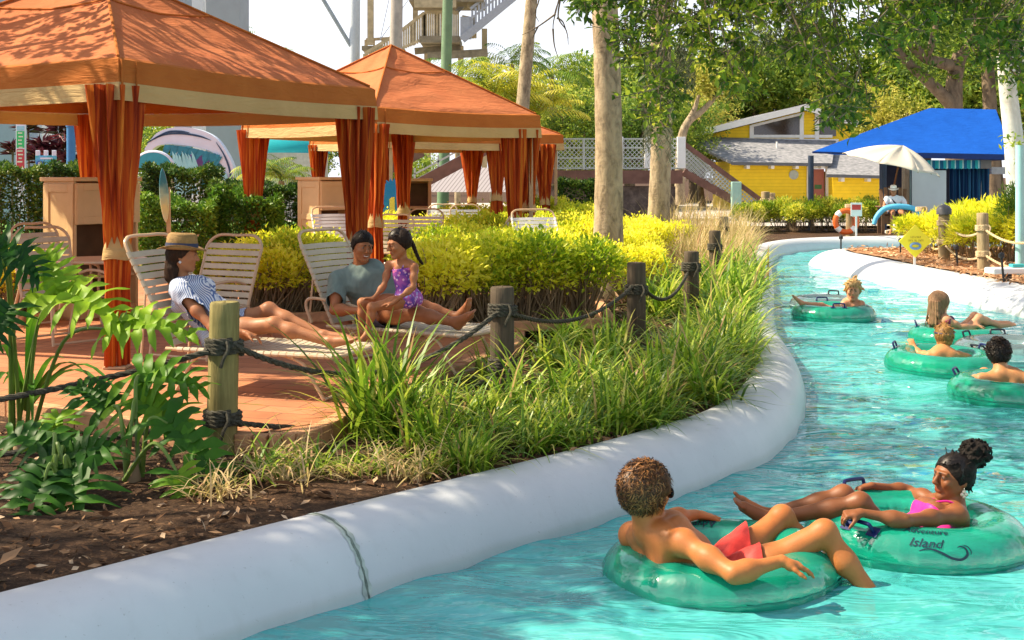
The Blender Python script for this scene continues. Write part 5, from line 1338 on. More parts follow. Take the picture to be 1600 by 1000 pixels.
dur([(700, 17.2, 1.0), (748, 17.6, 1.0), (800, 17.6, .9), (850, 18.0, 1.0), (898, 18.2, 1.0), (760, 20.6, 1.0), (905, 20.4, 1.05), (700, 21.5, .95), (925, 22.8, 1.0), (868, 22.6, 1.0), (600, 22.8, 1.0), (640, 23.0, 1.0), (566, 22.5, 1.0), (820, 23.5, 1.0)],
    'golden leaved shrub among the chairs of the middle tent', 'golden hedges around the middle tent')
dur([(588, 26.2, 1.1), (640, 25.6, .7), (700, 27.0, 1.1), (735, 27.5, 1.1), (770, 27.0, 1.1), (815, 27.5, 1.1), (850, 27.2, 1.15), (890, 26.6, 1.15), (560, 27.0, 1.1), (925, 27.4, 1.1)],
    'golden leaved shrub in the back hedge near the farthest tent', 'golden hedges near the farthest tent')
dur([(985, 18.6, 1.0), (1010, 20.5, 1.0), (975, 22.0, 1.0), (1005, 24.0, 1.0), (985, 16.4, .85), (958, 19.4, 1.0), (1040, 23.0, .9)], 'golden leaved shrub between the two smooth trunks', 'golden shrubs between the trunks', BZ)

# small details of the beds: soil patches with brick edging under the hedges
for nm, o_ in (('bed', [(-1.25, 12.1), (1.0, 12.9), (1.0, 16.2), (-1.0, 15.3)]), ('bed', [(-3.4, 13.1), (-1.7, 13.5), (-1.8, 15.9), (-3.4, 15.7)]), ('bed', [(-6.3, 13.0), (-4.9, 13.0), (-4.9, 14.9), (-6.3, 14.9)])):
    sheet('soil_bed', o_, None, M_MULCH, PZ + .006)
    b = MB()
    for i in range(len(o_)):
        a, c = V3((o_[i][0], o_[i][1], 0)), V3((o_[(i + 1) % 4][0], o_[(i + 1) % 4][1], 0)); d = (c - a).normalized(); b.bar(a + V3((0, 0, PZ + .05)) + d * .05, c + V3((0, 0, PZ + .05)) - d * .05, .10, .10)
    tag(b.build('bed_kerb', M_BRICK, bevel=.01), {-1.25: 'brick kerb round the hedge bed by the man and girl', -3.4: 'brick kerb round the bed behind the woman in the hat', -6.3: 'brick kerb round the bed at the left edge'}[o_[0][0]], 'kerb')

# ---- clipped hedges
def hedge(label, u0, u1, vt, d, depth, mat, z0=BZ, dens=1.0, L=.085, wob=.05):
    rs = np.random.RandomState(int(u0 + vt * 3)); x0, x1 = X(u0, d), X(u1, d); H = Z(vt, d) - z0; wd = x1 - x0
    n = int(dens * 2300 * (wd * H + wd * depth + depth * H)); face = rs.rand(n); P = np.stack([rs.rand(n) * wd, rs.rand(n) * depth, rs.rand(n) * H], 1); N = np.zeros((n, 3))
    A = np.array([wd * H, wd * depth, depth * H, depth * H]); c = np.cumsum(A / A.sum())
    f = face < c[0]; P[f, 1] = rs.rand(f.sum()) ** 2 * .22; N[f] = (0, -1, .2)
    f = (face >= c[0]) & (face < c[1]); P[f, 2] = H - rs.rand(f.sum()) ** 2 * .2; N[f] = (0, 0, 1)
    f = (face >= c[1]) & (face < c[2]); P[f, 0] = wd - rs.rand(f.sum()) ** 2 * .2; N[f] = (1, 0, .2)
    f = face >= c[2]; P[f, 0] = rs.rand(f.sum()) ** 2 * .2; N[f] = (-1, 0, .2)
    P[:, 2] += wob * (np.sin(P[:, 0] * 5.1 + 1) + np.sin(P[:, 0] * 11 + P[:, 1] * 6)) * (P[:, 2] / H); P[:, 1] += wob * np.sin(P[:, 0] * 4 + P[:, 2] * 5)
    D = unit(N + rs.normal(size=P.shape) * .75); V, F = leaf_arrays(P, D, L * rs.uniform(.6, 1.3, n), L * .55 * rs.uniform(.7, 1.2, n), rs)
    t = thing('clipped_hedge', label, 'hedge', (x0, d, z0)); link('foliage', mesh_np('foliage', V, F, [mat], False, tint=np.repeat(smooth_tint(P, rs, 2.5, .6), 4)), t)
    b = MB(); rnd = random.Random(3)
    for k in range(int(wd * 7)):
        x = rnd.uniform(.1, max(.15, wd - .1)); y = rnd.uniform(.12, depth - .1); twigs(b, (x, y, -.03), [(x + rnd.uniform(-.25, .25), y + rnd.uniform(-.1, .1), H * .85)], .02, .006, .08, rnd)
    b.build('stem', M_TWIG, t, smooth=True); return t
hedge('dark clipped hedge at the left edge below the green and red board', -40, 53, 262, 23, 1.0, M_HDG)
hedge('dark clipped hedge between the blue information board and the tall cream cabinet', 74, 128, 262, 24, 1.0, M_HDG)
hedge('tall dark clipped hedge under the wave sculpture', 222, 326, 265, 23, 1.1, M_HDG)
hedge('lower dark hedge stepping down beside the wave sculpture', 326, 382, 291, 22.5, 1.0, M_HDG)
hedge('bright green lower hedge in front of the tall dark one, behind the surfboard sign', 216, 330, 318, 19, .9, M_HDL, wob=.07)
hedge('bright green bushy hedge beside the left curtain of the middle tent', 330, 424, 309, 19.4, .9, M_HDL, wob=.09)
hedge('dark hedge left of the pinkish cabinet, behind the lawn', 378, 470, 291, 25, 1.0, M_HDG)
hedge('thin dark hedge at the foot of the brown walkway', 872, 930, 285, 40, 1.0, M_HDG, L=.13, dens=.5)
hedge('long dark hedge behind the far yellow bushes, below the yellow house', 1180, 1420, 321, 43, 1.0, M_HDG, L=.09, dens=.5)

# ---- broad leaved bushes of the far bank and of the island
CRO = [bush_mesh('foliage', 40 + k, 1.0, .8, 1.15, 2600, .13, .06, [M_CRO], 20) for k in range(3)]
for i, u in enumerate((1168, 1192, 1216, 1242, 1270, 1298, 1326, 1352, 1374, 1180, 1230, 1256, 1284, 1312, 1340)):
    d = 37.2 + (i % 3) * .5 + (1.2 if i > 8 else 0)
    shrub('croton_bush', CRO[i % 3], (X(u, d), d, BZ), rr.uniform(0, 6), (.62, .6, .68 + .06 * (i % 3)), 'yellow and green broad leaved bush in the row along the far bank', 'bush', 'yellow-green bushes of the far bank')
YEL = [bush_mesh('foliage', 50 + k, .9, .8, 1.0, 2400, .17, .035, [M_DUR], 16) for k in range(2)]
for i, (u, d, s) in enumerate(((1450, 26.2, .75), (1466, 27.5, .8), (1492, 26.5, .9), (1512, 25.4, .9), (1520, 23.6, .8), (1558, 24.6, .95), (1585, 23.6, .95), (1608, 23.0, .95), (1550, 26.6, 1.0), (1500, 24.4, .7), (1575, 26.5, 1.05))):
    shrub('yellow_shrub', YEL[i % 2], (X(u, d), d, BZ), rr.uniform(0, 6), s, 'bright yellow strap leaved shrub behind the rope posts of the bark island', 'shrub', 'yellow shrubs of the bark island')
FEA = bush_mesh('foliage', 61, .6, .5, 1.3, 3200, .10, .018, [M_HDL], 14)
shrub('feathery_shrub', FEA, (X(1578, 23.2), 23.2, BZ), 1, (.85, .8, 1.1), 'taller feathery green shrub beside the turquoise pole', 'shrub', None)

# ---- strap leaved grass clumps
def clump_mesh(name, seed, n, L, Wd, mats, spread=.9, seg=6, base=.10, lift=1.0):
    rs = np.random.RandomState(seed); az = rs.rand(n) * 6.283; el = np.clip(rs.normal(.95, .30, n) * lift, .25, 1.5); ln = L * rs.uniform(.55, 1.15, n)
    b0 = np.stack([rs.normal(size=n) * base, rs.normal(size=n) * base, np.zeros(n) - .02], 1); curl = rs.uniform(.5, 1.7, n) * spread
    V = np.zeros((n, seg + 1, 2, 3)); p = b0.copy(); e = el.copy(); tw = az + PI / 2 + rs.normal(size=n) * .3
    for s in range(seg + 1):
        f = s / seg; w = Wd * (1 - f ** 2.2) * (.75 + .5 * min(1, f * 4)) * .5 + .0006
        sd = np.stack([np.cos(tw), np.sin(tw), np.zeros(n)], 1) * w
        V[:, s, 0] = p - sd; V[:, s, 1] = p + sd
        d = np.stack([np.cos(e) * np.cos(az), np.cos(e) * np.sin(az), np.sin(e)], 1); p = p + d * (ln / seg)[:, None]; e = e - curl / seg * (.5 + f * 1.3)
        p[:, 2] = np.maximum(p[:, 2], .01 + .02 * rs.rand(n))
    k = np.arange(n)[:, None] * (seg + 1) * 2; F = []
    for s in range(seg): F.append(k + np.array([[s * 2, s * 2 + 1, s * 2 + 3, s * 2 + 2]]))
    t = np.repeat(np.clip(rs.beta(2, 2.6, n) + (rs.rand(n) > .94) * .5, 0, 1), (seg + 1) * 2)
    return mesh_np(name, V.reshape(-1, 3), np.concatenate(F), mats, True, tint=t)
CL = [clump_mesh('grass_clump', 70 + k, (105, 130, 90, 120)[k], (.78, .68, .88, .74)[k], (.024, .020, .027, .022)[k], [M_GRS], (1.2, 1.0, 1.45, 1.3)[k]) for k in range(4)]
CLF = clump_mesh('grass_clump', 78, 190, .78, .020, [M_GRS], .85, lift=1.08)
nl = lambda i, t, z=BZ: LEFT[i] + NL[i] * t + V3((0, 0, z - .02))
rc_ = random.Random(11)
def clump(mesh, p, s, label, group, rz=None):
    o = link('grass_clump', mesh); o.location = p; o.scale = (s, s, s * rc_.uniform(.9, 1.1)); o.rotation_euler = (0, 0, rc_.uniform(0, 6.28)); return tag(o, label, 'grass', group)
clump(CLF, G(598, 676, BZ), 1.12, 'lone bright strap leaved clump over the lower rope, nearest the patio corner', None)
clump(CL[1], G(672, 700, BZ), .72, 'low dark strap leaved clump by the white wall, right of the lone bright clump', None)
spots = []
for (u, v, s) in ((742, 655, .85), (760, 690, .8), (800, 640, .9), (838, 668, .85), (820, 600, .9), (880, 640, .95), (900, 600, 1.0), (940, 622, .95), (955, 575, 1.0), (985, 600, 1.0), (905, 655, .75), (868, 690, .7), (922, 668, .75), (965, 645, .8), (1005, 628, .8), (1045, 608, .8), (1085, 596, .75), (1125, 566, .75), (1150, 536, .8), (1010, 560, 1.0), (1030, 588, .95), (860, 570, .9), (1062, 556, 1.0), (1080, 575, .85), (1050, 525, 1.0), (1100, 530, 1.0), (1120, 545, .85), (1000, 525, .95), (965, 540, .9), (720, 610, .85), (775, 600, .9), (690, 640, .8), (930, 545, .9), (890, 540, .85)):
    spots.append((G(u, v, BZ), s))
for i, (p, s) in enumerate(spots):
    if i % 5 != 4: clump(CL[(i * 3 + i // 4) % 4], p, s * (.66, .80, .72, .60)[i % 4], 'arching strap leaved green clump in the band along the shaded white wall', 'strap leaved clumps along the near curve of the wall')
for k in range(46):
    i = near_i(LEFT, .2, 6.7) + int(k * (near_i(LEFT, 3.3, 16) - near_i(LEFT, .2, 6.7)) / 46); pq = nl(i, rc_.uniform(.52, .95)); s = rc_.uniform(.42, .66) + (.12 if pq.y > 9 else 0)
    clump(CL[k % 4], pq, s, 'short strap leaved green clump at the foot of the band, next to the white wall', 'short strap leaved clumps edging the wall')
for (u, v, s) in ((1135, 505, 1.0), (1150, 490, 1.0), (1110, 492, 1.0), (1090, 478, 1.0), (1160, 470, 1.0), (1130, 466, 1.0), (1060, 488, 1.0), (1030, 492, 1.0), (1100, 458, 1.0), (1165, 455, 1.0), (1140, 448, 1.0), (1040, 462, .9), (1170, 442, 1.0), (1075, 452, .9), (1120, 436, 1.0)):
    clump(CL[(u) % 4], G(u, v, BZ), s, 'strap leaved green clump on the far side of the wall\'s bend', 'strap leaved clumps beyond the bend of the wall')
DRY = clump_mesh('dry_tuft', 95, 70, .42, .010, [M_TGR], 1.5, lift=.8); LOW = clump_mesh('low_tuft', 96, 60, .50, .016, [M_GRS], 1.5, lift=.8)
for i, (u, v) in enumerate(((470, 715), (505, 735), (540, 742), (430, 728), (575, 735), (640, 742), (700, 728), (400, 742), (610, 722), (452, 752), (668, 735), (345, 772), (735, 712))):
    o = link('low_tuft', (DRY, LOW, DRY)[i % 3]); o.location = G(u, v, BZ - .02); o.scale = (.55 + .25 * (i % 2),) * 3; o.rotation_euler = (0, 0, i * 1.7); tag(o, 'small tuft of drying grass on the bark mulch between patio corner and wall', 'grass', 'small drying tufts on the bark mulch')
TGR = [clump_mesh('tan_grass', 90 + k, 240, 1.05, .010, [M_TGR], .75, lift=1.2) for k in range(2)]
for i, (u, d, s) in enumerate(((1060, 21, 1.0), (1085, 19.0, .95), (1100, 22, 1.1), (1075, 24.5, 1.15), (1120, 20.5, .9), (1140, 22.5, 1.0), (1095, 26, 1.25), (1120, 25.2, 1.1), (1150, 25.5, 1.0), (1160, 28, 1.0), (1130, 29, 1.2), (1145, 19.5, .8), (1070, 28, 1.3), (1165, 23.2, .8), (1045, 26, 1.2))):
    o = link('tan_grass', TGR[i % 2]); o.location = (X(u, d), d, BZ - .02); o.scale = (s, s, s); o.rotation_euler = (0, 0, rc_.uniform(0, 6)); tag(o, 'tan fountain grass clump behind the last rope posts', 'grass', 'tan fountain grasses by the river bend')
for i, (u, d) in enumerate(((15, 15.6), (40, 16.5), (66, 16.0))):
    o = link('tan_grass', TGR[i % 2]); o.location = (X(u, d), d, PZ - .02); o.scale = (.9, .9, .8); o.rotation_euler = (0, 0, i * 2.0); tag(o, 'pale grass clump below the dark hedge, left of the tall cream cabinet', 'grass', 'pale grasses at the left')

# ---- split leaved philodendrons and the bromeliad at the lower left
def split_leaf(mbv, base, tip, wid, nrm, seed, lobes=8, tint=.5):
    """appends a deeply lobed leaf: midrib from base to tip, pairs of wavy lobes"""
    rnd = random.Random(seed); base, tip = V3(base), V3(tip); ax = tip - base; L = ax.length; ax.normalize(); n = V3(nrm); n = (n - ax * n.dot(ax)).normalized(); sd = ax.cross(n)
    V, F, T = mbv; cu = rnd.uniform(.10, .22)
    rib = lambda f: base + ax * L * f + n * (math.sin(PI * f) * L * cu * .5 - f * f * L * cu)
    def strip(rows, t):
        b = len(V)
        for a_, m_, c_ in rows: V.extend([a_, m_, c_]); T.extend([t] * 3)
        for i in range(len(rows) - 1):
            q = b + i * 3; F.extend([(q, q + 1, q + 4, q + 3), (q + 1, q + 2, q + 5, q + 4)])
    rows = []
    for i in range(13):
        f = i / 12; w = wid * .40 * (1 - f) ** .7 * min(1, .55 + f * 3) + .004; p = rib(f); rows.append([p - sd * w + n * w * .25, p, p + sd * w + n * w * .25])
    strip(rows, tint)
    for s in (-1, 1):
        for k in range(lobes):
            f = .02 + .90 * k / (lobes - 1); ll = wid * (1.15 - .70 * f ** 1.3) * rnd.uniform(.78, 1.12); ang = rad(122 - 84 * f) * s + rnd.uniform(-.12, .12)
            d = (ax * math.cos(ang) + sd * math.sin(ang)).normalized(); p0 = rib(f); pn = n; sw = pn.cross(d).normalized(); w0 = L * .056 * (1.15 - .3 * f); rows = []; tz = rnd.uniform(-.3, .3)
            dr = rnd.uniform(.05, .30); tt = tint + rnd.uniform(-.18, .18); ph = rnd.uniform(0, 6)
            for j in range(13):
                g = j / 12; w = w0 * (.62 + .45 * math.sin(PI * min(1, g * 1.05)) + .20 * math.sin(g * 10 + ph)) * (1 - g ** 4) + .002
                c = p0 + d * ll * g + n * (.10 * ll * math.sin(PI * g) - dr * ll * g * g) + sw * s * .0 + ax * ll * .10 * g * g; fl = (.45 * math.sin(g * 8 + ph) + tz) * w
                rows.append([c - sw * w + n * (w * .3 + fl), c, c + sw * w + n * (w * .3 - fl)])
            strip(rows, max(0, min(1, tt)))
def philodendron(label, base, leaves, group=None):
    base = V3(base); t = thing('split_leaf_plant', label, 'plant', base, 0, group); st = MB()
    for i, (lb, lt, wd, nrm, tint) in enumerate(leaves):
        V, F, T = [], [], []; split_leaf((V, F, T), lb, lt, wd, nrm, i * 13 + int(base.x * 50), tint=tint)
        lb = V3(lb); me = mesh_np('leaf', [p - base for p in V], F, [M_PHI], True, tint=T); o = link('leaf', me, t)
        mid = base.lerp(lb, .5) + V3((0, 0, .10 + .15 * (lb - base).length)); rn = random.Random(i); b0 = V3((rn.uniform(-.05, .05), rn.uniform(-.05, .05), -.02))
        pt = spline([b0, mid - base, lb - base + (V3(lt) - lb) * .02], 8); m = MB(); m.tube(pt, [.014 - .006 * k / (len(pt) - 1) for k in range(len(pt))], 7); m.build('leaf_stalk', bpy.data.materials.get('stalk') or simple('stalk', (.12, .20, .03), .45, .3, 8), t, smooth=True)
    st.tube([(0, 0, -.08), (.01, 0, .0), (.015, .01, .06)], [.05, .04, .02], 10); st.build('crown', M_TWIG, t, smooth=True); return t
philodendron('tall split leaved plant at the left whose bright leaves rise before the tall curtain', G(28, 700, BZ), [
    (W(90, 462, 7.1), W(186, 490, 6.9), .25, (.1, -.55, .8), .95), (W(92, 458, 7.12), W(70, 392, 7.15), .18, (.1, -.9, .4), .8),
    (W(176, 514, 7.0), W(298, 508, 6.9), .20, (0, -.6, .8), .85), (W(8, 395, 7.0), W(62, 430, 7.0), .2, (.1, -.7, .7), .1), (W(0, 400, 6.8), W(-30, 360, 6.7), .2, (.2, -.6, .7), .1),
    (W(14, 480, 6.9), W(-14, 540, 6.8), .16, (.2, -.7, .6), .05)])
philodendron('spreading split leaved plant in front of the nearest rope post', G(205, 742, BZ), [
    (W(218, 585, 7.25), W(318, 600, 7.2), .24, (0, -.5, .8), .55), (W(212, 625, 7.1), W(288, 660, 7.0), .26, (0, -.6, .75), .6),
    (W(260, 660, 6.9), W(352, 745, 6.7), .2, (.1, -.6, .8), .35), (W(170, 640, 7.1), W(120, 600, 7.2), .2, (0, -.5, .85), .2), (W(278, 740, 6.6), W(292, 800, 6.5), .15, (.2, -.7, .7), .6)])
philodendron('dark low split leaved plant over the bark mulch at the lower left', G(92, 772, BZ), [
    (W(112, 730, 6.5), W(116, 838, 6.2), .27, (.05, -.75, .65), .25), (W(100, 712, 6.6), W(185, 690, 6.6), .24, (0, -.5, .85), .25), (W(90, 705, 6.6), W(10, 672, 6.7), .22, (0, -.5, .85), .2), (W(82, 730, 6.5), W(20, 770, 6.35), .2, (.1, -.6, .8), .15), (W(80, 690, 6.7), W(92, 640, 6.9), .17, (0, -.6, .8), .75), (W(70, 750, 6.4), W(30, 830, 6.1), .2, (.1, -.7, .65), .15)])
def strap_plant(label, base, tips, seed):
    V, F, T = [], [], []; rnd = random.Random(seed); base = V3(base)
    for (tp, w) in tips:
        tp = V3(tp); d = tp - base; hz = V3((d.x, d.y, 0)); sd = V3((-d.y, d.x, 0)); sd = sd.normalized() if sd.length > .01 else V3((1, 0, 0)); b = len(V)
        for j in range(11):
            g = j / 10; up = math.sin(PI * min(1, g * .8)) * d.length * .22; c = base + d * g + V3((0, 0, up)) - V3((0, 0, up * 0 if g < 1 else 0)); c.z -= math.sin(PI * .8) * d.length * .22 * g ** 3; ww = w * (1 - g ** 2.4) * (.8 + .4 * math.sin(PI * g)) + .002
            V += [c - sd * ww + V3((0, 0, ww * .5)), c, c + sd * ww + V3((0, 0, ww * .5))]; T += [rnd.uniform(.2, .6)] * 3
        for j in range(10): q = b + j * 3; F += [(q, q + 1, q + 4, q + 3), (q + 1, q + 2, q + 5, q + 4)]
    o = link('strap_leaved_plant', mesh_np('strap_leaved_plant', [p - base for p in V], F, [M_PHI], True, tint=T), loc=base); return tag(o, label, 'plant')
bb_ = G(42, 655, BZ) + V3((0, 0, .05))
strap_plant('rosette of long smooth strap leaves under the thick rope at the left', bb_, [(W(64, 505, 7.6), .022), (W(52, 450, 7.7), .018), (W(-15, 560, 7.5), .024), (W(135, 585, 7.9), .022), (W(205, 690, 7.1), .02), (W(200, 640, 7.4), .02), (W(-20, 640, 7.3), .024), (W(52, 690, 7.0), .024), (W(100, 560, 8.1), .02), (W(5, 600, 7.9), .022)], 4)

# ---- loose bark chips, dry leaves and twigs on the near bed
def chips(n=11000):
    rs_ = np.random.RandomState(8); P = []
    poly = [(p[0], p[1]) for p in PATIO]
    while len(P) < n:
        i = rs_.randint(0, len(LEFT)); t = .46 + rs_.rand() ** 1.3 * 3.6; p = LEFT[i] + NL[i] * t
        if not (4 < p.y < 17 and p.x > -6): continue
        if inside((p.x, p.y), poly) : continue
        P.append((p.x + rs_.normal() * .06, p.y + rs_.normal() * .06, BZ - .03 + bumps(p.x, p.y) + rs_.rand() * .035))
    P = np.array(P); D = rs_.normal(size=P.shape); D[:, 2] *= .25; L = rs_.uniform(.015, .075, n) * (1 + (rs_.rand(n) > .95)); V, F = leaf_arrays(P, D, L, L * rs_.uniform(.18, .5, n), rs_, .1, .05)
    return mesh_np('bark_chips', V, F, [leafmat('bark_chip', [(0, (.05, .026, .015)), (.5, (.17, .09, .045)), (.8, (.36, .22, .12)), (1, (.55, .42, .28))], 0, .9, .1)], False, tint=np.repeat(rs_.rand(n), 4))
o = link('bark_chips', chips()); o['kind'] = 'stuff'
def straw(n=9000):
    rs_ = np.random.RandomState(9); P = np.stack([rs_.uniform(7.2, 13, n), rs_.uniform(16, 28, n), np.full(n, BZ + .055)], 1); P[:, 2] += rs_.rand(n) * .03; D = rs_.normal(size=P.shape); D[:, 2] *= .3
    L = rs_.uniform(.05, .16, n); V, F = leaf_arrays(P, D, L, L * .22, rs_, .1, .05); return mesh_np('straw_chips', V, F, [leafmat('straw_chip', [(0, (.20, .09, .04)), (.5, (.48, .27, .13)), (1, (.74, .52, .34))], 0, .9, .1)], False, tint=np.repeat(rs_.rand(n), 4))
o = link('straw_chips', straw()); o['kind'] = 'stuff'

# ---- trees
def tube_path(mb, pts, r0, r1, n=10, sm=6):
    p = spline(pts, sm); k = len(p); mb.tube(p, [r0 + (r1 - r0) * (i / (k - 1)) for i in range(k)], n)
def crown_arrays(seed, centers, n, L, Wd, up=.2):
    """leaf sprays around clump centres (x, y, z, r)"""
    rs = np.random.RandomState(seed); C = np.array(centers); w = C[:, 3] ** 2; idx = rs.choice(len(C), n // 7, p=w / w.sum())
    d = unit(rs.normal(size=(len(idx), 3))); r = rs.rand(len(idx)) ** .45; S = C[idx, :3] + d * (C[idx, 3] * r)[:, None] * np.array([1, 1, .75]); sd = unit(d + rs.normal(size=d.shape) * .5 + np.array([0, 0, up]))
    P = np.repeat(S, 7, 0) + np.repeat(sd, 7, 0) * (np.tile(np.arange(7), len(S)) * L * .33)[:, None] + rs.normal(size=(len(S) * 7, 3)) * L * .25
    D = unit(np.repeat(sd, 7, 0) * .5 + rs.normal(size=P.shape) * .8); V, F = leaf_arrays(P, D, L * rs.uniform(.6, 1.25, len(P)), Wd * rs.uniform(.7, 1.2, len(P)), rs)
    t = np.repeat(np.clip(np.repeat(smooth_tint(S, rs, .9, .3), 7) + rs.normal(size=len(P)) * .14, 0, 1), 4); return V, F, t
def tree_proto(seed, h, r, n, L, Wd, mat, trunk_h=.4, bm=None):
    rnd = random.Random(seed); C = []
    for k in range(15):
        a = rnd.uniform(0, 6.28); q = rnd.uniform(.15, .85) * r; z = h * rnd.uniform(.38, .92); q *= math.sin(PI * min(1, max(.12, (z / h - .25) / .8))) ** .7; C.append((q * math.cos(a), q * math.sin(a), z, r * rnd.uniform(.28, .46)))
    C.append((0, 0, h * .62, r * .55)); V, F, t = crown_arrays(seed, C, n, L, Wd); me = mesh_np('crown', V, F, [mat], False, tint=t); b = MB()
    tube_path(b, [(0, 0, -.1), (rnd.uniform(-.2, .2), rnd.uniform(-.2, .2), h * .3), (rnd.uniform(-.3, .3), rnd.uniform(-.3, .3), h * .7)], r * .075, r * .03)
    for c in C[:9]: tube_path(b, [(0, 0, h * .28), (c[0] * .5, c[1] * .5, h * .28 + (c[2] - h * .28) * .6), c[:3]], r * .035, r * .01, 6, 4)
    tr = mesh_np('trunk', b.v, b.f, [bm or M_BRKD], True); return me, tr
def tree(pair, u, d, sc, label, group, name='background_tree', z=BZ):
    t = thing(name, label, 'tree', (X(u, d), d, z), rr.uniform(0, 6), group); t.scale = sc if hasattr(sc, '__len__') else (sc,) * 3; link('crown', pair[0], t); link('trunk', pair[1], t); return t
TR = [tree_proto(100 + k, 10, 4.6, 9000, .30, .17, M_TRE) for k in range(3)]; TRY = tree_proto(110, 9, 4.4, 9000, .28, .16, M_TRY); TRD = tree_proto(112, 10, 4.6, 9000, .30, .17, M_OAK)
for i, (u, d, s) in enumerate(((842, 78, .78), (890, 74, .82), (935, 80, .98), (985, 76, .95), (1035, 82, 1.02), (1085, 84, 1.15), (1135, 88, 1.2), (860, 62, .55), (905, 58, .50), (990, 60, .62), (1055, 62, .6), (1190, 86, 1.2), (1245, 90, 1.25), (1300, 92, 1.2), (960, 66, .7), (1400, 88, 1.25), (1450, 84, 1.3), (1510, 80, 1.3), (1560, 78, 1.3), (1620, 76, 1.3))):
    tree(TR[i % 3] if i % 4 else TRD, u, d, (s * 1.05, s, s), 'leafy green tree in the wood behind the walkway and the yellow house', 'trees of the wood behind')
for u, d, s, lab in ((1342, 74, .74, 'sunlit yellow-green tree directly above the roof of the yellow house'), (1392, 72, .66, 'second sunlit yellow-green tree, left of the blue kiosk roof'), (1098, 66, .62, 'yellow-green bushy tree left of the yellow house')): tree(TRY, u, d, s, lab, None)
for u, d, s, lab in ((480, 120, .9, 'distant small tree above the gap between the two nearest tents'), (500, 118, .8, 'distant small tree beside the pale steel mast'), (595, 110, .75, 'distant tree under the slatted landing of the tower')): tree(TRD, u, d, s, lab, None)
for i, (u, d, s) in enumerate(((240, 60, .5), (262, 58, .48), (128, 56, .5), (400, 60, .42), (470, 58, .42), (630, 50, .3), (600, 54, .34))): tree(TR[i % 3], u, d, s, 'green bushy tree behind the hedges and curtains of the tents', 'bushy trees behind the tents')

# big spreading oak behind the kiosk
ok = thing('spreading_oak', 'big spreading oak with crooked bare limbs behind the blue kiosk', 'tree', (X(1492, 48), 48, BZ)); off = V3(ok.location)
Q = lambda u, v, d=48: W(u, v, d) - off
b = MB(); tube_path(b, [Q(1492, 312), Q(1493, 240), Q(1490, 165), Q(1492, 120), Q(1500, 85)], .42, .26, 14)
tube_path(b, [Q(1491, 168), Q(1462, 138, 47.5), Q(1430, 108, 47), Q(1405, 82, 46.5), Q(1398, 50, 46)], .26, .12); tube_path(b, [Q(1497, 105), Q(1462, 96, 47.3), Q(1448, 90, 47), Q(1456, 68, 46.6), Q(1462, 40, 46.5)], .24, .10); tube_path(b, [Q(1448, 91, 47), Q(1425, 70, 46.5), Q(1412, 40, 46.4), Q(1400, -10, 46)], .22, .10); tube_path(b, [Q(1450, 84, 47), Q(1415, 70, 46), Q(1370, 70, 45)], .08, .04, 8); tube_path(b, [Q(1500, 90), Q(1530, 50), Q(1560, -20)], .22, .1)
b.build('trunk', M_BRKD, ok, smooth=True)
rnd = random.Random(4); C = []
for k in range(46):
    u = rnd.uniform(1365, 1640); v = rnd.uniform(-150, 95 if u < 1450 else 120); C.append(tuple(Q(u, v, rnd.uniform(46, 52))) + (rnd.uniform(.7, 1.5),))
V, F, t = crown_arrays(120, C, 17000, .22, .11); link('crown', mesh_np('crown', V, F, [M_OAK], False, tint=t), ok)
for u0, v0, u1, r0, lab in ((1538, 30, 1552, .30, 'dark leaning trunk right of the spreading oak'),):
    q = thing('woodland_tree', lab, 'tree', (X(u1, 49), 49, BZ)); off = V3(q.location); b = MB(); tube_path(b, [Q(u1, 312, 49) - V3(), Q((u0 + u1) / 2 + 2, 170, 49), Q(u0, v0, 49), Q(u0 - 6, -80, 49)], r0, r0 * .6, 12)
    for p in (): pass
    b.build('trunk', M_BRKD, q, smooth=True); C = [tuple(Q(rnd.uniform(1510, 1600), rnd.uniform(-160, 60), 49 + rnd.uniform(-1, 2)) ) + (1.1,) for _ in range(9)]; V, F, t = crown_arrays(131, C, 4000, .22, .11); link('crown', mesh_np('crown', V, F, [M_OAK], False, tint=t), q)
q = thing('pale_trunk_tree', 'leaning tree with smooth whitish trunk at the right edge, beside the kiosk', 'tree', (X(1596, 33), 33, BZ)); off = V3(q.location); b = MB()
tube_path(b, [Q(1597, 372, 33), Q(1590, 300, 33), Q(1584, 220, 33), Q(1574, 130, 33), Q(1570, 60, 33), Q(1580, -60, 33)], .30, .17, 14); tube_path(b, [Q(1577, 140, 33), Q(1596, 95, 33), Q(1610, 60, 32.5)], .13, .08); b.build('trunk', M_BRKW, q, smooth=True)
C = [tuple(Q(rnd.uniform(1545, 1640), rnd.uniform(-120, 70), rnd.uniform(31, 35))) + (.6,) for _ in range(16)] + [tuple(Q(1588, 120, 32.4)) + (.35,), tuple(Q(1600, 220, 32)) + (.4,), tuple(Q(1598, 320, 31.5)) + (.45,)]
V, F, t = crown_arrays(140, C, 4200, .15, .07); link('crown', mesh_np('crown', V, F, [M_OAK], False, tint=t), q)

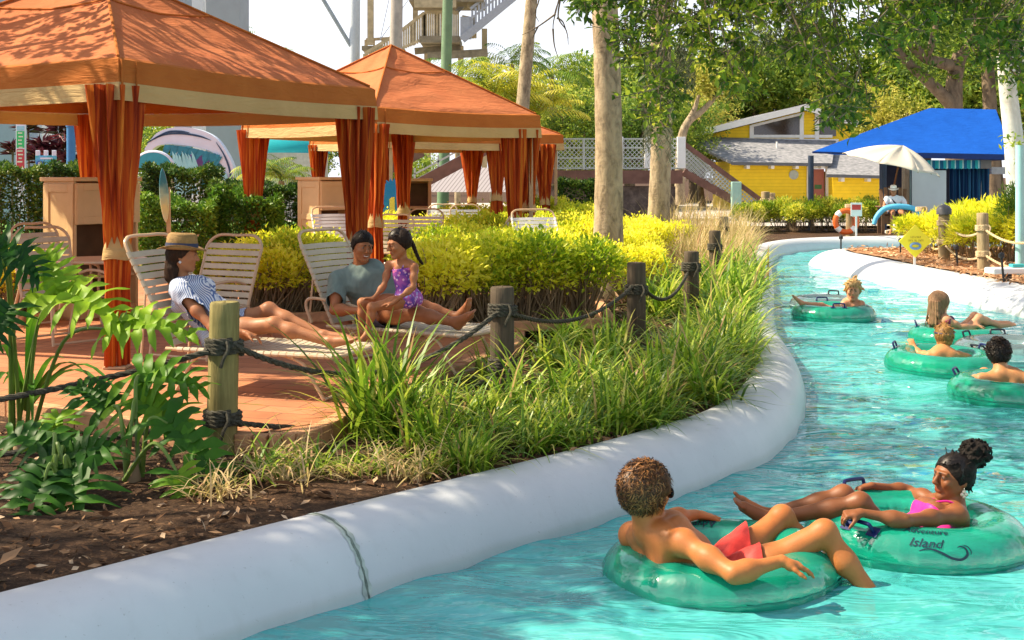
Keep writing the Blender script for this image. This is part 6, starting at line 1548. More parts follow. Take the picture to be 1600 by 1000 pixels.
# smooth trunks beside the river (their crowns stand above the picture)
def smooth_trunk(label, u0, u1, vb, d, r0, r1, htop, seed):
    base = V3((X(u1, d), d, BZ)); q = thing('smooth_trunk_tree', label, 'tree', base, 0, 'smooth pale trunks in the planting bed'); b = MB(); rows = []; rnd = random.Random(seed)
    sl = (X(u0, d) - base.x) / (Z(0, d) - BZ)
    for k in range(60):
        z = -.1 + (htop + .1) * k / 59; r = (r1 + (r0 - r1) * math.exp(-max(z, 0) * .75)) * (1 + .30 * math.exp(-max(z, 0) * 4.5)) * (1 + .012 * math.sin(z * 11 + seed)); cx = sl * z + .03 * math.sin(z * .9 + seed)
        rows.append([V3((cx + r * (1 + .02 * math.sin(3 * a + z)) * math.cos(a), r * (1 + .02 * math.sin(3 * a + z)) * math.sin(a), z)) for a in [2 * PI * j / 30 for j in range(30)]])
    b.grid(rows, wrap=True); b.build('trunk', M_BRK, q, smooth=True)
    C = [(sl * htop + rnd.uniform(-1.6, 1.6), rnd.uniform(-1.6, 1.6), htop + rnd.uniform(-.2, 2.2), rnd.uniform(.6, 1.0)) for _ in range(9)]; bb = MB()
    for c in C: tube_path(bb, [(sl * htop, 0, htop - .15), (c[0] * .6 + sl * htop * .4, c[1] * .6, (htop + c[2]) / 2), c[:3]], .07, .02, 7, 4)
    bb.build('limbs', M_BRK, q, smooth=True); V, F, t = crown_arrays(seed, C, 5000, .16, .07); link('crown', mesh_np('crown', V, F, [M_OAK], False, tint=t), q); return q
smooth_trunk('thick smooth pale trunk standing behind the golden shrubs, the taller looking of the pair', 945, 950, 455, 17.4, .225, .175, 5.6, 31)
smooth_trunk('thinner smooth pale trunk farther along the bed, partly veiled by hanging leaves', 1033, 1028, 400, 24.6, .235, .19, 6.6, 37)

# live oak overhanging the river: trunk on the bank to the right, limbs reaching over the water
lo = thing('live_oak', 'live oak whose dark leafy branches and grey moss hang into the top of the picture', 'tree', (9.2, 10.4, BZ)); off = V3(lo.location)
b = MB(); tube_path(b, [(0, 0, -.2), (-.1, 0, 1.3), (-.35, -.1, 2.6), (-.6, -.1, 3.6)], .42, .32, 16)
limbs = [[(8.6, 10.3, 3.6), (6.4, 9.8, 4.3), (4.2, 9.2, 4.2), (2.4, 8.9, 3.9), (1.2, 8.7, 3.6)], [(8.6, 10.3, 3.6), (7.0, 11.0, 4.4), (5.0, 11.4, 4.5), (3.2, 11.2, 4.3), (1.6, 10.8, 4.0)], [(8.6, 10.3, 3.6), (6.6, 8.6, 4.0), (5.0, 7.9, 3.8), (3.6, 7.7, 3.4)], [(8.6, 10.3, 3.6), (7.6, 12.2, 4.6), (6.4, 13.4, 4.8), (5.2, 13.8, 4.6)]]
LP = []
for l in limbs:
    p = [V3(x) - off for x in l]; tube_path(b, p, .17, .04, 10); LP += spline(p, 8)[8:]
rs = np.random.RandomState(77); bu = [900, 920, 950, 975, 1000, 1030, 1050, 1075, 1100, 1130, 1150, 1165, 1190, 1230, 1260, 1300, 1330, 1350, 1370, 1400, 1450, 1500, 1550, 1600, 1640]; bv = [-5, 35, 78, 60, 165, 215, 155, 108, 115, 150, 170, 128, 85, 80, 130, 215, 230, 215, 145, 65, 45, 60, 100, 140, 140]
P = []; D = []; tw = MB(); sprays = 0
while sprays < 1750:
    u = rs.uniform(898, 1640); lim = np.interp(u, bu, bv); v = -110 + (lim + 110) * rs.rand() ** .85
    g = math.sin(u * .045 + 1.3 * math.sin(v * .03)) + math.sin(v * .06 + u * .021 + 2) + .8 * math.sin(u * .11 - v * .09)
    if v > -10 and g < -.45 + .9 * max(0, v / max(lim, 1)) ** 2 - (.7 if u > 1380 else 0) * 0: continue
    d = rs.uniform(8.0, 11.2); c = W(u, v, d) - off; sprays += 1
    dr = V3((rs.normal() * .8, rs.normal() * .8, -.35 + rs.normal() * .5)).normalized(); ln = rs.uniform(.10, .19)
    tw.tube([c - dr * ln * .8, c, c + dr * ln], [.005, .004, .002], 4, caps=False)
    if sprays % 6 == 0:
        near = min(LP, key=lambda q: (q - c).length); tw.tube(spline([near, near.lerp(c, .55) + V3((0, 0, .08)), c], 4), [.012 - .0012 * k for k in range(9)], 4, caps=False)
    for k in range(11):
        P.append(c + dr * (-.3 + 1.3 * k / 10) * ln + V3(rs.normal(size=3)) * .012); e = V3(rs.normal(size=3)); e = (e - dr * e.dot(dr)).normalized(); D.append(dr * .55 + e * .9)
b.build('trunk', M_BRKD, lo, smooth=True); tw.build('twigs', M_BRKD, lo, smooth=True)
P = np.array([tuple(p) for p in P]); D = np.array([tuple(p) for p in D]); V, F = leaf_arrays(P, D, rs.uniform(.05, .085, len(P)), rs.uniform(.026, .042, len(P)), rs, .2, .08)
link('foliage', mesh_np('foliage', V, F, [M_OAK], False, tint=np.repeat(np.clip(smooth_tint(P, rs, 2.2, .5), 0, 1), 4)), lo)
# crown above the frame
C = [(rs.uniform(-6, 1.5), rs.uniform(-3, 3.5), rs.uniform(4.0, 5.6), rs.uniform(.5, .9)) for _ in range(22)]; V, F, t = crown_arrays(150, C, 4500, .13, .055); link('crown', mesh_np('crown', V, F, [M_OAK], False, tint=t), lo)
# hanging moss
MP = []; 
def moss(n, u0, u1, v0, v1, d0, d1, ln):
    V = []; F = []; T = []
    for k in range(n):
        u = rs.uniform(u0, u1); v = v0 + (v1 - v0) * rs.rand() ** 1.4; d = rs.uniform(d0, d1); p = W(u, v, d) - off; L = ln * rs.uniform(.4, 1.1); m = 6; w = .0035 * rs.uniform(.6, 1.4); bse = len(V); tt = rs.rand(); a = rs.rand() * 6
        for j in range(m + 1):
            q = p + V3((.02 * math.sin(j * 1.9 + a) , .02 * math.cos(j * 1.5 + a), -L * j / m)); V += [q - V3((w, 0, 0)), q + V3((w * math.cos(a), w * math.sin(a), 0))]; T += [tt, tt]
        for j in range(m): F.append((bse + 2 * j, bse + 2 * j + 1, bse + 2 * j + 3, bse + 2 * j + 2))
    return V, F, T
for args in ((900, 1170, 1245, -60, 75, 9.5, 10.5, .20), (650, 1005, 1050, 70, 220, 10, 11, .22), (300, 1230, 1290, -40, 60, 9, 10, .2), (260, 1055, 1085, 60, 130, 10, 11, .2)):
    V, F, T = moss(*args); link('hanging_moss', mesh_np('hanging_moss', V, F, [M_MOS], True, tint=T), lo)

# bare twigs left of the tall trunk, reaching down from above
tb = thing('bare_branch', 'thin bare twigs hanging against the white sky, left of the tall trunk', 'branch', W(880, -30, 14)); off = V3(tb.location); b = MB(); Q = lambda u, v, d=14: W(u, v, d) - off
for pts in ([(905, -60), (880, -20), (868, 20), (864, 45), (868, 80)], [(880, -20), (872, 25), (885, 48), (888, 70)], [(868, 22), (840, 42), (815, 55)], [(864, 45), (866, 70), (872, 90)], [(885, -10), (872, 5), (866, 22)], [(870, 28), (880, 35), (888, 60)], [(840, 42), (832, 60)], [(845, -40), (842, 0), (836, 20), (842, 34)]):
    tube_path(b, [Q(*p) for p in pts], .012, .003, 5, 4)
b.build('twigs', M_BRKD, tb, smooth=True)
bt = thing('forked_tree', 'small bare forked pale tree at the top of the brown stair', 'tree', (X(1064, 50), 50, BZ)); off = V3(bt.location); b = MB(); Q = lambda u, v, d=50: W(u, v, d) - off
tube_path(b, [Q(1062, 320), Q(1063, 240), Q(1068, 205), Q(1078, 188), Q(1095, 175), Q(1112, 158), Q(1128, 142)], .22, .07); tube_path(b, [Q(1072, 195), Q(1082, 178), Q(1088, 162), Q(1092, 148)], .15, .06); b.build('trunk', M_BRK, bt, smooth=True)
C = [tuple(Q(u, v)) + (.5,) for u, v in ((1094, 140), (1130, 136), (1115, 128), (1080, 135), (1145, 125), (1100, 112))]; V, F, t = crown_arrays(160, C, 1500, .2, .1); link('crown', mesh_np('crown', V, F, [M_TRY], False, tint=t), bt)

# ---- palms
def palm_mesh(seed, n, L, mat, droop=1.0, lw=.035, elev=(.2, 1.3), leaf=.42):
    rs = np.random.RandomState(seed); V = []; F = []; T = []
    for k in range(n):
        az = rs.rand() * 6.283; e = rs.uniform(*elev); p = np.zeros(3); ln = L * rs.uniform(.75, 1.1); m = 16; tt = rs.beta(2, 2); sp = np.array([-math.sin(az), math.cos(az), 0]); prev = p.copy()
        for j in range(m):
            f = j / m; d = np.array([math.cos(e) * math.cos(az), math.cos(e) * math.sin(az), math.sin(e)]); q = p + d * ln / m; b = len(V)
            V += [p - sp * .012, p + sp * .012, q + sp * .010, q - sp * .010]; T += [tt] * 4; F.append((b, b + 1, b + 2, b + 3))
            if f > .12:
                for s in (-1, 1):
                    l = ln * leaf * math.sin(PI * min(1, .15 + f * .85)) ** .7 * rs.uniform(.85, 1.1); dd = d * .55 + sp * s * .85 - np.array([0, 0, .30]); dd /= np.linalg.norm(dd); wv_ = np.cross(dd, np.array([0, 0, 1.])); wv_ /= np.linalg.norm(wv_) + 1e-6; b = len(V); md = q + dd * l * .5; tp = q + dd * l - np.array([0, 0, l * .22])
                    V += [q, md + wv_ * lw * .5, tp, md - wv_ * lw * .5]; T += [min(1, max(0, tt + rs.normal() * .1))] * 4; F += [(b, b + 1, b + 2, b + 3)]
            p = q; e -= droop * 1.5 / m * (.4 + f * 1.3)
    return mesh_np('fronds', np.array(V), F, [mat], False, tint=T)
PA = palm_mesh(1, 30, 1.6, M_PLY, .9, .05, (.5, 1.45)); PB = palm_mesh(2, 26, 1.7, M_PLM, 1.1, .05); PC = palm_mesh(3, 22, 1.3, M_PLM, .8, .04, (.6, 1.45))
def palm(me, label, u, v, d, sc, lean=0.0, r=.11, group=None):
    t = thing('palm', label, 'palm', (X(u, d) - lean, d, BZ), 0, group); h = Z(v, d) - BZ; o = link('fronds', me, t); o.location = (lean, 0, h); o.scale = (sc,) * 3
    b = MB(); tube_path(b, [(0, 0, -.1), (lean * .4, 0, h * .5), (lean, 0, h)], r * 1.2, r); b.build('trunk', M_BRK, t, smooth=True); return t
palm(PA, 'yellow-green feathery palm right of the peak of the middle tent', 770, 160, 42, 1.25, r=.08); palm(PA, 'yellow-green palm close to the leaning trunk', 802, 165, 44, 1.3, r=.08); palm(PA, 'golden tinged low palm between the tents and the wood', 838, 185, 44, 1.2, r=.08)
palm(PB, 'dark green palm under the landing of the slide tower', 715, 128, 48, 1.1, r=.10); palm(PB, 'green palm in front of the wood, above the farthest tent', 800, 100, 60, 1.2); palm(PB, 'green palm rising over the trees right of the leaning trunk', 862, 118, 62, 1.3)
palm(PC, 'bright tuft of palm fronds above the roof of the nearest tent', 356, 62, 52, 1.0, r=.10); palm(PC, 'palm fronds just showing above the nearest tent\'s slope', 428, 92, 60, .9); palm(PC, 'low bright palm between the curtains of the middle tent', 440, 283, 27, .62, r=.06); palm(PB, 'low spreading palm beside the teal slide cover', 420, 278, 29, .55, r=.06)
lp = pole('leaning_palm_trunk', 'tall slender leaning palm trunk behind the middle tent', 838, -90, 800, 300, 40, .24, .17, M_BRK, 'tree')
o = link('fronds', PB, lp); o.location = (X(840, 40) - X(800, 40), 0, Z(-100, 40) - BZ); o.scale = (1.2,) * 3
# purple cordylines
def cordyline(u, v, d, n=60, L=.55):
    rs = np.random.RandomState(int(u)); P = np.zeros((n, 3)); P[:, 2] = rs.rand(n) * .35; D = unit(np.stack([rs.normal(size=n), rs.normal(size=n), rs.uniform(-.1, 1.1, n)], 1)); V, F = leaf_arrays(P, D, L * rs.uniform(.7, 1.1, n), .09, rs, .3, .2); me = mesh_np('leaves', V, F, [M_PUR_], True, tint=np.repeat(rs.rand(n), 4)); return me
CM = cordyline(5, 0, 0)
for i, (u, v, d, s) in enumerate(((44, 192, 40, 1.1), (92, 200, 40, 1.3), (66, 225, 39, 1.1), (82, 232, 39, 1.1), (100, 226, 39, 1.1), (56, 238, 38.5, 1.0), (74, 246, 38.5, 1.0), (106, 245, 38.5, 1.0), (20, 226, 39, .9))):
    t = thing('purple_plant', 'purple leaved cane plant before the stucco columns at the left', 'plant', (X(u, d), d, BZ), i * 1.1, 'purple leaved cane plants'); h = Z(v, d) - BZ; o = link('leaves', CM, t); o.location = (0, 0, h - .3); o.scale = (s,) * 3
    b = MB(); b.tube([(0, 0, -.1), (.03, 0, h * .5), (0, 0, h - .2)], .035, 7); b.build('stem', M_BRKD, t, smooth=True)

# ---- shade trees standing on the bank to the left, outside the picture: their dappled shade falls over the bed and wall
def shade_tree(label, x, y, centers, n, seed):
    t = thing('shade_tree', label, 'tree', (x, y, BZ)); b = MB(); tube_path(b, [(0, 0, -.2), (.1, 0, 1.5), (.25, .05, 3.0)], .30, .20, 12)
    C = [(cx - x, cy - y, cz - BZ, r) for cx, cy, cz, r in centers]
    for c in C: tube_path(b, [(.25, .05, 2.9), (c[0] * .45, c[1] * .45, 2.9 + (c[2] - 2.9) * .75), c[:3]], .085, .018, 7, 4)
    b.build('trunk', M_BRKD, t, smooth=True); V, F, tt = crown_arrays(seed, C, n, .15, .075); link('crown', mesh_np('crown', V, F, [M_OAK], False, tint=tt), t)
shade_tree('spreading shade tree on the left bank whose limbs reach over the planting bed', -8.6, 6.4, [(-7.5, 3.7, 5.0, .8), (-6.9, 4.5, 5.0, .65), (-6.3, 5.1, 5.0, .6), (-5.7, 5.8, 5.0, .55), (-5.1, 6.4, 5.0, .5), (-4.3, 7.0, 5.0, .6), (-3.6, 7.8, 5.0, .62), (-2.9, 8.7, 5.0, .62), (-2.35, 9.8, 5.0, .6), (-7.6, 6.0, 5.2, .8), (-9.2, 5.2, 5.4, 1.0)], 15000, 301)
shade_tree('shade tree at the left of the nearest tent with its crown above the canvas roof', -8.8, 11.8, [(-2.3, 10.6, 5.0, .9), (-4.2, 11.6, 5.1, 1.0), (-3.6, 13.2, 5.2, .9), (-5.4, 10.4, 5.3, .8), (-6.8, 11.8, 5.4, .9), (-7.6, 13.4, 5.2, .9), (-1.9, 12.2, 4.9, .6)], 4200, 302)
# ================================================================== people
t_ = NT('skin'); a_ = t_.n.new('ShaderNodeAttribute'); a_.attribute_name = 'col'; vec = t_.coord('Object')
c_ = t_.mix(.6, a_.outputs['Color'], t_.ramp(t_.noise(vec, 14, 4, .6), [(.3, (.78, .68, .64)), (.7, (1.08, 1.02, .98))]), 'MULTIPLY')
M_SKIN = t_.done(t_.bsdf(c_, t_.ramp(t_.noise(vec, 9, 3), [(.3, (.42,) * 3), (.7, (.64,) * 3)]), t_.bump(t_.noise(vec, 120, 4), .25, .003), .35, Subsurface_Weight=.08, Subsurface_Scale=.02))
def cloth(name, c, c2=None, rough=.8, bump=.3, pat=None):
    t = NT(name); vec = t.coord('Object'); n = t.noise(t.coord('Object', scale=(1, 1, .5)), 9, 4, .6, 1.0); cl = t.ramp(n, [(.3, c2 or tuple(x * .8 for x in c)), (.7, c)])
    if pat: cl = pat(t, vec, cl)
    return t.done(t.bsdf(cl, rough, t.bump(t.math('ADD', n, t.math('MULTIPLY', t.noise(vec, 200, 2), .1)), bump, .012), .25))
def hairmat(name, c, c2, sc=(1, 1, .25)):
    t = NT(name); vec = t.coord('Object', scale=sc); n = t.noise(vec, 55, 4, .7, .6)
    return t.done(t.bsdf(t.ramp(n, [(.3, c2), (.7, c)]), .55, t.bump(n, .9, .01), .12))

def n3(v): v = V3(v); return v / max(v.length, 1e-9)
class Person:
    def __init__(p, J, s=1.0, girth=1.0, female=False, skin=(.5, .25, .13), h=.007, head=1.0, seed=0):
        p.J = {k: V3(v) for k, v in J.items()}; p.s = s; p.g = girth; p.f = female; p.skin = skin; p.h = h; p.hs = head; p.pr = []; p.paint = []; p.seed = seed; p.frame(); p.torso(); p.limbs(); p.head()
    def add(p, tag_, kind, *a, **k): p.pr.append((tag_, kind, a, k))
    def frame(p):
        J = p.J; p.U = n3(J['neck'] - J['pel']); R = n3(J['shR'] - J['shL']); p.R = n3(R - p.U * R.dot(p.U)); p.F = p.U.cross(p.R); p.Lt = (J['neck'] - J['pel']).length
        p.M = [list(p.R), list(p.F), list(p.U)]
    def at(p, f, r=0, w=0): return p.J['pel'] + p.U * p.Lt * f + p.R * r * p.s + p.F * w * p.s
    def torso(p):
        s, g, J = p.s, p.g, p.J; E = lambda t, c, r, k=.04, **q: p.add(t, 'ell', c, [x * s * g for x in r], p.M, k=k * s, **q); C = lambda t, a, b, ra, rb, k=.04, **q: p.add(t, 'cone', a, b, ra * s * g, rb * s * g, k=k * s, **q)
        fm = p.f
        E('torso', p.at(.05, 0, -.005), (.165 if fm else .155, .112, .125)); E('torso', p.at(.34), (.122 if fm else .142, .095 if fm else .105, .17)); E('torso', p.at(.64), (.143 if fm else .165, .105 if fm else .118, .19))
        C('torso', p.at(.85, -.09, 0), p.at(.85, .09, 0), .072, .072)
        for sg, sh in ((-1, 'shL'), (1, 'shR')):
            C('torso', p.at(.96, .02 * sg), J[sh] - p.U * .005, .052, .046 if fm else .054, .05)
            if fm: E('torso', p.at(.70, .075 * sg, .088), (.060, .055, .058), .03)
            else: E('torso', p.at(.73, .078 * sg, .075), (.085, .045, .062), .035)
            E('torso', p.at(.75, .085 * sg, -.085), (.055, .032, .085), .04); C('torso', p.at(.80, .125 * sg, -.03), p.at(.36, .085 * sg, -.02), .05, .04, .05)
            E('torso', p.at(-.05, .08 * sg, -.055), (.088, .082, .09), .05)
        C('torso', p.at(.28, 0, -.132), p.at(.85, 0, -.140), .012, .012, .035, sub=True)
    def limbs(p):
        s, g, J = p.s, p.g, p.J; fm = .86 if p.f else 1.0
        for q in 'LR':
            sh, el, wr = J['sh' + q], J['el' + q], J['wr' + q]; t = 'arm' + q; r = lambda x: x * s * g * fm
            p.add(t, 'ell', sh, (r(.060),) * 3, None, k=.035 * s); p.add(t, 'cone', sh, el, r(.052), r(.040), k=.03 * s); p.add(t, 'ell', sh.lerp(el, .52), (r(.050),) * 3, None, k=.05 * s)
            p.add(t, 'cone', el, wr, r(.041), r(.0265), k=.02 * s); p.add(t, 'ell', el.lerp(wr, .25), (r(.043),) * 3, None, k=.05 * s)
            hp, kn, an = J['hip' + q], J['kn' + q], J['an' + q]; t = 'leg' + q; g2 = g * (1.02 if p.f else 1.0); r = lambda x: x * s * g2
            p.add(t, 'cone', hp, kn, r(.088), r(.056), k=.05 * s); p.add(t, 'ell', hp.lerp(kn, .4), (r(.082),) * 3, None, k=.06 * s); p.add(t, 'ell', kn, (r(.058),) * 3, None, k=.02 * s)
            p.add(t, 'cone', kn, an, r(.052), r(.035), k=.03 * s); back = n3((hp - kn).normalized() + (an - kn).normalized()) if (hp - kn).normalized().dot((an - kn).normalized()) > -.98 else V3((0, 0, -1))
            p.add(t, 'ell', kn.lerp(an, .30) + back * .018 * s, (r(.053),) * 3, None, k=.05 * s)
            if 'to' + q in J:
                to = J['to' + q]; d = n3(to - an); dn = n3(an - kn); heel = an + dn * .045 * s - d * .030 * s; ball = an + d * .125 * s + dn * .052 * s; f = 'foot' + q; sd = n3(d.cross(dn))
                p.add(f, 'cone', an, heel, r(.036), r(.032), k=.02 * s); p.add(f, 'cone', an + d * .015 * s, ball, r(.036), r(.026), k=.025 * s); p.add(f, 'cone', heel, ball, r(.029), r(.026), k=.02 * s)
                for i in range(5):
                    o = sd * (i - 2) * .0165 * s; l = (.062, .056, .05, .045, .04)[i if q == 'L' else 4 - i] if False else .05
                    p.add(f, 'cone', ball + o, ball + o + d * (l + .012 * (1 - abs(i - 1) / 3)) * s, r(.0135), r(.010), k=.008 * s)
            if 'hd' + q in J: p.hand(q)
    def hand(p, q):
        """palm, four jointed fingers and a thumb leaving the side of the palm near its base"""
        s = p.s * (.92 if p.f else 1); J = p.J; w = J['wr' + q]; d = n3(J['hd' + q]); n = n3(J['hn' + q]); n = n3(n - d * n.dot(d)); sd = d.cross(n) * (1 if q == 'L' else -1)   # towards the thumb
        cu = p.J['cu' + q].x if 'cu' + q in J else .35; t = 'hand' + q
        for o in (-.028, -.009, .010, .029):
            p.add(t, 'cone', w + sd * o * .6 * s, w + d * .085 * s + sd * o * s, .015 * s, .0125 * s, k=.014 * s)
        p.add(t, 'ell', w + d * .035 * s + sd * .022 * s + n * .008 * s, (.024 * s,) * 3, None, k=.02 * s)
        for i, (o, L) in enumerate(((.031, .072), (.0105, .080), (-.0105, .074), (-.031, .058))):
            a = w + d * (.086 - abs(i - 1.2) * .005) * s + sd * o * s; e = n3(d + sd * (o * 2.6)); ang = cu * (.75 + .16 * i)
            for j, (f, r0, r1) in enumerate(((.44, .0100, .0090), (.31, .0090, .0080), (.25, .0082, .0068))):
                dd = e * math.cos(ang) + n * math.sin(ang); b = a + dd * L * f * s; p.add(t, 'cone', a, b, r0 * s, r1 * s, k=.004 * s); a = b; ang += cu * (1.0 + .1 * i)
        a = w + d * .022 * s + sd * .026 * s; e = n3(d * .70 + sd * .62 + n * (.25 + .3 * cu))
        for (L, r0, r1) in ((.040, .0135, .0112), (.030, .0112, .0100), (.024, .0100, .0075)):
            b = a + e * L * s; p.add(t, 'cone', a, b, r0 * s, r1 * s, k=.007 * s); a = b; e = n3(e + d * .28 + n * .25 * cu)
    def head(p):
        J = p.J; F = n3(J['hf']); U = n3(J['hu'] - F * J['hu'].dot(F)); R = F.cross(U); H = J['head']; s = p.hs; p.HF = (R, F, U); M = [list(R), list(F), list(U)]; p.HM = M
        at = lambda x, y, z: H + (R * x + F * y + U * z) * s; p.hat = at
        E = lambda c, r, k=.015, **q: p.add('head', 'ell', at(*c), [x * s for x in r], M, k=k * s, **q); C = lambda a, b, ra, rb, k=.015, **q: p.add('head', 'cone', at(*a), at(*b), ra * s, rb * s, k=k * s, **q)
        E((0, -.014, .026), (.073, .094, .090), .01); E((0, .026, -.030), (.058, .064, .082), .03); E((0, .066, -.098), (.021, .019, .016), .02)
        for g in (-1, 1):
            C((.050 * g, -.002, -.052), (.012 * g, .060, -.097), .020, .017, .02); E((.040 * g, .062, -.024), (.022, .020, .020), .02); C((.012 * g, .087, .024), (.044 * g, .073, .024), .0105, .010, .014)
            E((.031 * g, .098, .003), (.018, .013, .011), .010, sub=True); E((.031 * g, .0775, .003), (.0135, .012, .0125), .002)
            E((.074 * g, -.012, -.006), (.008, .020, .031), .006); C((.072 * g, -.004, .022), (.080 * g, -.020, .028), .006, .006, .006); E((.078 * g, -.006, -.004), (.006, .010, .014), .006, sub=True)
            E((.011 * g, .099, -.032), (.0085, .010, .0075), .006)
        C((0, .088, .014), (0, .110, -.026), .0085, .0125, .010); C((-.019, .083, -.058), (.019, .083, -.058), .0068, .0068, .006); C((-.016, .083, -.070), (.016, .083, -.070), .0075, .0075, .006); C((0, .091, -.0635), (0, .091, -.0635), .003, .003, .002)
        C((-.020, .095, -.064), (.020, .095, -.064), .0022, .0022, .003, sub=True)
        nb = p.J['neck']; k = p.s * (.84 if p.f else 1) * p.g; p.add('neck', 'cone', nb - p.U * .03 * p.s, at(0, -.022, -.072), .062 * k, .052 * k, k=.03 * p.s); p.add('neck', 'cone', nb, at(0, -.03, -.03), .055 * k, .05 * k, k=.02 * p.s)
        for c, r, col in p.face_paint(): p.paint.append((at(*c), r * s, col))
    def face_paint(p):
        b = p.skin; dark = (.02, .012, .008); lip = (b[0] * .85, b[1] * .50, b[2] * .55); out = []
        for g in (-1, 1):
            out += [((.031 * g, .089, .003), .0078, (.36, .30, .26)), ((.031 * g, .091, .003), .0075, dark)]
            for x in (.016, .024, .032, .040, .048): out.append(((x * g, .098 - .40 * max(0, x - .03), .024 - .12 * max(0, x - .036)), .0080, dark))
            for x in (.020, .026, .032, .038, .043): out.append(((x * g, .092 - .25 * max(0, x - .03), .0115), .0052, dark))
            out += [((.011 * g, .106, -.0395), .0035, (b[0] * .3, b[1] * .2, b[2] * .2))]
        for x in (-.020, -.013, -.006, 0, .006, .013, .020): out += [((x, .092 - abs(x) * .15, -.058), .0050, lip), ((x * .9, .093 - abs(x) * .15, -.070), .0056, lip), ((x, .093, -.0635), .0026, (lip[0] * .4, lip[1] * .3, lip[2] * .3))]
        return out
    def bounds(p, tags=None, extra=.0):
        lo = np.full(3, 1e9); hi = -lo
        for (t, kind, a, k) in p.pr:
            if tags and t not in tags: continue
            if kind == 'cone':
                for c, r in ((a[0], a[2]), (a[1], a[3])): lo = np.minimum(lo, np.array(c) - r); hi = np.maximum(hi, np.array(c) + r)
            else: r = max(a[1]); lo = np.minimum(lo, np.array(a[0]) - r); hi = np.maximum(hi, np.array(a[0]) + r)
        return lo - .03 - extra, hi + .03 + extra
    def field(p, tags=None, inf=0.0, h=None, kmul=1.0, skip=()):
        h = h or p.h; lo, hi = p.bounds(tags, inf); f = Field(lo, hi, h)
        for (t, kind, a, k) in p.pr:
            if tags and t not in tags or t in skip: continue
            k = dict(k); k['k'] = k['k'] * kmul; k['inf'] = inf if not k.get('sub') else 0
            getattr(f, kind)(*[list(x) if isinstance(x, Vector) else x for x in a], **k)
        return f
    def build(p, label, loc, group=None):
        t = thing('person', label, 'person', loc, 0, group); p.root = t; f = p.field(); P, Q = f.mesh(); col = np.tile(np.array(p.skin, dtype=np.float32), (len(P), 1))
        for c, r, cc in p.paint:
            d = np.linalg.norm(P - np.array(c), axis=1); w = np.clip((r * 1.25 - d) / (r * .5), 0, 1)[:, None]; col = col * (1 - w) + np.array(cc) * w
        o = link('body', mesh_np('body', P - np.array(loc), Q, [M_SKIN], True, col=col), t); return t
    def strands(p, mats, n, length, seed, wave=.5, width=.0022, lift=.004, inf=.016, tg=None, zmin=-.07):
        """loose locks lying on the hair cap, so that it ends in single strands"""
        rs_ = np.random.RandomState(seed); V = []; F = []; T = []; at = p.hat; R, Fw, U = p.HF; s = p.hs; k = 0
        while k < n:
            d = rs_.normal(size=3); d /= np.linalg.norm(d)
            if d[2] < -.72 or (d[1] > .30 and d[2] < .60 - .2 * d[1]): continue
            k += 1; q = np.array([d[0] * (.073 + inf), -.016 + d[1] * (.094 + inf), .028 + d[2] * (.090 + inf)]); g = np.array(tg if tg is not None else (0, -.25, -.75)) + rs_.normal(size=3) * .42; b = len(V); ph = rs_.rand() * 6; tt = rs_.rand(); m = 5
            for j in range(m + 1):
                c = np.array([0, -.016, .028]); nn = (q - c) / np.array([.073, .094, .090]) ** 2; nn /= np.linalg.norm(nn); t_g = g - nn * (g @ nn); t_g /= np.linalg.norm(t_g) + 1e-6; sd = np.cross(nn, t_g)
                w = width * (1 - (j / m) ** 2) + .0003; o = nn * lift * (j / m) * rs_.uniform(.3, 1.2)
                for e in (-1, 1): V.append(at(*(q + o + sd * w * e)))
                T += [tt, tt]; q = q + t_g * length / m + sd * wave * length / m * math.sin(ph + j * 1.6)
                e_ = (q - c) / np.array([.073 + inf, .094 + inf, .090 + inf]); r_ = np.linalg.norm(e_)
                if q[2] > -.03: q = c + (q - c) / r_
                if q[2] < zmin: q[2] = zmin
            for j in range(m): F.append((b + 2 * j, b + 2 * j + 1, b + 2 * j + 3, b + 2 * j + 2))
        return link('loose_hair', mesh_np('loose_hair', [v - V3(p.root.location) for v in V], F, [mats], True, tint=T), p.root)
    def wear(p, name, mat, tags, inf, clips=(), noise=None, extra=(), h=None, sub=()):
        f = p.field(tags, inf, h)
        for (kind, a, k) in extra: getattr(f, kind)(*[list(x) if isinstance(x, Vector) else x for x in a], **k)
        for c, n in clips: f.clip(list(c), list(n))
        if noise: f.noise(*noise)
        P, Q = f.mesh()
        if len(P) == 0: return None
        return link(name, mesh_np(name, P - np.array(p.root.location), Q, mat if isinstance(mat, list) else [mat], True), p.root)
    def hair(p, name, mat, inf=.013, line=.050, nape=-.07, amp=.006, freq=90, locks=160, lock_len=.05, lock_r=.008, extra=(), seed=1, h=None, down=.6, k=.004, grav=None, up_=.10, st_=.55):
        """cap over the skull, cut at the hairline, with separate locks standing proud of it"""
        s = p.hs; at = p.hat; R, F, U = p.HF; h = h or p.h * .75; H = p.J['head']; f = Field(np.array(H) - .22 * s - .12, np.array(H) + .22 * s + .12, h); M = p.HM
        f.ell(list(at(0, -.016, .028)), [(.073 + inf) * s, (.094 + inf) * s, (.090 + inf) * s], M, k=.0); f.ell(list(at(0, -.045, -.03)), [.066 * s, .06 * s, .07 * s], M, k=.02)
        f.clip(list(at(0, line, .045)), list(F * .80 - U * .60)); f.clip(list(at(0, 0, nape)), list(-U - F * .15)); f.clip(list(at(0, .02, -.01)), list(F * .75 - U * .66))
        rnd = random.Random(seed)
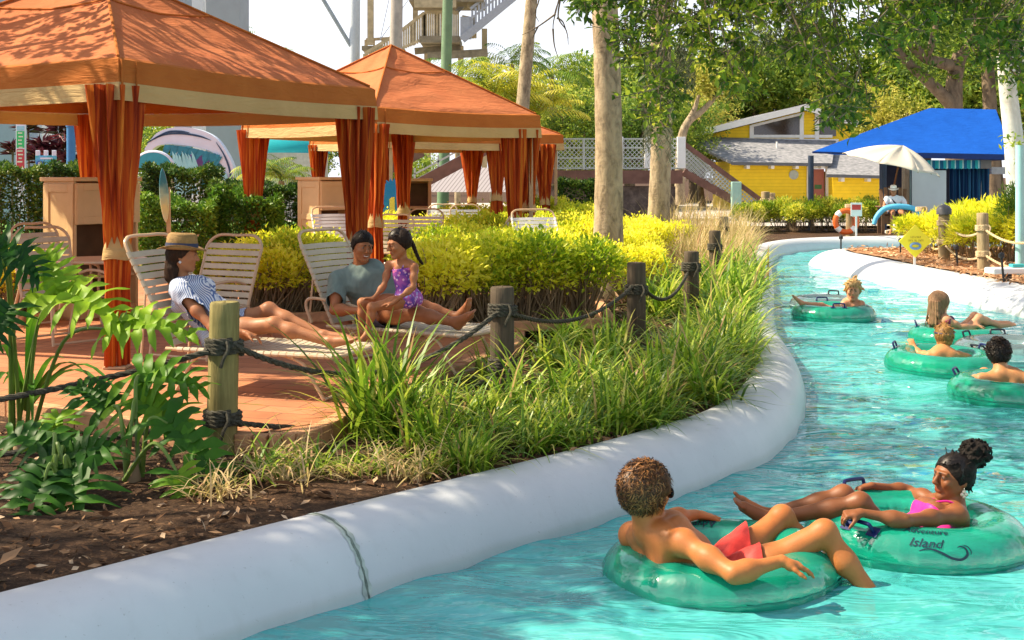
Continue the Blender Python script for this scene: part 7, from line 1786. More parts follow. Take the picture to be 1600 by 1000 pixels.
        for i in range(locks):
            th = rnd.uniform(0, 6.283); el = rnd.uniform(-.45, 1.45); d = V3((math.cos(el) * math.cos(th), math.cos(el) * math.sin(th), math.sin(el)))
            if d.y > .35 and d.z < .62: continue
            a = at(d.x * (.073 + inf * st_), -.016 + d.y * (.094 + inf * st_), .028 + d.z * (.090 + inf * st_))
            if (a - at(0, 0, nape + .015)).dot(U) < 0: continue
            nn = R * d.x + F * d.y + U * d.z; g = V3(grav) if grav is not None else (-U * down - F * .35); tg = n3(g - nn * g.dot(nn) + R * rnd.uniform(-.6, .6) + U * rnd.uniform(-.3, .4) + nn * rnd.uniform(.0, up_)); b = a + tg * lock_len * s * rnd.uniform(.6, 1.2)
            f.cone(list(a), list(b), lock_r * s, lock_r * .45 * s, k=k)
        for (kind, a, kk) in extra: getattr(f, kind)(*[list(x) if isinstance(x, Vector) else x for x in a], **kk)
        f.noise(amp * s, freq / s, seed, 2); P, Q = f.mesh(); return link(name, mesh_np(name, P - np.array(p.root.location), Q, [mat], True), p.root)
    def sleeve(p, q, f1, f2=0.0, inf=.016, fold=1.0):
        J = p.J; s = p.s * p.g * (.86 if p.f else 1); sh, el, wr = J['sh' + q], J['el' + q], J['wr' + q]; o = [('cone', (sh, sh.lerp(el, f1), .056 * s + inf, .047 * s + inf * fold), dict(k=.03))]
        if f2 > 0: o.append(('cone', (el, el.lerp(wr, f2), .042 * s + inf, .032 * s + inf * fold), dict(k=.02)))
        return o
    def neckline(p, r=.066): return [('cone', (p.J['neck'] + p.U * .01, p.J['head'], r * p.s, r * p.s), dict(k=.01, sub=True))]
    def trouser(p, q, f, inf=.016): J = p.J; s = p.s * p.g; return [('cone', (J['hip' + q], J['hip' + q].lerp(J['kn' + q], f), .092 * s + inf, .075 * s + inf), dict(k=.03))]
    def piece(p, name, mb, mat, smooth=True):
        me = mesh_np(name, [q - V3(p.root.location) for q in mb.v], mb.f, [mat], smooth, mb.m); return link(name, me, p.root)

# ------------------------------------------------------------------ swim tubes
def vinyl(name, c, tr, clear=.35, dif=.5):
    t = NT(name); vec = t.coord('Object'); n = t.noise(vec, 5, 3); col = t.ramp(n, [(.3, tuple(x * .88 for x in c)), (.7, c)])
    di = t.n.new('ShaderNodeBsdfDiffuse'); t.link(col, di.inputs[0]); tl = t.n.new('ShaderNodeBsdfTranslucent'); t.link(col, tl.inputs[0]); tp = t.n.new('ShaderNodeBsdfTransparent'); tp.inputs[0].default_value = tuple(tr) + (1,)
    m1 = t.n.new('ShaderNodeMixShader'); m1.inputs[0].default_value = .55; t.link(di.outputs[0], m1.inputs[1]); t.link(tl.outputs[0], m1.inputs[2])
    m2 = t.n.new('ShaderNodeMixShader'); m2.inputs[0].default_value = clear; t.link(m1.outputs[0], m2.inputs[1]); t.link(tp.outputs[0], m2.inputs[2])
    gl = t.n.new('ShaderNodeBsdfGlossy'); gl.inputs['Roughness'].default_value = .07; nm = t.bump(t.noise(t.coord('Object', scale=(1, 1, 1)), 7, 3, .6, .6), .35, .02); t.link(nm, gl.inputs['Normal'])
    fr = t.n.new('ShaderNodeFresnel'); fr.inputs[0].default_value = 1.5; t.link(nm, fr.inputs['Normal']); fm = t.math('ADD', t.math('MULTIPLY', fr.outputs[0], 1.0), .06)
    m3 = t.n.new('ShaderNodeMixShader'); t.link(fm, m3.inputs[0]); t.link(m2.outputs[0], m3.inputs[1]); t.link(gl.outputs[0], m3.inputs[2]); return t.done(m3.outputs[0])
M_VIN = vinyl('green_vinyl', (.02, .86, .58), (.18, .98, .78), .42); M_CLR = vinyl('clear_vinyl', (.55, .72, .74), (.85, .96, .97), .62)
M_SEAMG = simple('vinyl_seam', (.005, .22, .15), .3, .1); M_SEAMC = simple('clear_seam', (.45, .6, .62), .3, .1); M_HNB = simple('blue_handle', (.008, .016, .10), .4, .1); M_INK = simple('print_ink', (.004, .03, .05), .5, .1)
def torus_pt(c, R, r, th, ph, T): return V3(c) + T @ V3(((R + r * math.cos(ph)) * math.cos(th), (R + r * math.cos(ph)) * math.sin(th), r * math.sin(ph)))
def text_flat(txt, size, shear=.35):
    cu = bpy.data.curves.new('lettering', 'FONT'); cu.body = txt; cu.size = size; cu.shear = shear; cu.resolution_u = 3; cu.offset = size * .012
    o = bpy.data.objects.new('lettering_source', cu); COL.objects.link(o); dg = bpy.context.evaluated_depsgraph_get(); dg.update(); me = o.evaluated_get(dg).to_mesh()
    V = [v.co.copy() for v in me.vertices]; Fs = [tuple(q.vertices) for q in me.polygons]; o.evaluated_get(dg).to_mesh_clear(); COL.objects.unlink(o); bpy.data.objects.remove(o); bpy.data.curves.remove(cu); return V, Fs
def swim_tube(label, c, R=.405, r=.155, tilt=(0, 0), clear=False, handles=(), text=None, squash=.92, group='green swim tubes'):
    c = V3(c); t = thing('swim_tube', label, 'swim tube', c, 0, group); T = Matrix.Rotation(tilt[1], 3, 'Y') @ Matrix.Rotation(tilt[0], 3, 'X'); V = []; F = []; nu, nv = 160, 44
    for i in range(nu):
        th = 2 * PI * i / nu
        for j in range(nv):
            ph = 2 * PI * j / nv; w = math.cos(ph); wr = 1 + (.016 * math.sin(th * 30) + .012 * math.sin(th * 47 + 1)) * (abs(w) ** 5) + .006 * math.sin(th * 13 + ph * 2); p = V3(((R + r * wr * math.cos(ph)) * math.cos(th), (R + r * wr * math.cos(ph)) * math.sin(th), r * wr * squash * math.sin(ph))); V.append(T @ p)
    for i in range(nu):
        for j in range(nv): F.append((i * nv + j, ((i + 1) % nu) * nv + j, ((i + 1) % nu) * nv + (j + 1) % nv, i * nv + (j + 1) % nv))
    link('ring', mesh_np('ring', V, F, [M_CLR if clear else M_VIN], True), t)
    b = MB(); b.tube([T @ V3(((R + r * 1.005) * math.cos(a), (R + r * 1.005) * math.sin(a), .002 * math.sin(a * 31))) for a in [2 * PI * k / 120 for k in range(120)]], .0055, 5, closed=True); b.build('seam', M_SEAMC if clear else M_SEAMG, t, smooth=True)
    for (th, ph) in handles:
        th, ph = rad(th), rad(ph); e = V3((-math.sin(th), math.cos(th), 0)); nn = V3((math.cos(ph) * math.cos(th), math.cos(ph) * math.sin(th), math.sin(ph))); b0 = V3(((R + r * math.cos(ph)) * math.cos(th), (R + r * math.cos(ph)) * math.sin(th), r * squash * math.sin(ph)))
        pts = [b0 - e * .075, b0 - e * .072 + nn * .040, b0 - e * .055 + nn * .052, b0 + e * .055 + nn * .052, b0 + e * .072 + nn * .040, b0 + e * .075]; m = MB(); m.tube([T @ q for q in spline(pts, 4)], .0105, 8)
        u = nn.cross(e)
        for sg in (-1, 1): m.add([T @ (b0 + e * (.075 * sg + x) + u * y + nn * .004 - nn * (abs(y) * .06 + abs(x) * .04)) for x, y in ((-.03, -.03), (.03, -.03), (.03, .03), (-.03, .03))], [(0, 1, 2, 3)])
        m.build('handle', M_HNB if not clear else simple('black_handle', (.01, .015, .03), .4), t, smooth=True)
    if text:
        V = []; F = []
        def put(vs, fs, th0, ph0):
            b = len(V)
            for q in vs: th = th0 + q[0] / (R + r * .75); ph = ph0 + q[1] / r; V.append(T @ V3(((R + (r + .0035) * math.cos(ph)) * math.cos(th), (R + (r + .0035) * math.cos(ph)) * math.sin(th), (r + .0035) * squash * math.sin(ph) + .001)))
            F.extend([tuple(i + b for i in f) for f in fs])
        for (s_, th, ph, sz) in text: put(*text_flat(s_, sz), rad(th), rad(ph))
        th, ph = text[-1][1], text[-1][2]       # the wave stroke under the name
        for pts, w in (([(.05, -.022), (.09, -.008), (.14, -.018), (.19, -.045), (.235, -.052), (.265, -.03), (.265, .0), (.245, .014), (.225, .008)], .013), ([(.25, .022), (.275, .014), (.287, -.010), (.283, -.03)], .006)):
            sp = [V3((a, b_, 0)) for a, b_ in pts]; sp = spline(sp, 6); vs = []; k = len(sp)
            for i, q in enumerate(sp): d = (sp[min(i + 1, k - 1)] - sp[max(i - 1, 0)]).normalized(); n = V3((-d.y, d.x, 0)); ww = w * math.sin(PI * min(.97, .06 + i / (k - 1) * .9)) ** .7 * .5; vs += [q + n * ww, q - n * ww]
            put(vs, [(2 * i, 2 * i + 1, 2 * i + 3, 2 * i + 2) for i in range(k - 1)], rad(th), rad(ph))
        link('lettering', mesh_np('lettering', V, F, [M_INK], False), t)
    return t
TA = V3((1.005, 6.18, .0)); TB = V3((2.105, 6.66, .03)); TC = V3((X(1302, 17.2), 17.2, .05)); TD_ = V3((X(1473, 12.6), 12.6, .05)); TE_ = V3((X(1588, 10.95), 10.95, .05)); TF = V3((X(1494, 14.7), 14.7, .05)); TG = V3((X(1580, 13.3), 13.3, .06)); TH = V3((X(1290, 18.5), 18.5, .05))
swim_tube('green swim tube carrying the man in red shorts', TA, .42, .152, (rad(-1.5), rad(-3)), handles=(), text=[('Adventure', 82, 98, .085), ('Island', 84, 52, .09)])
swim_tube('green swim tube carrying the woman in the pink swimsuit', TB, .405, .16, (rad(0), rad(2)), handles=((121, 78), (-140, 52)), text=[('Adventure', -116, 66, .055), ('Island', -112, 36, .068)])
swim_tube('green swim tube carrying the fair haired child', TC, .40, .155, handles=((95, 70), (-95, 75)))
swim_tube('green swim tube carrying the child with the goggles', TD_, .40, .155, (rad(2), rad(1)), handles=((155, 70), (15, 70)))
swim_tube('green swim tube carrying the man with dark curly hair at the picture edge', TE_, .405, .16, handles=((150, 60), (30, 70)))
swim_tube('green swim tube carrying the long haired girl', TF, .38, .15, handles=((165, 70), (25, 70)))
swim_tube('clear swim tube touching the green one of the child with the goggles', TG, .42, .165, clear=True, handles=((85, 70), (135, 70), (215, 40)), group='clear swim tubes')
swim_tube('clear swim tube floating just behind the fair haired child', TH, .38, .13, clear=True, handles=((60, 80),), group='clear swim tubes')

def chk(nm, J):
    o = []
    for q in 'LR': o.append('%s ua %.2f fa %.2f th %.2f sh %.2f' % (q, (J['sh' + q] - J['el' + q]).length, (J['el' + q] - J['wr' + q]).length, (J['hip' + q] - J['kn' + q]).length, (J['kn' + q] - J['an' + q]).length))
    print(nm, 'torso %.2f sw %.2f' % ((J['neck'] - J['pel']).length, (J['shL'] - J['shR']).length), ' | '.join(o))

# ---- the man in red shorts, seen from behind, in the nearest tube
J = dict(head=W(1011, 770, 6.02), hf=(.84, .50, -.10), hu=(-.12, .0, 1), neck=W(1008, 826, 6.02), pel=V3((.98, 6.10, -.04)), shL=W(987, 836, 6.24), shR=W(1068, 848, 5.84), elL=W(1050, 810, 6.44), elR=W(1147, 897, 5.60), wrL=W(1088, 804, 6.60), wrR=W(1222, 876, 5.66),
         hipL=V3((1.03, 6.22, -.02)), hipR=V3((1.02, 6.00, -.02)), knL=W(1222, 808, 6.42), knR=W(1288, 832, 5.98), anL=V3((1.62, 6.46, -.14)), anR=V3((1.74, 5.86, -.14)), toL=V3((1.80, 6.5, -.20)), toR=V3((1.93, 5.84, -.2)),
         hdL=(.95, .1, -.18), hnL=(0, 0, -1), hdR=(.93, .12, -.30), hnR=(-.25, .0, -1), cuL=(.12, 0, 0), cuR=(.22, 0, 0)); J = {k: V3(v) for k, v in J.items()}; chk('A', J)
pa = Person(J, 1.0, 1.0, False, (.44, .155, .042), .0056, 1.06)
pa.build('young man in red swim shorts and sunglasses lying back in the nearest green tube', (1.0, 6.12, 0))
pa.wear('swim_shorts', cloth('red_cloth', (.72, .06, .045), (.50, .03, .028), .55, .5), ('torso',), .014, [(pa.at(.14), pa.U)], (.006, 45, 3, 2), pa.trouser('L', .80, .030) + pa.trouser('R', .80, .030))
pa.hair('hair', hairmat('brown_hair', (.12, .05, .018), (.022, .010, .005)), .024, .064, -.085, .007, 60, 800, .024, .0062, seed=3, down=.5, up_=.0, st_=.6, k=.005)
pa.strands(leafmat('brown_strands', [(0, (.016, .007, .003)), (.5, (.085, .035, .012)), (1, (.36, .16, .05))], .12, .42, .3), 1500, .075, 1, .7, .0042, .020, .025, (0, -.15, -.5), -.085)
b = MB(); at = pa.hat
b.tube([at(.082, -.01, .012), at(.080, .05, .008), at(.058, .092, .006)], .0035, 6); b.tube([at(-.082, -.01, .012), at(-.080, .05, .008), at(-.058, .092, .006)], .0035, 6)
for g in (-1, 1): b.lathe([(.001, 0), (.026, 0), (.026, .006), (.001, .008)], c=at(.032 * g, .102, .003), axis=pa.HF[1], n=18)
b.tube([at(-.01, .110, .006), at(.01, .110, .006)], .003, 6); pa.piece('sunglasses', b, simple('black_lens', (.008, .008, .01), .12, .1))

# ---- the woman in the pink swimsuit
J = dict(head=W(1488, 746, 6.74), hf=(-.93, -.34, .10), hu=(.15, .02, 1), neck=W(1496, 797, 6.70), pel=V3((1.97, 6.62, -.07)), shL=W(1496, 806, 6.50), shR=W(1466, 786, 6.84), elL=W(1413, 814, 6.28), elR=W(1420, 768, 7.10), wrL=W(1345, 801, 6.30), wrR=W(1362, 759, 7.03),
         hipL=V3((1.99, 6.53, -.05)), hipR=V3((1.99, 6.73, -.05)), knL=W(1344, 786, 6.52), knR=W(1318, 774, 6.80), anL=W(1205, 812, 6.62), anR=W(1196, 806, 6.84), toL=W(1160, 776, 6.66), toR=W(1165, 770, 6.9),
         hdL=(-.96, .0, -.12), hnL=(.05, .25, -.95), hdR=(-.95, -.15, -.15), hnR=(0, -.2, -1), cuL=(.75, 0, 0), cuR=(.6, 0, 0)); J = {k: V3(v) for k, v in J.items()}; chk('B', J)
pw = Person(J, .94, .97, True, (.22, .08, .028), .0056, 1.02, 2)
pw.build('young woman in a pink swimsuit with curly hair tied up, lying in a green tube', (2.06, 6.66, 0))
M_PINK = cloth('pink_cloth', (.78, .03, .30), (.62, .02, .22), .5, .3)
pw.wear('swimsuit', M_PINK, ('torso',), .005, [(pw.at(.78), pw.U * .9 + pw.F * .25)], None)
b = MB()
for g in (-1, 1): b.tube(spline([pw.at(.78, .065 * g, .125), pw.at(.92, .075 * g, .085), pw.at(.985, .07 * g, .0), pw.at(.85, .07 * g, -.115)], 6), .0065, 6)
pw.piece('shoulder_strap', b, M_PINK)
ext = [('ell', (pw.hat(0, -.080, .080), [.055, .055, .055], None), dict(k=.02)), ('ell', (pw.hat(.0, -.130, .130), [.070, .074, .064], None), dict(k=.02))]; rnd = random.Random(8)
for i in range(260):
    d = n3((rnd.gauss(0, 1), rnd.gauss(0, 1), rnd.gauss(0, 1))); c = pw.hat(0, -.130, .130) + V3((d.x * .072, d.y * .072, d.z * .064)); e = n3(d.orthogonal() * rnd.uniform(-1, 1) + d.cross(d.orthogonal()) * rnd.uniform(-1, 1)); c2 = c + (d * .5 + e * .8) * .022; ext += [('cone', (c, c2, .0055, .005), dict(k=.002)), ('cone', (c2, c2 + (e * .4 - d * .5 + V3((0, 0, -.5))) * .016, .005, .0035), dict(k=.002))]
for i in range(16): c = pw.hat(.06 * (1 if i % 2 else -1), -.06 - .002 * i, -.03 + .004 * i); ext.append(('cone', (c, c + V3((rnd.uniform(-.01, .01), rnd.uniform(-.01, .01), -.035)), .006, .004), dict(k=.003)))
pw.hair('hair', hairmat('black_hair', (.018, .013, .011), (.006, .005, .004), (1, 1, 1)), .009, .060, -.06, .0025, 120, 40, .04, .006, ext, seed=5, h=.0042, grav=pw.hat(0, -.1, .1) - pw.J['head'])
BLK = leafmat('black_strands', [(0, (.004, .003, .003)), (.8, (.016, .011, .009)), (1, (.05, .035, .028))], .1, .4, .35)
pw.strands(BLK, 1500, .06, 2, .25, .002, .002, .012, (0, -1, .75))
for g in (-1, 1):
    b = MB(); c = pw.hat(.084 * g, -.012, -.045); b.tube([c + V3((0, 0, .012)), c], .002, 5)
    for k, (dy, dz) in enumerate(((0, -.008), (-.010, -.022), (.010, -.022), (0, -.034))): b.lathe([(.001, -.003), (.011, 0), (.001, .003)], c=c + V3((dy, 0, dz)), axis=(0, -1, 0), n=10)
    pw.piece('earring', b, simple('pearl', (.75, .66, .52), .3, .1))

# ---- the fair haired child in the far tube
cz_ = TC
J = dict(head=W(1333, 454, 17.2), hf=(-.25, -.95, -.05), hu=(.05, 0, 1), neck=W(1333, 471, 17.22), pel=cz_ + V3((.20, .02, -.03)), shL=W(1346, 475, 17.15), shR=W(1319, 475, 17.2), elL=W(1349, 490, 17.0), elR=W(1313, 488, 17.05), wrL=W(1340, 494, 16.9), wrR=W(1304, 490, 16.95),
         hipL=cz_ + V3((.16, -.07, -.02)), hipR=cz_ + V3((.14, .09, -.02)), knL=W(1308, 480, 17.02), knR=W(1284, 478, 17.2), anL=W(1284, 492, 16.9), anR=W(1254, 474, 17.15), toL=W(1275, 488, 16.85), toR=W(1243, 462, 17.15), hdL=(-.8, -.3, -.3), hnL=(0, 0, -1), hdR=(-.8, -.3, -.2), hnR=(0, 0, -1)); J = {k: V3(v) for k, v in J.items()}; chk('C', J)
pc = Person(J, .78, .95, False, (.58, .29, .16), .0080, 1.16, 3); pc.build('fair haired child facing the camera in the farthest green tube', tuple(cz_))
pc.wear('swim_shorts', cloth('green_cloth', (.03, .16, .10)), ('torso',), .012, [(pc.at(.12), pc.U)], None, pc.trouser('L', .6) + pc.trouser('R', .6))
pc.hair('hair', hairmat('blond_hair', (.62, .38, .14), (.40, .21, .07)), .014, .055, -.10, .005, 70, 140, .06, .010, seed=9)

# ---- the child with goggles, seen from behind
cz_ = TD_
J = dict(head=W(1475, 527, 12.72), hf=(.10, .98, -.10), hu=(0, 0, 1), neck=W(1475, 549, 12.62), pel=cz_ + V3((0, .05, -.06)), shL=W(1452, 556, 12.62), shR=W(1498, 556, 12.62), elL=W(1436, 553, 12.8), elR=W(1520, 561, 12.62), wrL=W(1428, 541, 12.9), wrR=W(1541, 558, 12.6),
         hipL=cz_ + V3((-.08, .1, -.05)), hipR=cz_ + V3((.08, .1, -.05)), knL=cz_ + V3((-.12, .42, .08)), knR=cz_ + V3((.12, .42, .08)), anL=cz_ + V3((-.12, .70, .02)), anR=cz_ + V3((.12, .70, .02)), hdL=(-.2, .4, .6), hnL=(.3, .5, -.5), hdR=(.9, .2, -.1), hnR=(0, 0, -1), cuL=(.5, 0, 0)); J = {k: V3(v) for k, v in J.items()}; chk('D', J)
pd_ = Person(J, .78, .97, False, (.58, .27, .11), .0075, 1.05, 4); pd_.build('child seen from behind with a dark goggle strap, arms spread on a green tube', tuple(cz_))
pd_.hair('hair', hairmat('wet_fair_hair', (.42, .22, .07), (.20, .09, .03)), .012, .06, -.085, .004, 80, 150, .05, .008, seed=12, down=1.0)
b = MB(); b.tube([pd_.hat(.089 * math.cos(a), -.012 + .108 * math.sin(a), .045 + .012 * math.sin(a)) for a in [2 * PI * k / 30 for k in range(30)]], .0085, 6, closed=True); pd_.piece('goggle_strap', b, M_HNB)
# ---- the man with dark curly hair at the right edge
cz_ = TE_
J = dict(head=W(1561, 553, 10.95), hf=(.35, .93, -.05), hu=(-.05, 0, 1), neck=W(1564, 583, 10.85), pel=cz_ + V3((.0, .06, -.12)), shL=W(1534, 594, 10.85), shR=W(1604, 594, 10.8), elL=W(1517, 596, 11.1), elR=W(1634, 606, 10.9), wrL=W(1510, 585, 11.3), wrR=W(1660, 600, 11.1),
         hipL=cz_ + V3((-.09, .14, -.10)), hipR=cz_ + V3((.09, .14, -.10)), knL=cz_ + V3((-.08, .52, .08)), knR=cz_ + V3((.14, .52, .08)), anL=cz_ + V3((-.05, .9, -.05)), anR=cz_ + V3((.18, .9, -.05)), hdL=(-.3, .9, -.2), hnL=(0, 0, -1), hdR=(.8, .5, 0), hnR=(0, 0, -1)); J = {k: V3(v) for k, v in J.items()}; chk('E', J)
pe = Person(J, .97, .98, False, (.52, .25, .105), .0075, 1.03, 5); pe.build('bare backed person with short dark curly hair in the tube at the edge', tuple(cz_))
pe.wear('swim_shorts', cloth('navy_cloth', (.02, .03, .09)), ('torso',), .014, [(pe.at(.10), pe.U)], None, pe.trouser('L', .6) + pe.trouser('R', .6))
pe.hair('hair', hairmat('dark_curls', (.045, .028, .02), (.012, .008, .006), (1, 1, 1)), .018, .055, -.09, .007, 110, 520, .028, .0085, seed=21, h=.0055, down=.1)
pe.strands(BLK, 1500, .034, 3, 1.6, .0030, .018, .018)
pc.strands(leafmat('blond_strands', [(0, (.30, .16, .05)), (1, (.75, .50, .22))], .2, .45, .3), 700, .06, 5, .5, .004, .006, .020)
pd_.strands(leafmat('fair_strands', [(0, (.14, .06, .02)), (1, (.50, .28, .09))], .2, .45, .3), 800, .05, 6, .3, .003, .004, .016)
# ---- the long haired girl
cz_ = TF
J = dict(head=W(1468, 474, 14.75), hf=(.75, .65, -.05), hu=(0, 0, 1), neck=W(1466, 493, 14.72), pel=cz_ + V3((-.06, .02, -.05)), shL=W(1454, 500, 14.85), shR=W(1480, 501, 14.62), elL=W(1470, 508, 15.0), elR=W(1503, 511, 14.6), wrL=W(1490, 505, 15.1), wrR=W(1527, 509, 14.62),
         hipL=cz_ + V3((0, .08, -.03)), hipR=cz_ + V3((0, -.08, -.03)), knL=W(1523, 494, 14.85), knR=W(1530, 497, 14.7), anL=W(1553, 505, 14.9), anR=W(1560, 508, 14.75), toL=W(1570, 502, 14.9), toR=W(1577, 505, 14.75), hdR=(.9, .1, -.2), hnR=(0, 0, -1), hdL=(.9, .1, -.2), hnL=(0, 0, -1)); J = {k: V3(v) for k, v in J.items()}; chk('F', J)
pf_ = Person(J, .86, .95, True, (.56, .30, .17), .0075, 1.16, 6); pf_.build('girl with long light brown hair in a green tube by the right wall', tuple(cz_))
pf_.wear('swimsuit', cloth('dark_red_print', (.40, .03, .07), (.06, .03, .12)), ('torso',), .006, [(pf_.at(.84), pf_.U)])
ext = [('cone', (pf_.hat(.0, -.06, .0), pf_.hat(.0, -.085, -.19), .072, .055), dict(k=.03)), ('cone', (pf_.hat(.05, -.03, -.02), pf_.hat(.055, -.055, -.20), .035, .022), dict(k=.02)), ('cone', (pf_.hat(-.05, -.03, -.02), pf_.hat(-.055, -.055, -.20), .035, .022), dict(k=.02))]
for i in range(26): x = rnd.uniform(-.08, .08); ext.append(('cone', (pf_.hat(x * .7, -.09 - rnd.uniform(0, .03), .02), pf_.hat(x, -.10 - rnd.uniform(0, .03), -.24 + rnd.uniform(0, .04)), .012, .005), dict(k=.004)))
f0 = pf_.hat
def long_hair(p, name, mat, ext, seed):
    s = p.hs; f = Field(np.array(p.J['head']) - .34, np.array(p.J['head']) + .26, p.h * .8); f.ell(list(p.hat(0, -.016, .028)), [.086 * s, .107 * s, .103 * s], p.HM, k=0); f.clip(list(p.hat(0, .055, .045)), list(p.HF[1] * .8 - p.HF[2] * .6)); f.clip(list(p.hat(0, .03, -.01)), list(p.HF[1] * .8 - p.HF[2] * .6))
    for (kind, a, kk) in ext: getattr(f, kind)(*[list(x) if isinstance(x, Vector) else x for x in a], **kk)
    f.noise(.003, 80, seed, 2); P, Q = f.mesh(); return link(name, mesh_np(name, P - np.array(p.root.location), Q, [mat], True), p.root)
long_hair(pf_, 'hair', hairmat('light_brown_hair', (.30, .18, .10), (.15, .08, .045), (1, 1, .15)), ext, 4)

# ---- the woman in the straw hat on the lounger
J = dict(head=W(286, 399, 9.22), hf=(.97, .12, -.05), hu=(-.10, 0, 1), neck=W(283, 440, 9.26), pel=V3((-2.10, 9.22, .805)), shL=W(306, 449, 9.42), shR=W(282, 458, 9.05), elL=W(372, 500, 9.4), elR=W(332, 512, 8.92), wrL=W(400, 512, 9.3), wrR=W(384, 520, 8.88),
         hipL=V3((-2.03, 9.31, .80)), hipR=V3((-2.05, 9.10, .80)), knL=W(420, 484, 9.18), knR=W(428, 507, 8.93), anL=W(505, 524, 9.02), anR=W(514, 534, 8.80), toL=W(540, 522, 8.98), toR=W(545, 526, 8.74), hdL=(.9, .1, -.2), hnL=(0, 0, -1), hdR=(.9, 0, -.3), hnR=(0, 0, -1)); J = {k: V3(v) for k, v in J.items()}; chk('hat', J)
ph_ = Person(J, .95, .96, True, (.38, .165, .075), .0075, 1.0, 7); ph_.build('woman in a straw hat and striped blue tunic reclining on a strap lounger', (-2.1, 9.22, .8))
def stripes(t, vec, cl):
    mp = t.n.new('ShaderNodeMapping'); mp.inputs['Rotation'].default_value = (.2, .6, .25); t.link(vec, mp.inputs[0]); w = t.n.new('ShaderNodeTexWave'); w.inputs['Scale'].default_value = 30; w.inputs['Distortion'].default_value = .35; w.inputs['Detail'].default_value = 0; t.link(mp.outputs[0], w.inputs['Vector'])
    return t.ramp(w.outputs['Fac'], [(.35, (.10, .16, .34)), (.55, (.62, .66, .74))])
M_TUN = cloth('striped_cloth', (.6, .65, .74), None, .85, .4, stripes)
ph_.wear('tunic', M_TUN, ('torso',), .020, [], (.009, 38, 5, 3), ph_.sleeve('L', 1, .8, .022, 1.3) + ph_.sleeve('R', 1, .8, .022, 1.3) + ph_.trouser('L', .6, .022) + ph_.trouser('R', .6, .022) + ph_.neckline())
def straw_hat(p, mat, band):
    at = p.hat; R, F, U = p.HF; m = MB(); prof = [(.160, .042), (.163, .048), (.138, .036), (.108, .046), (.104, .075), (.096, .135), (.078, .150), (.040, .138), (.001, .134)]; rows = []
    for (r_, z) in prof: rows.append([at(r_ * math.cos(a) * (.86 if r_ < .12 else .92), -.012 + r_ * math.sin(a) * 1.08, z + .012 + (.020 * math.cos(2 * a) * (r_ > .14)) + (-.012 * (abs(math.cos(a)) < .5) if r_ < .05 else 0)) for a in [2 * PI * k / 40 for k in range(40)]])
    m.grid(rows, wrap=True); o = p.piece('hat', m, mat); so = o.modifiers.new('thick', 'SOLIDIFY'); so.thickness = .004
    m = MB(); rows = [[at(r_ * math.cos(a) * .87, -.012 + r_ * math.sin(a) * 1.08, z + .012) for a in [2 * PI * k / 40 for k in range(40)]] for r_, z in ((.1095, .050), (.106, .078))]; m.grid(rows, wrap=True); me = mesh_np('hat_band', [q - V3(p.root.location) for q in m.v], m.f, [band], True); link('hat_band', me, o)
straw_hat(ph_, simple('straw', (.30, .18, .06), .8, .25, 30, .5, 120), simple('navy_band', (.03, .04, .09), .7))
ext = [('cone', (ph_.hat(0, -.07, .0), ph_.hat(.01, -.085, -.16), .055, .04), dict(k=.02)), ('cone', (ph_.hat(.03, -.06, -.10), ph_.hat(.03, -.06, -.24), .042, .020), dict(k=.02))]
long_hair(ph_, 'hair', hairmat('dark_brown_hair', (.05, .026, .015), (.015, .009, .006), (1, 1, .2)), ext, 7)
b = MB(); b.lathe([(.001, -.012), (.012, 0), (.001, .012)], c=ph_.hat(.086, -.008, -.045), n=12); ph_.piece('earring', b, simple('silver_bead', (.6, .62, .66), .2, .1))

# ---- the man in the green shirt
J = dict(head=W(567, 386, 10.35), hf=(.45, -.88, -.08), hu=(.10, 0, 1), neck=W(562, 421, 10.42), pel=V3((-1.10, 10.42, .82)), shL=W(604, 438, 10.42), shR=W(527, 438, 10.35), elL=W(626, 476, 10.45), elR=W(523, 484, 10.18), wrL=W(650, 486, 10.2), wrR=W(568, 486, 9.95),
         hipL=V3((-1.02, 10.50, .80)), hipR=V3((-1.06, 10.30, .80)), knL=W(662, 480, 10.25), knR=W(655, 490, 10.05), anL=W(716, 496, 10.12), anR=W(711, 504, 9.94), toL=W(722, 474, 10.08), toR=W(727, 488, 9.86), hdR=(.85, -.2, -.1), hnR=(.1, .2, -.95), cuR=(.5, 0, 0), hdL=(.6, -.5, -.2), hnL=(0, 0, -1)); J = {k: V3(v) for k, v in J.items()}; chk('shirt', J)
pm = Person(J, 1.0, 1.0, False, (.34, .135, .055), .0075, 1.02, 8); pm.build('smiling dark haired man in a grey-green t-shirt reclining beside the girl', (-1.1, 10.42, .82))
pm.wear('t_shirt', cloth('grey_green_cloth', (.20, .27, .25), (.13, .18, .17), .85, .4), ('torso',), .017, [(pm.at(-.06), -pm.U)], (.006, 35, 4, 3), pm.sleeve('L', .66, 0, .022, 1.5) + pm.sleeve('R', .66, 0, .022, 1.5) + pm.neckline())
pm.wear('shorts', cloth('grey_print', (.20, .20, .26), (.10, .09, .13)), ('torso',), .016, [(pm.at(.10), pm.U)], (.005, 40, 5, 2), pm.trouser('L', .72, .02) + pm.trouser('R', .72, .02))
pm.hair('hair', hairmat('near_black_hair', (.03, .02, .015), (.01, .007, .005)), .010, .070, -.055, .003, 90, 150, .03, .007, seed=17)
pm.strands(BLK, 1100, .028, 8, .5, .0024, .004, .013, (0, .3, .2))
b = MB(); b.tube([pm.hat(x, .0965 - abs(x) * .25, -.0635 + abs(x) * .14) for x in (-.018, -.009, 0, .009, .018)], .0034, 6); pm.piece('teeth', b, simple('teeth', (.72, .68, .62), .3, .05))
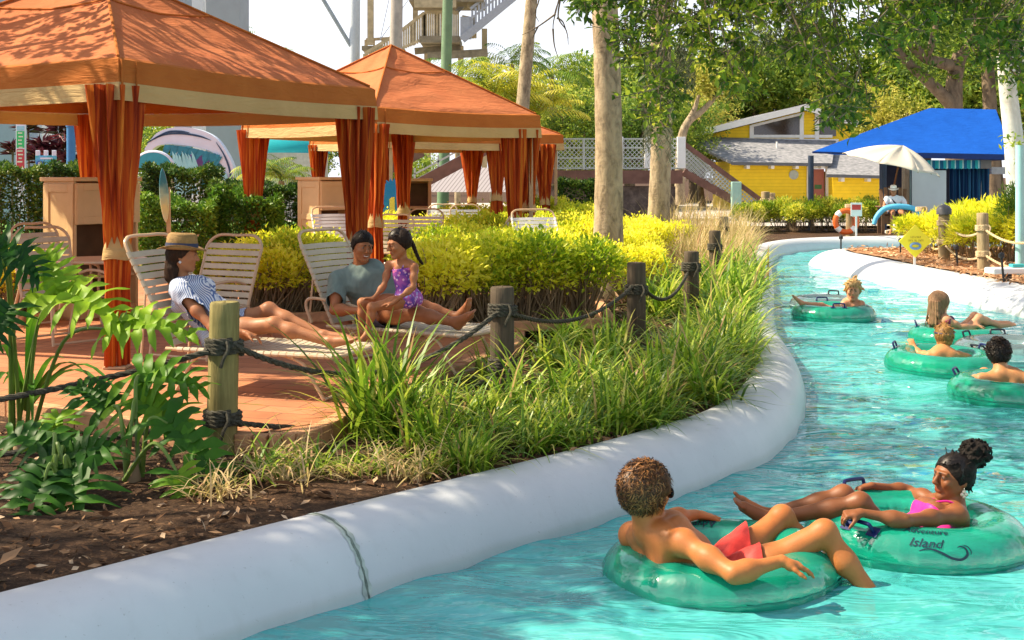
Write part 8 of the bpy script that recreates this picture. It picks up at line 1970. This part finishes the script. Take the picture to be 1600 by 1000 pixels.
# ---- the girl with the braid, on his lap
J = dict(head=W(623, 381, 9.93), hf=(-.82, -.50, -.20), hu=(-.05, 0, 1), neck=W(629, 407, 9.96), pel=W(636, 466, 9.95), shL=W(647, 417, 9.86), shR=W(608, 414, 10.0), elL=W(646, 449, 9.80), elR=W(600, 446, 9.93), wrL=W(613, 474, 9.72), wrR=W(583, 467, 9.85),
         hipL=W(636, 470, 9.86), hipR=W(630, 468, 10.0), knL=W(581, 480, 9.72), knR=W(566, 473, 9.86), anL=W(574, 522, 9.72), anR=W(564, 520, 9.86), toL=W(560, 528, 9.64), toR=W(550, 526, 9.78), hdL=(-.8, -.15, -.1), hnL=(0, 0, -1), hdR=(-.8, .0, .1), hnR=(0, 0, -1), cuL=(.2, 0, 0), cuR=(.3, 0, 0)); J = {k: V3(v) for k, v in J.items()}; chk('girl', J)
pg = Person(J, .66, .92, True, (.38, .155, .065), .0062, .93, 9); pg.pr = [q for q in pg.pr if not (q[0] == 'torso' and q[1] == 'ell' and abs(q[2][1][0] - .060 * .66 * .92) < 1e-6)]
pg.build('girl with a dark braid in a purple and pink swimsuit sitting on the man\'s lap', tuple(J['pel']))
def floral(t, vec, cl):
    v = t.n.new('ShaderNodeTexVoronoi'); v.inputs['Scale'].default_value = 38; t.link(vec, v.inputs['Vector']); sp = t.n.new('ShaderNodeSeparateXYZ'); t.link(vec, sp.inputs[0])
    return t.mix(t.math('LESS_THAN', v.outputs['Distance'], .36), t.ramp(t.noise(vec, 14, 2), [(.4, (.13, .05, .34)), (.6, (.40, .10, .42))]), t.ramp(t.noise(vec, 22, 2), [(.35, (.80, .20, .40)), (.5, (.75, .50, .70)), (.65, (.25, .30, .70))]))
pg.wear('swimsuit', cloth('floral_cloth', (.3, .1, .4), None, .6, .2, floral), ('torso',), .008, [(pg.at(.80), pg.U)], None, pg.trouser('L', .12, .008) + pg.trouser('R', .12, .008), h=.006)
b = MB()
for g in (-1, 1): b.tube(spline([pg.at(.79, .06 * g, .10), pg.at(.96, .075 * g, .04), pg.at(.97, .07 * g, -.03), pg.at(.8, .05 * g, -.10)], 5), .006, 6)
pg.piece('shoulder_strap', b, bpy.data.materials['floral_cloth'])
ext = [('ell', (pg.hat(0, -.088, .02), [.035, .035, .04], None), dict(k=.015))]; pth = spline([pg.hat(.02, -.095, .02), pg.hat(.03, -.135, -.02), pg.hat(.03, -.150, -.09), pg.hat(.02, -.165, -.17), pg.hat(.02, -.19, -.22)], 5)
for i in range(len(pth) - 1): ext.append(('cone', (pth[i], pth[i + 1], .020 * (1 + .22 * (i % 2)) * (1 - .5 * i / 20), .018 * (1 - .5 * i / 20)), dict(k=.004)))
pg.hair('hair', hairmat('braid_hair', (.035, .02, .014), (.012, .008, .006)), .012, .058, -.06, .002, 90, 60, .05, .006, ext, seed=19, grav=pg.hat(0, -.1, .03) - pg.J['head'])

pg.strands(BLK, 900, .05, 9, .25, .002, .002, .015, (0, -1, .1))
# ---- the seated staff member on the far bank
o_ = V3((LG.x, LG.y - .1, BZ)); q = lambda x, y, z: o_ + V3((x, y, z))
J = dict(head=q(-.07, -.08, 1.20), hf=(-.25, -.96, -.12), hu=(0, 0, 1), neck=q(-.05, -.03, 1.03), pel=q(0, .08, .62), shL=q(.17, .0, .98), shR=q(-.24, -.02, .98), elL=q(.34, -.20, .78), elR=q(-.38, -.20, .76), wrL=q(.12, -.38, .74), wrR=q(-.16, -.38, .74),
         hipL=q(.10, .02, .62), hipR=q(-.10, .02, .62), knL=q(.13, -.42, .58), knR=q(-.18, -.40, .60), anL=q(.14, -.52, .16), anR=q(-.30, -.62, .12), toL=q(.16, -.72, .10), toR=q(-.40, -.80, .06), hdL=(-.8, -.4, -.2), hnL=(0, 0, -1), hdR=(.8, -.4, -.2), hnR=(0, 0, -1)); J = {k: V3(v) for k, v in J.items()}; chk('staff', J)
ps = Person(J, .97, .98, False, (.40, .19, .10), .011, 1.0, 10); ps.build('staff member in white shirt and sun hat seated under the white umbrella', tuple(o_))
ps.wear('shirt', cloth('white_cloth', (.72, .78, .84), (.60, .66, .74), .8, .3), ('torso',), .020, [], (.006, 30, 3, 2), ps.sleeve('L', 1, .85, .022, 1.2) + ps.sleeve('R', 1, .85, .022, 1.2) + ps.neckline())
ps.wear('shorts', cloth('blue_cloth', (.03, .06, .16)), ('torso',), .018, [(ps.at(.12), ps.U)], None, ps.trouser('L', .8) + ps.trouser('R', .8))
straw_hat(ps, simple('white_hat', (.78, .76, .70), .8, .1), simple('hat_shade', (.45, .43, .40), .8))
b = MB(); b.tube(spline([ps.at(.98, .10, .06), ps.at(.72, .02, .15), ps.at(.35, -.10, .15)], 5), .02, 6); ps.piece('chest_strap', b, simple('strap_black', (.015, .015, .02), .6))
b = MB(); pts = spline([q(-.75, -.55, .28), q(-.66, -.52, .50), q(-.42, -.50, .72), (q(-.05, -.52, .78)), q(.36, -.48, .72), q(.52, -.45, .56), q(.54, -.42, .36)], 8); b.tube(pts, [.055 + .025 * math.sin(PI * k / (len(pts) - 1)) for k in range(len(pts))], 12)
tag(b.build('rescue_tube', simple('light_blue_foam', (.10, .42, .66), .5, .1, 4), smooth=True), 'light blue foam rescue tube across the knees of the seated staff member', 'rescue tube')
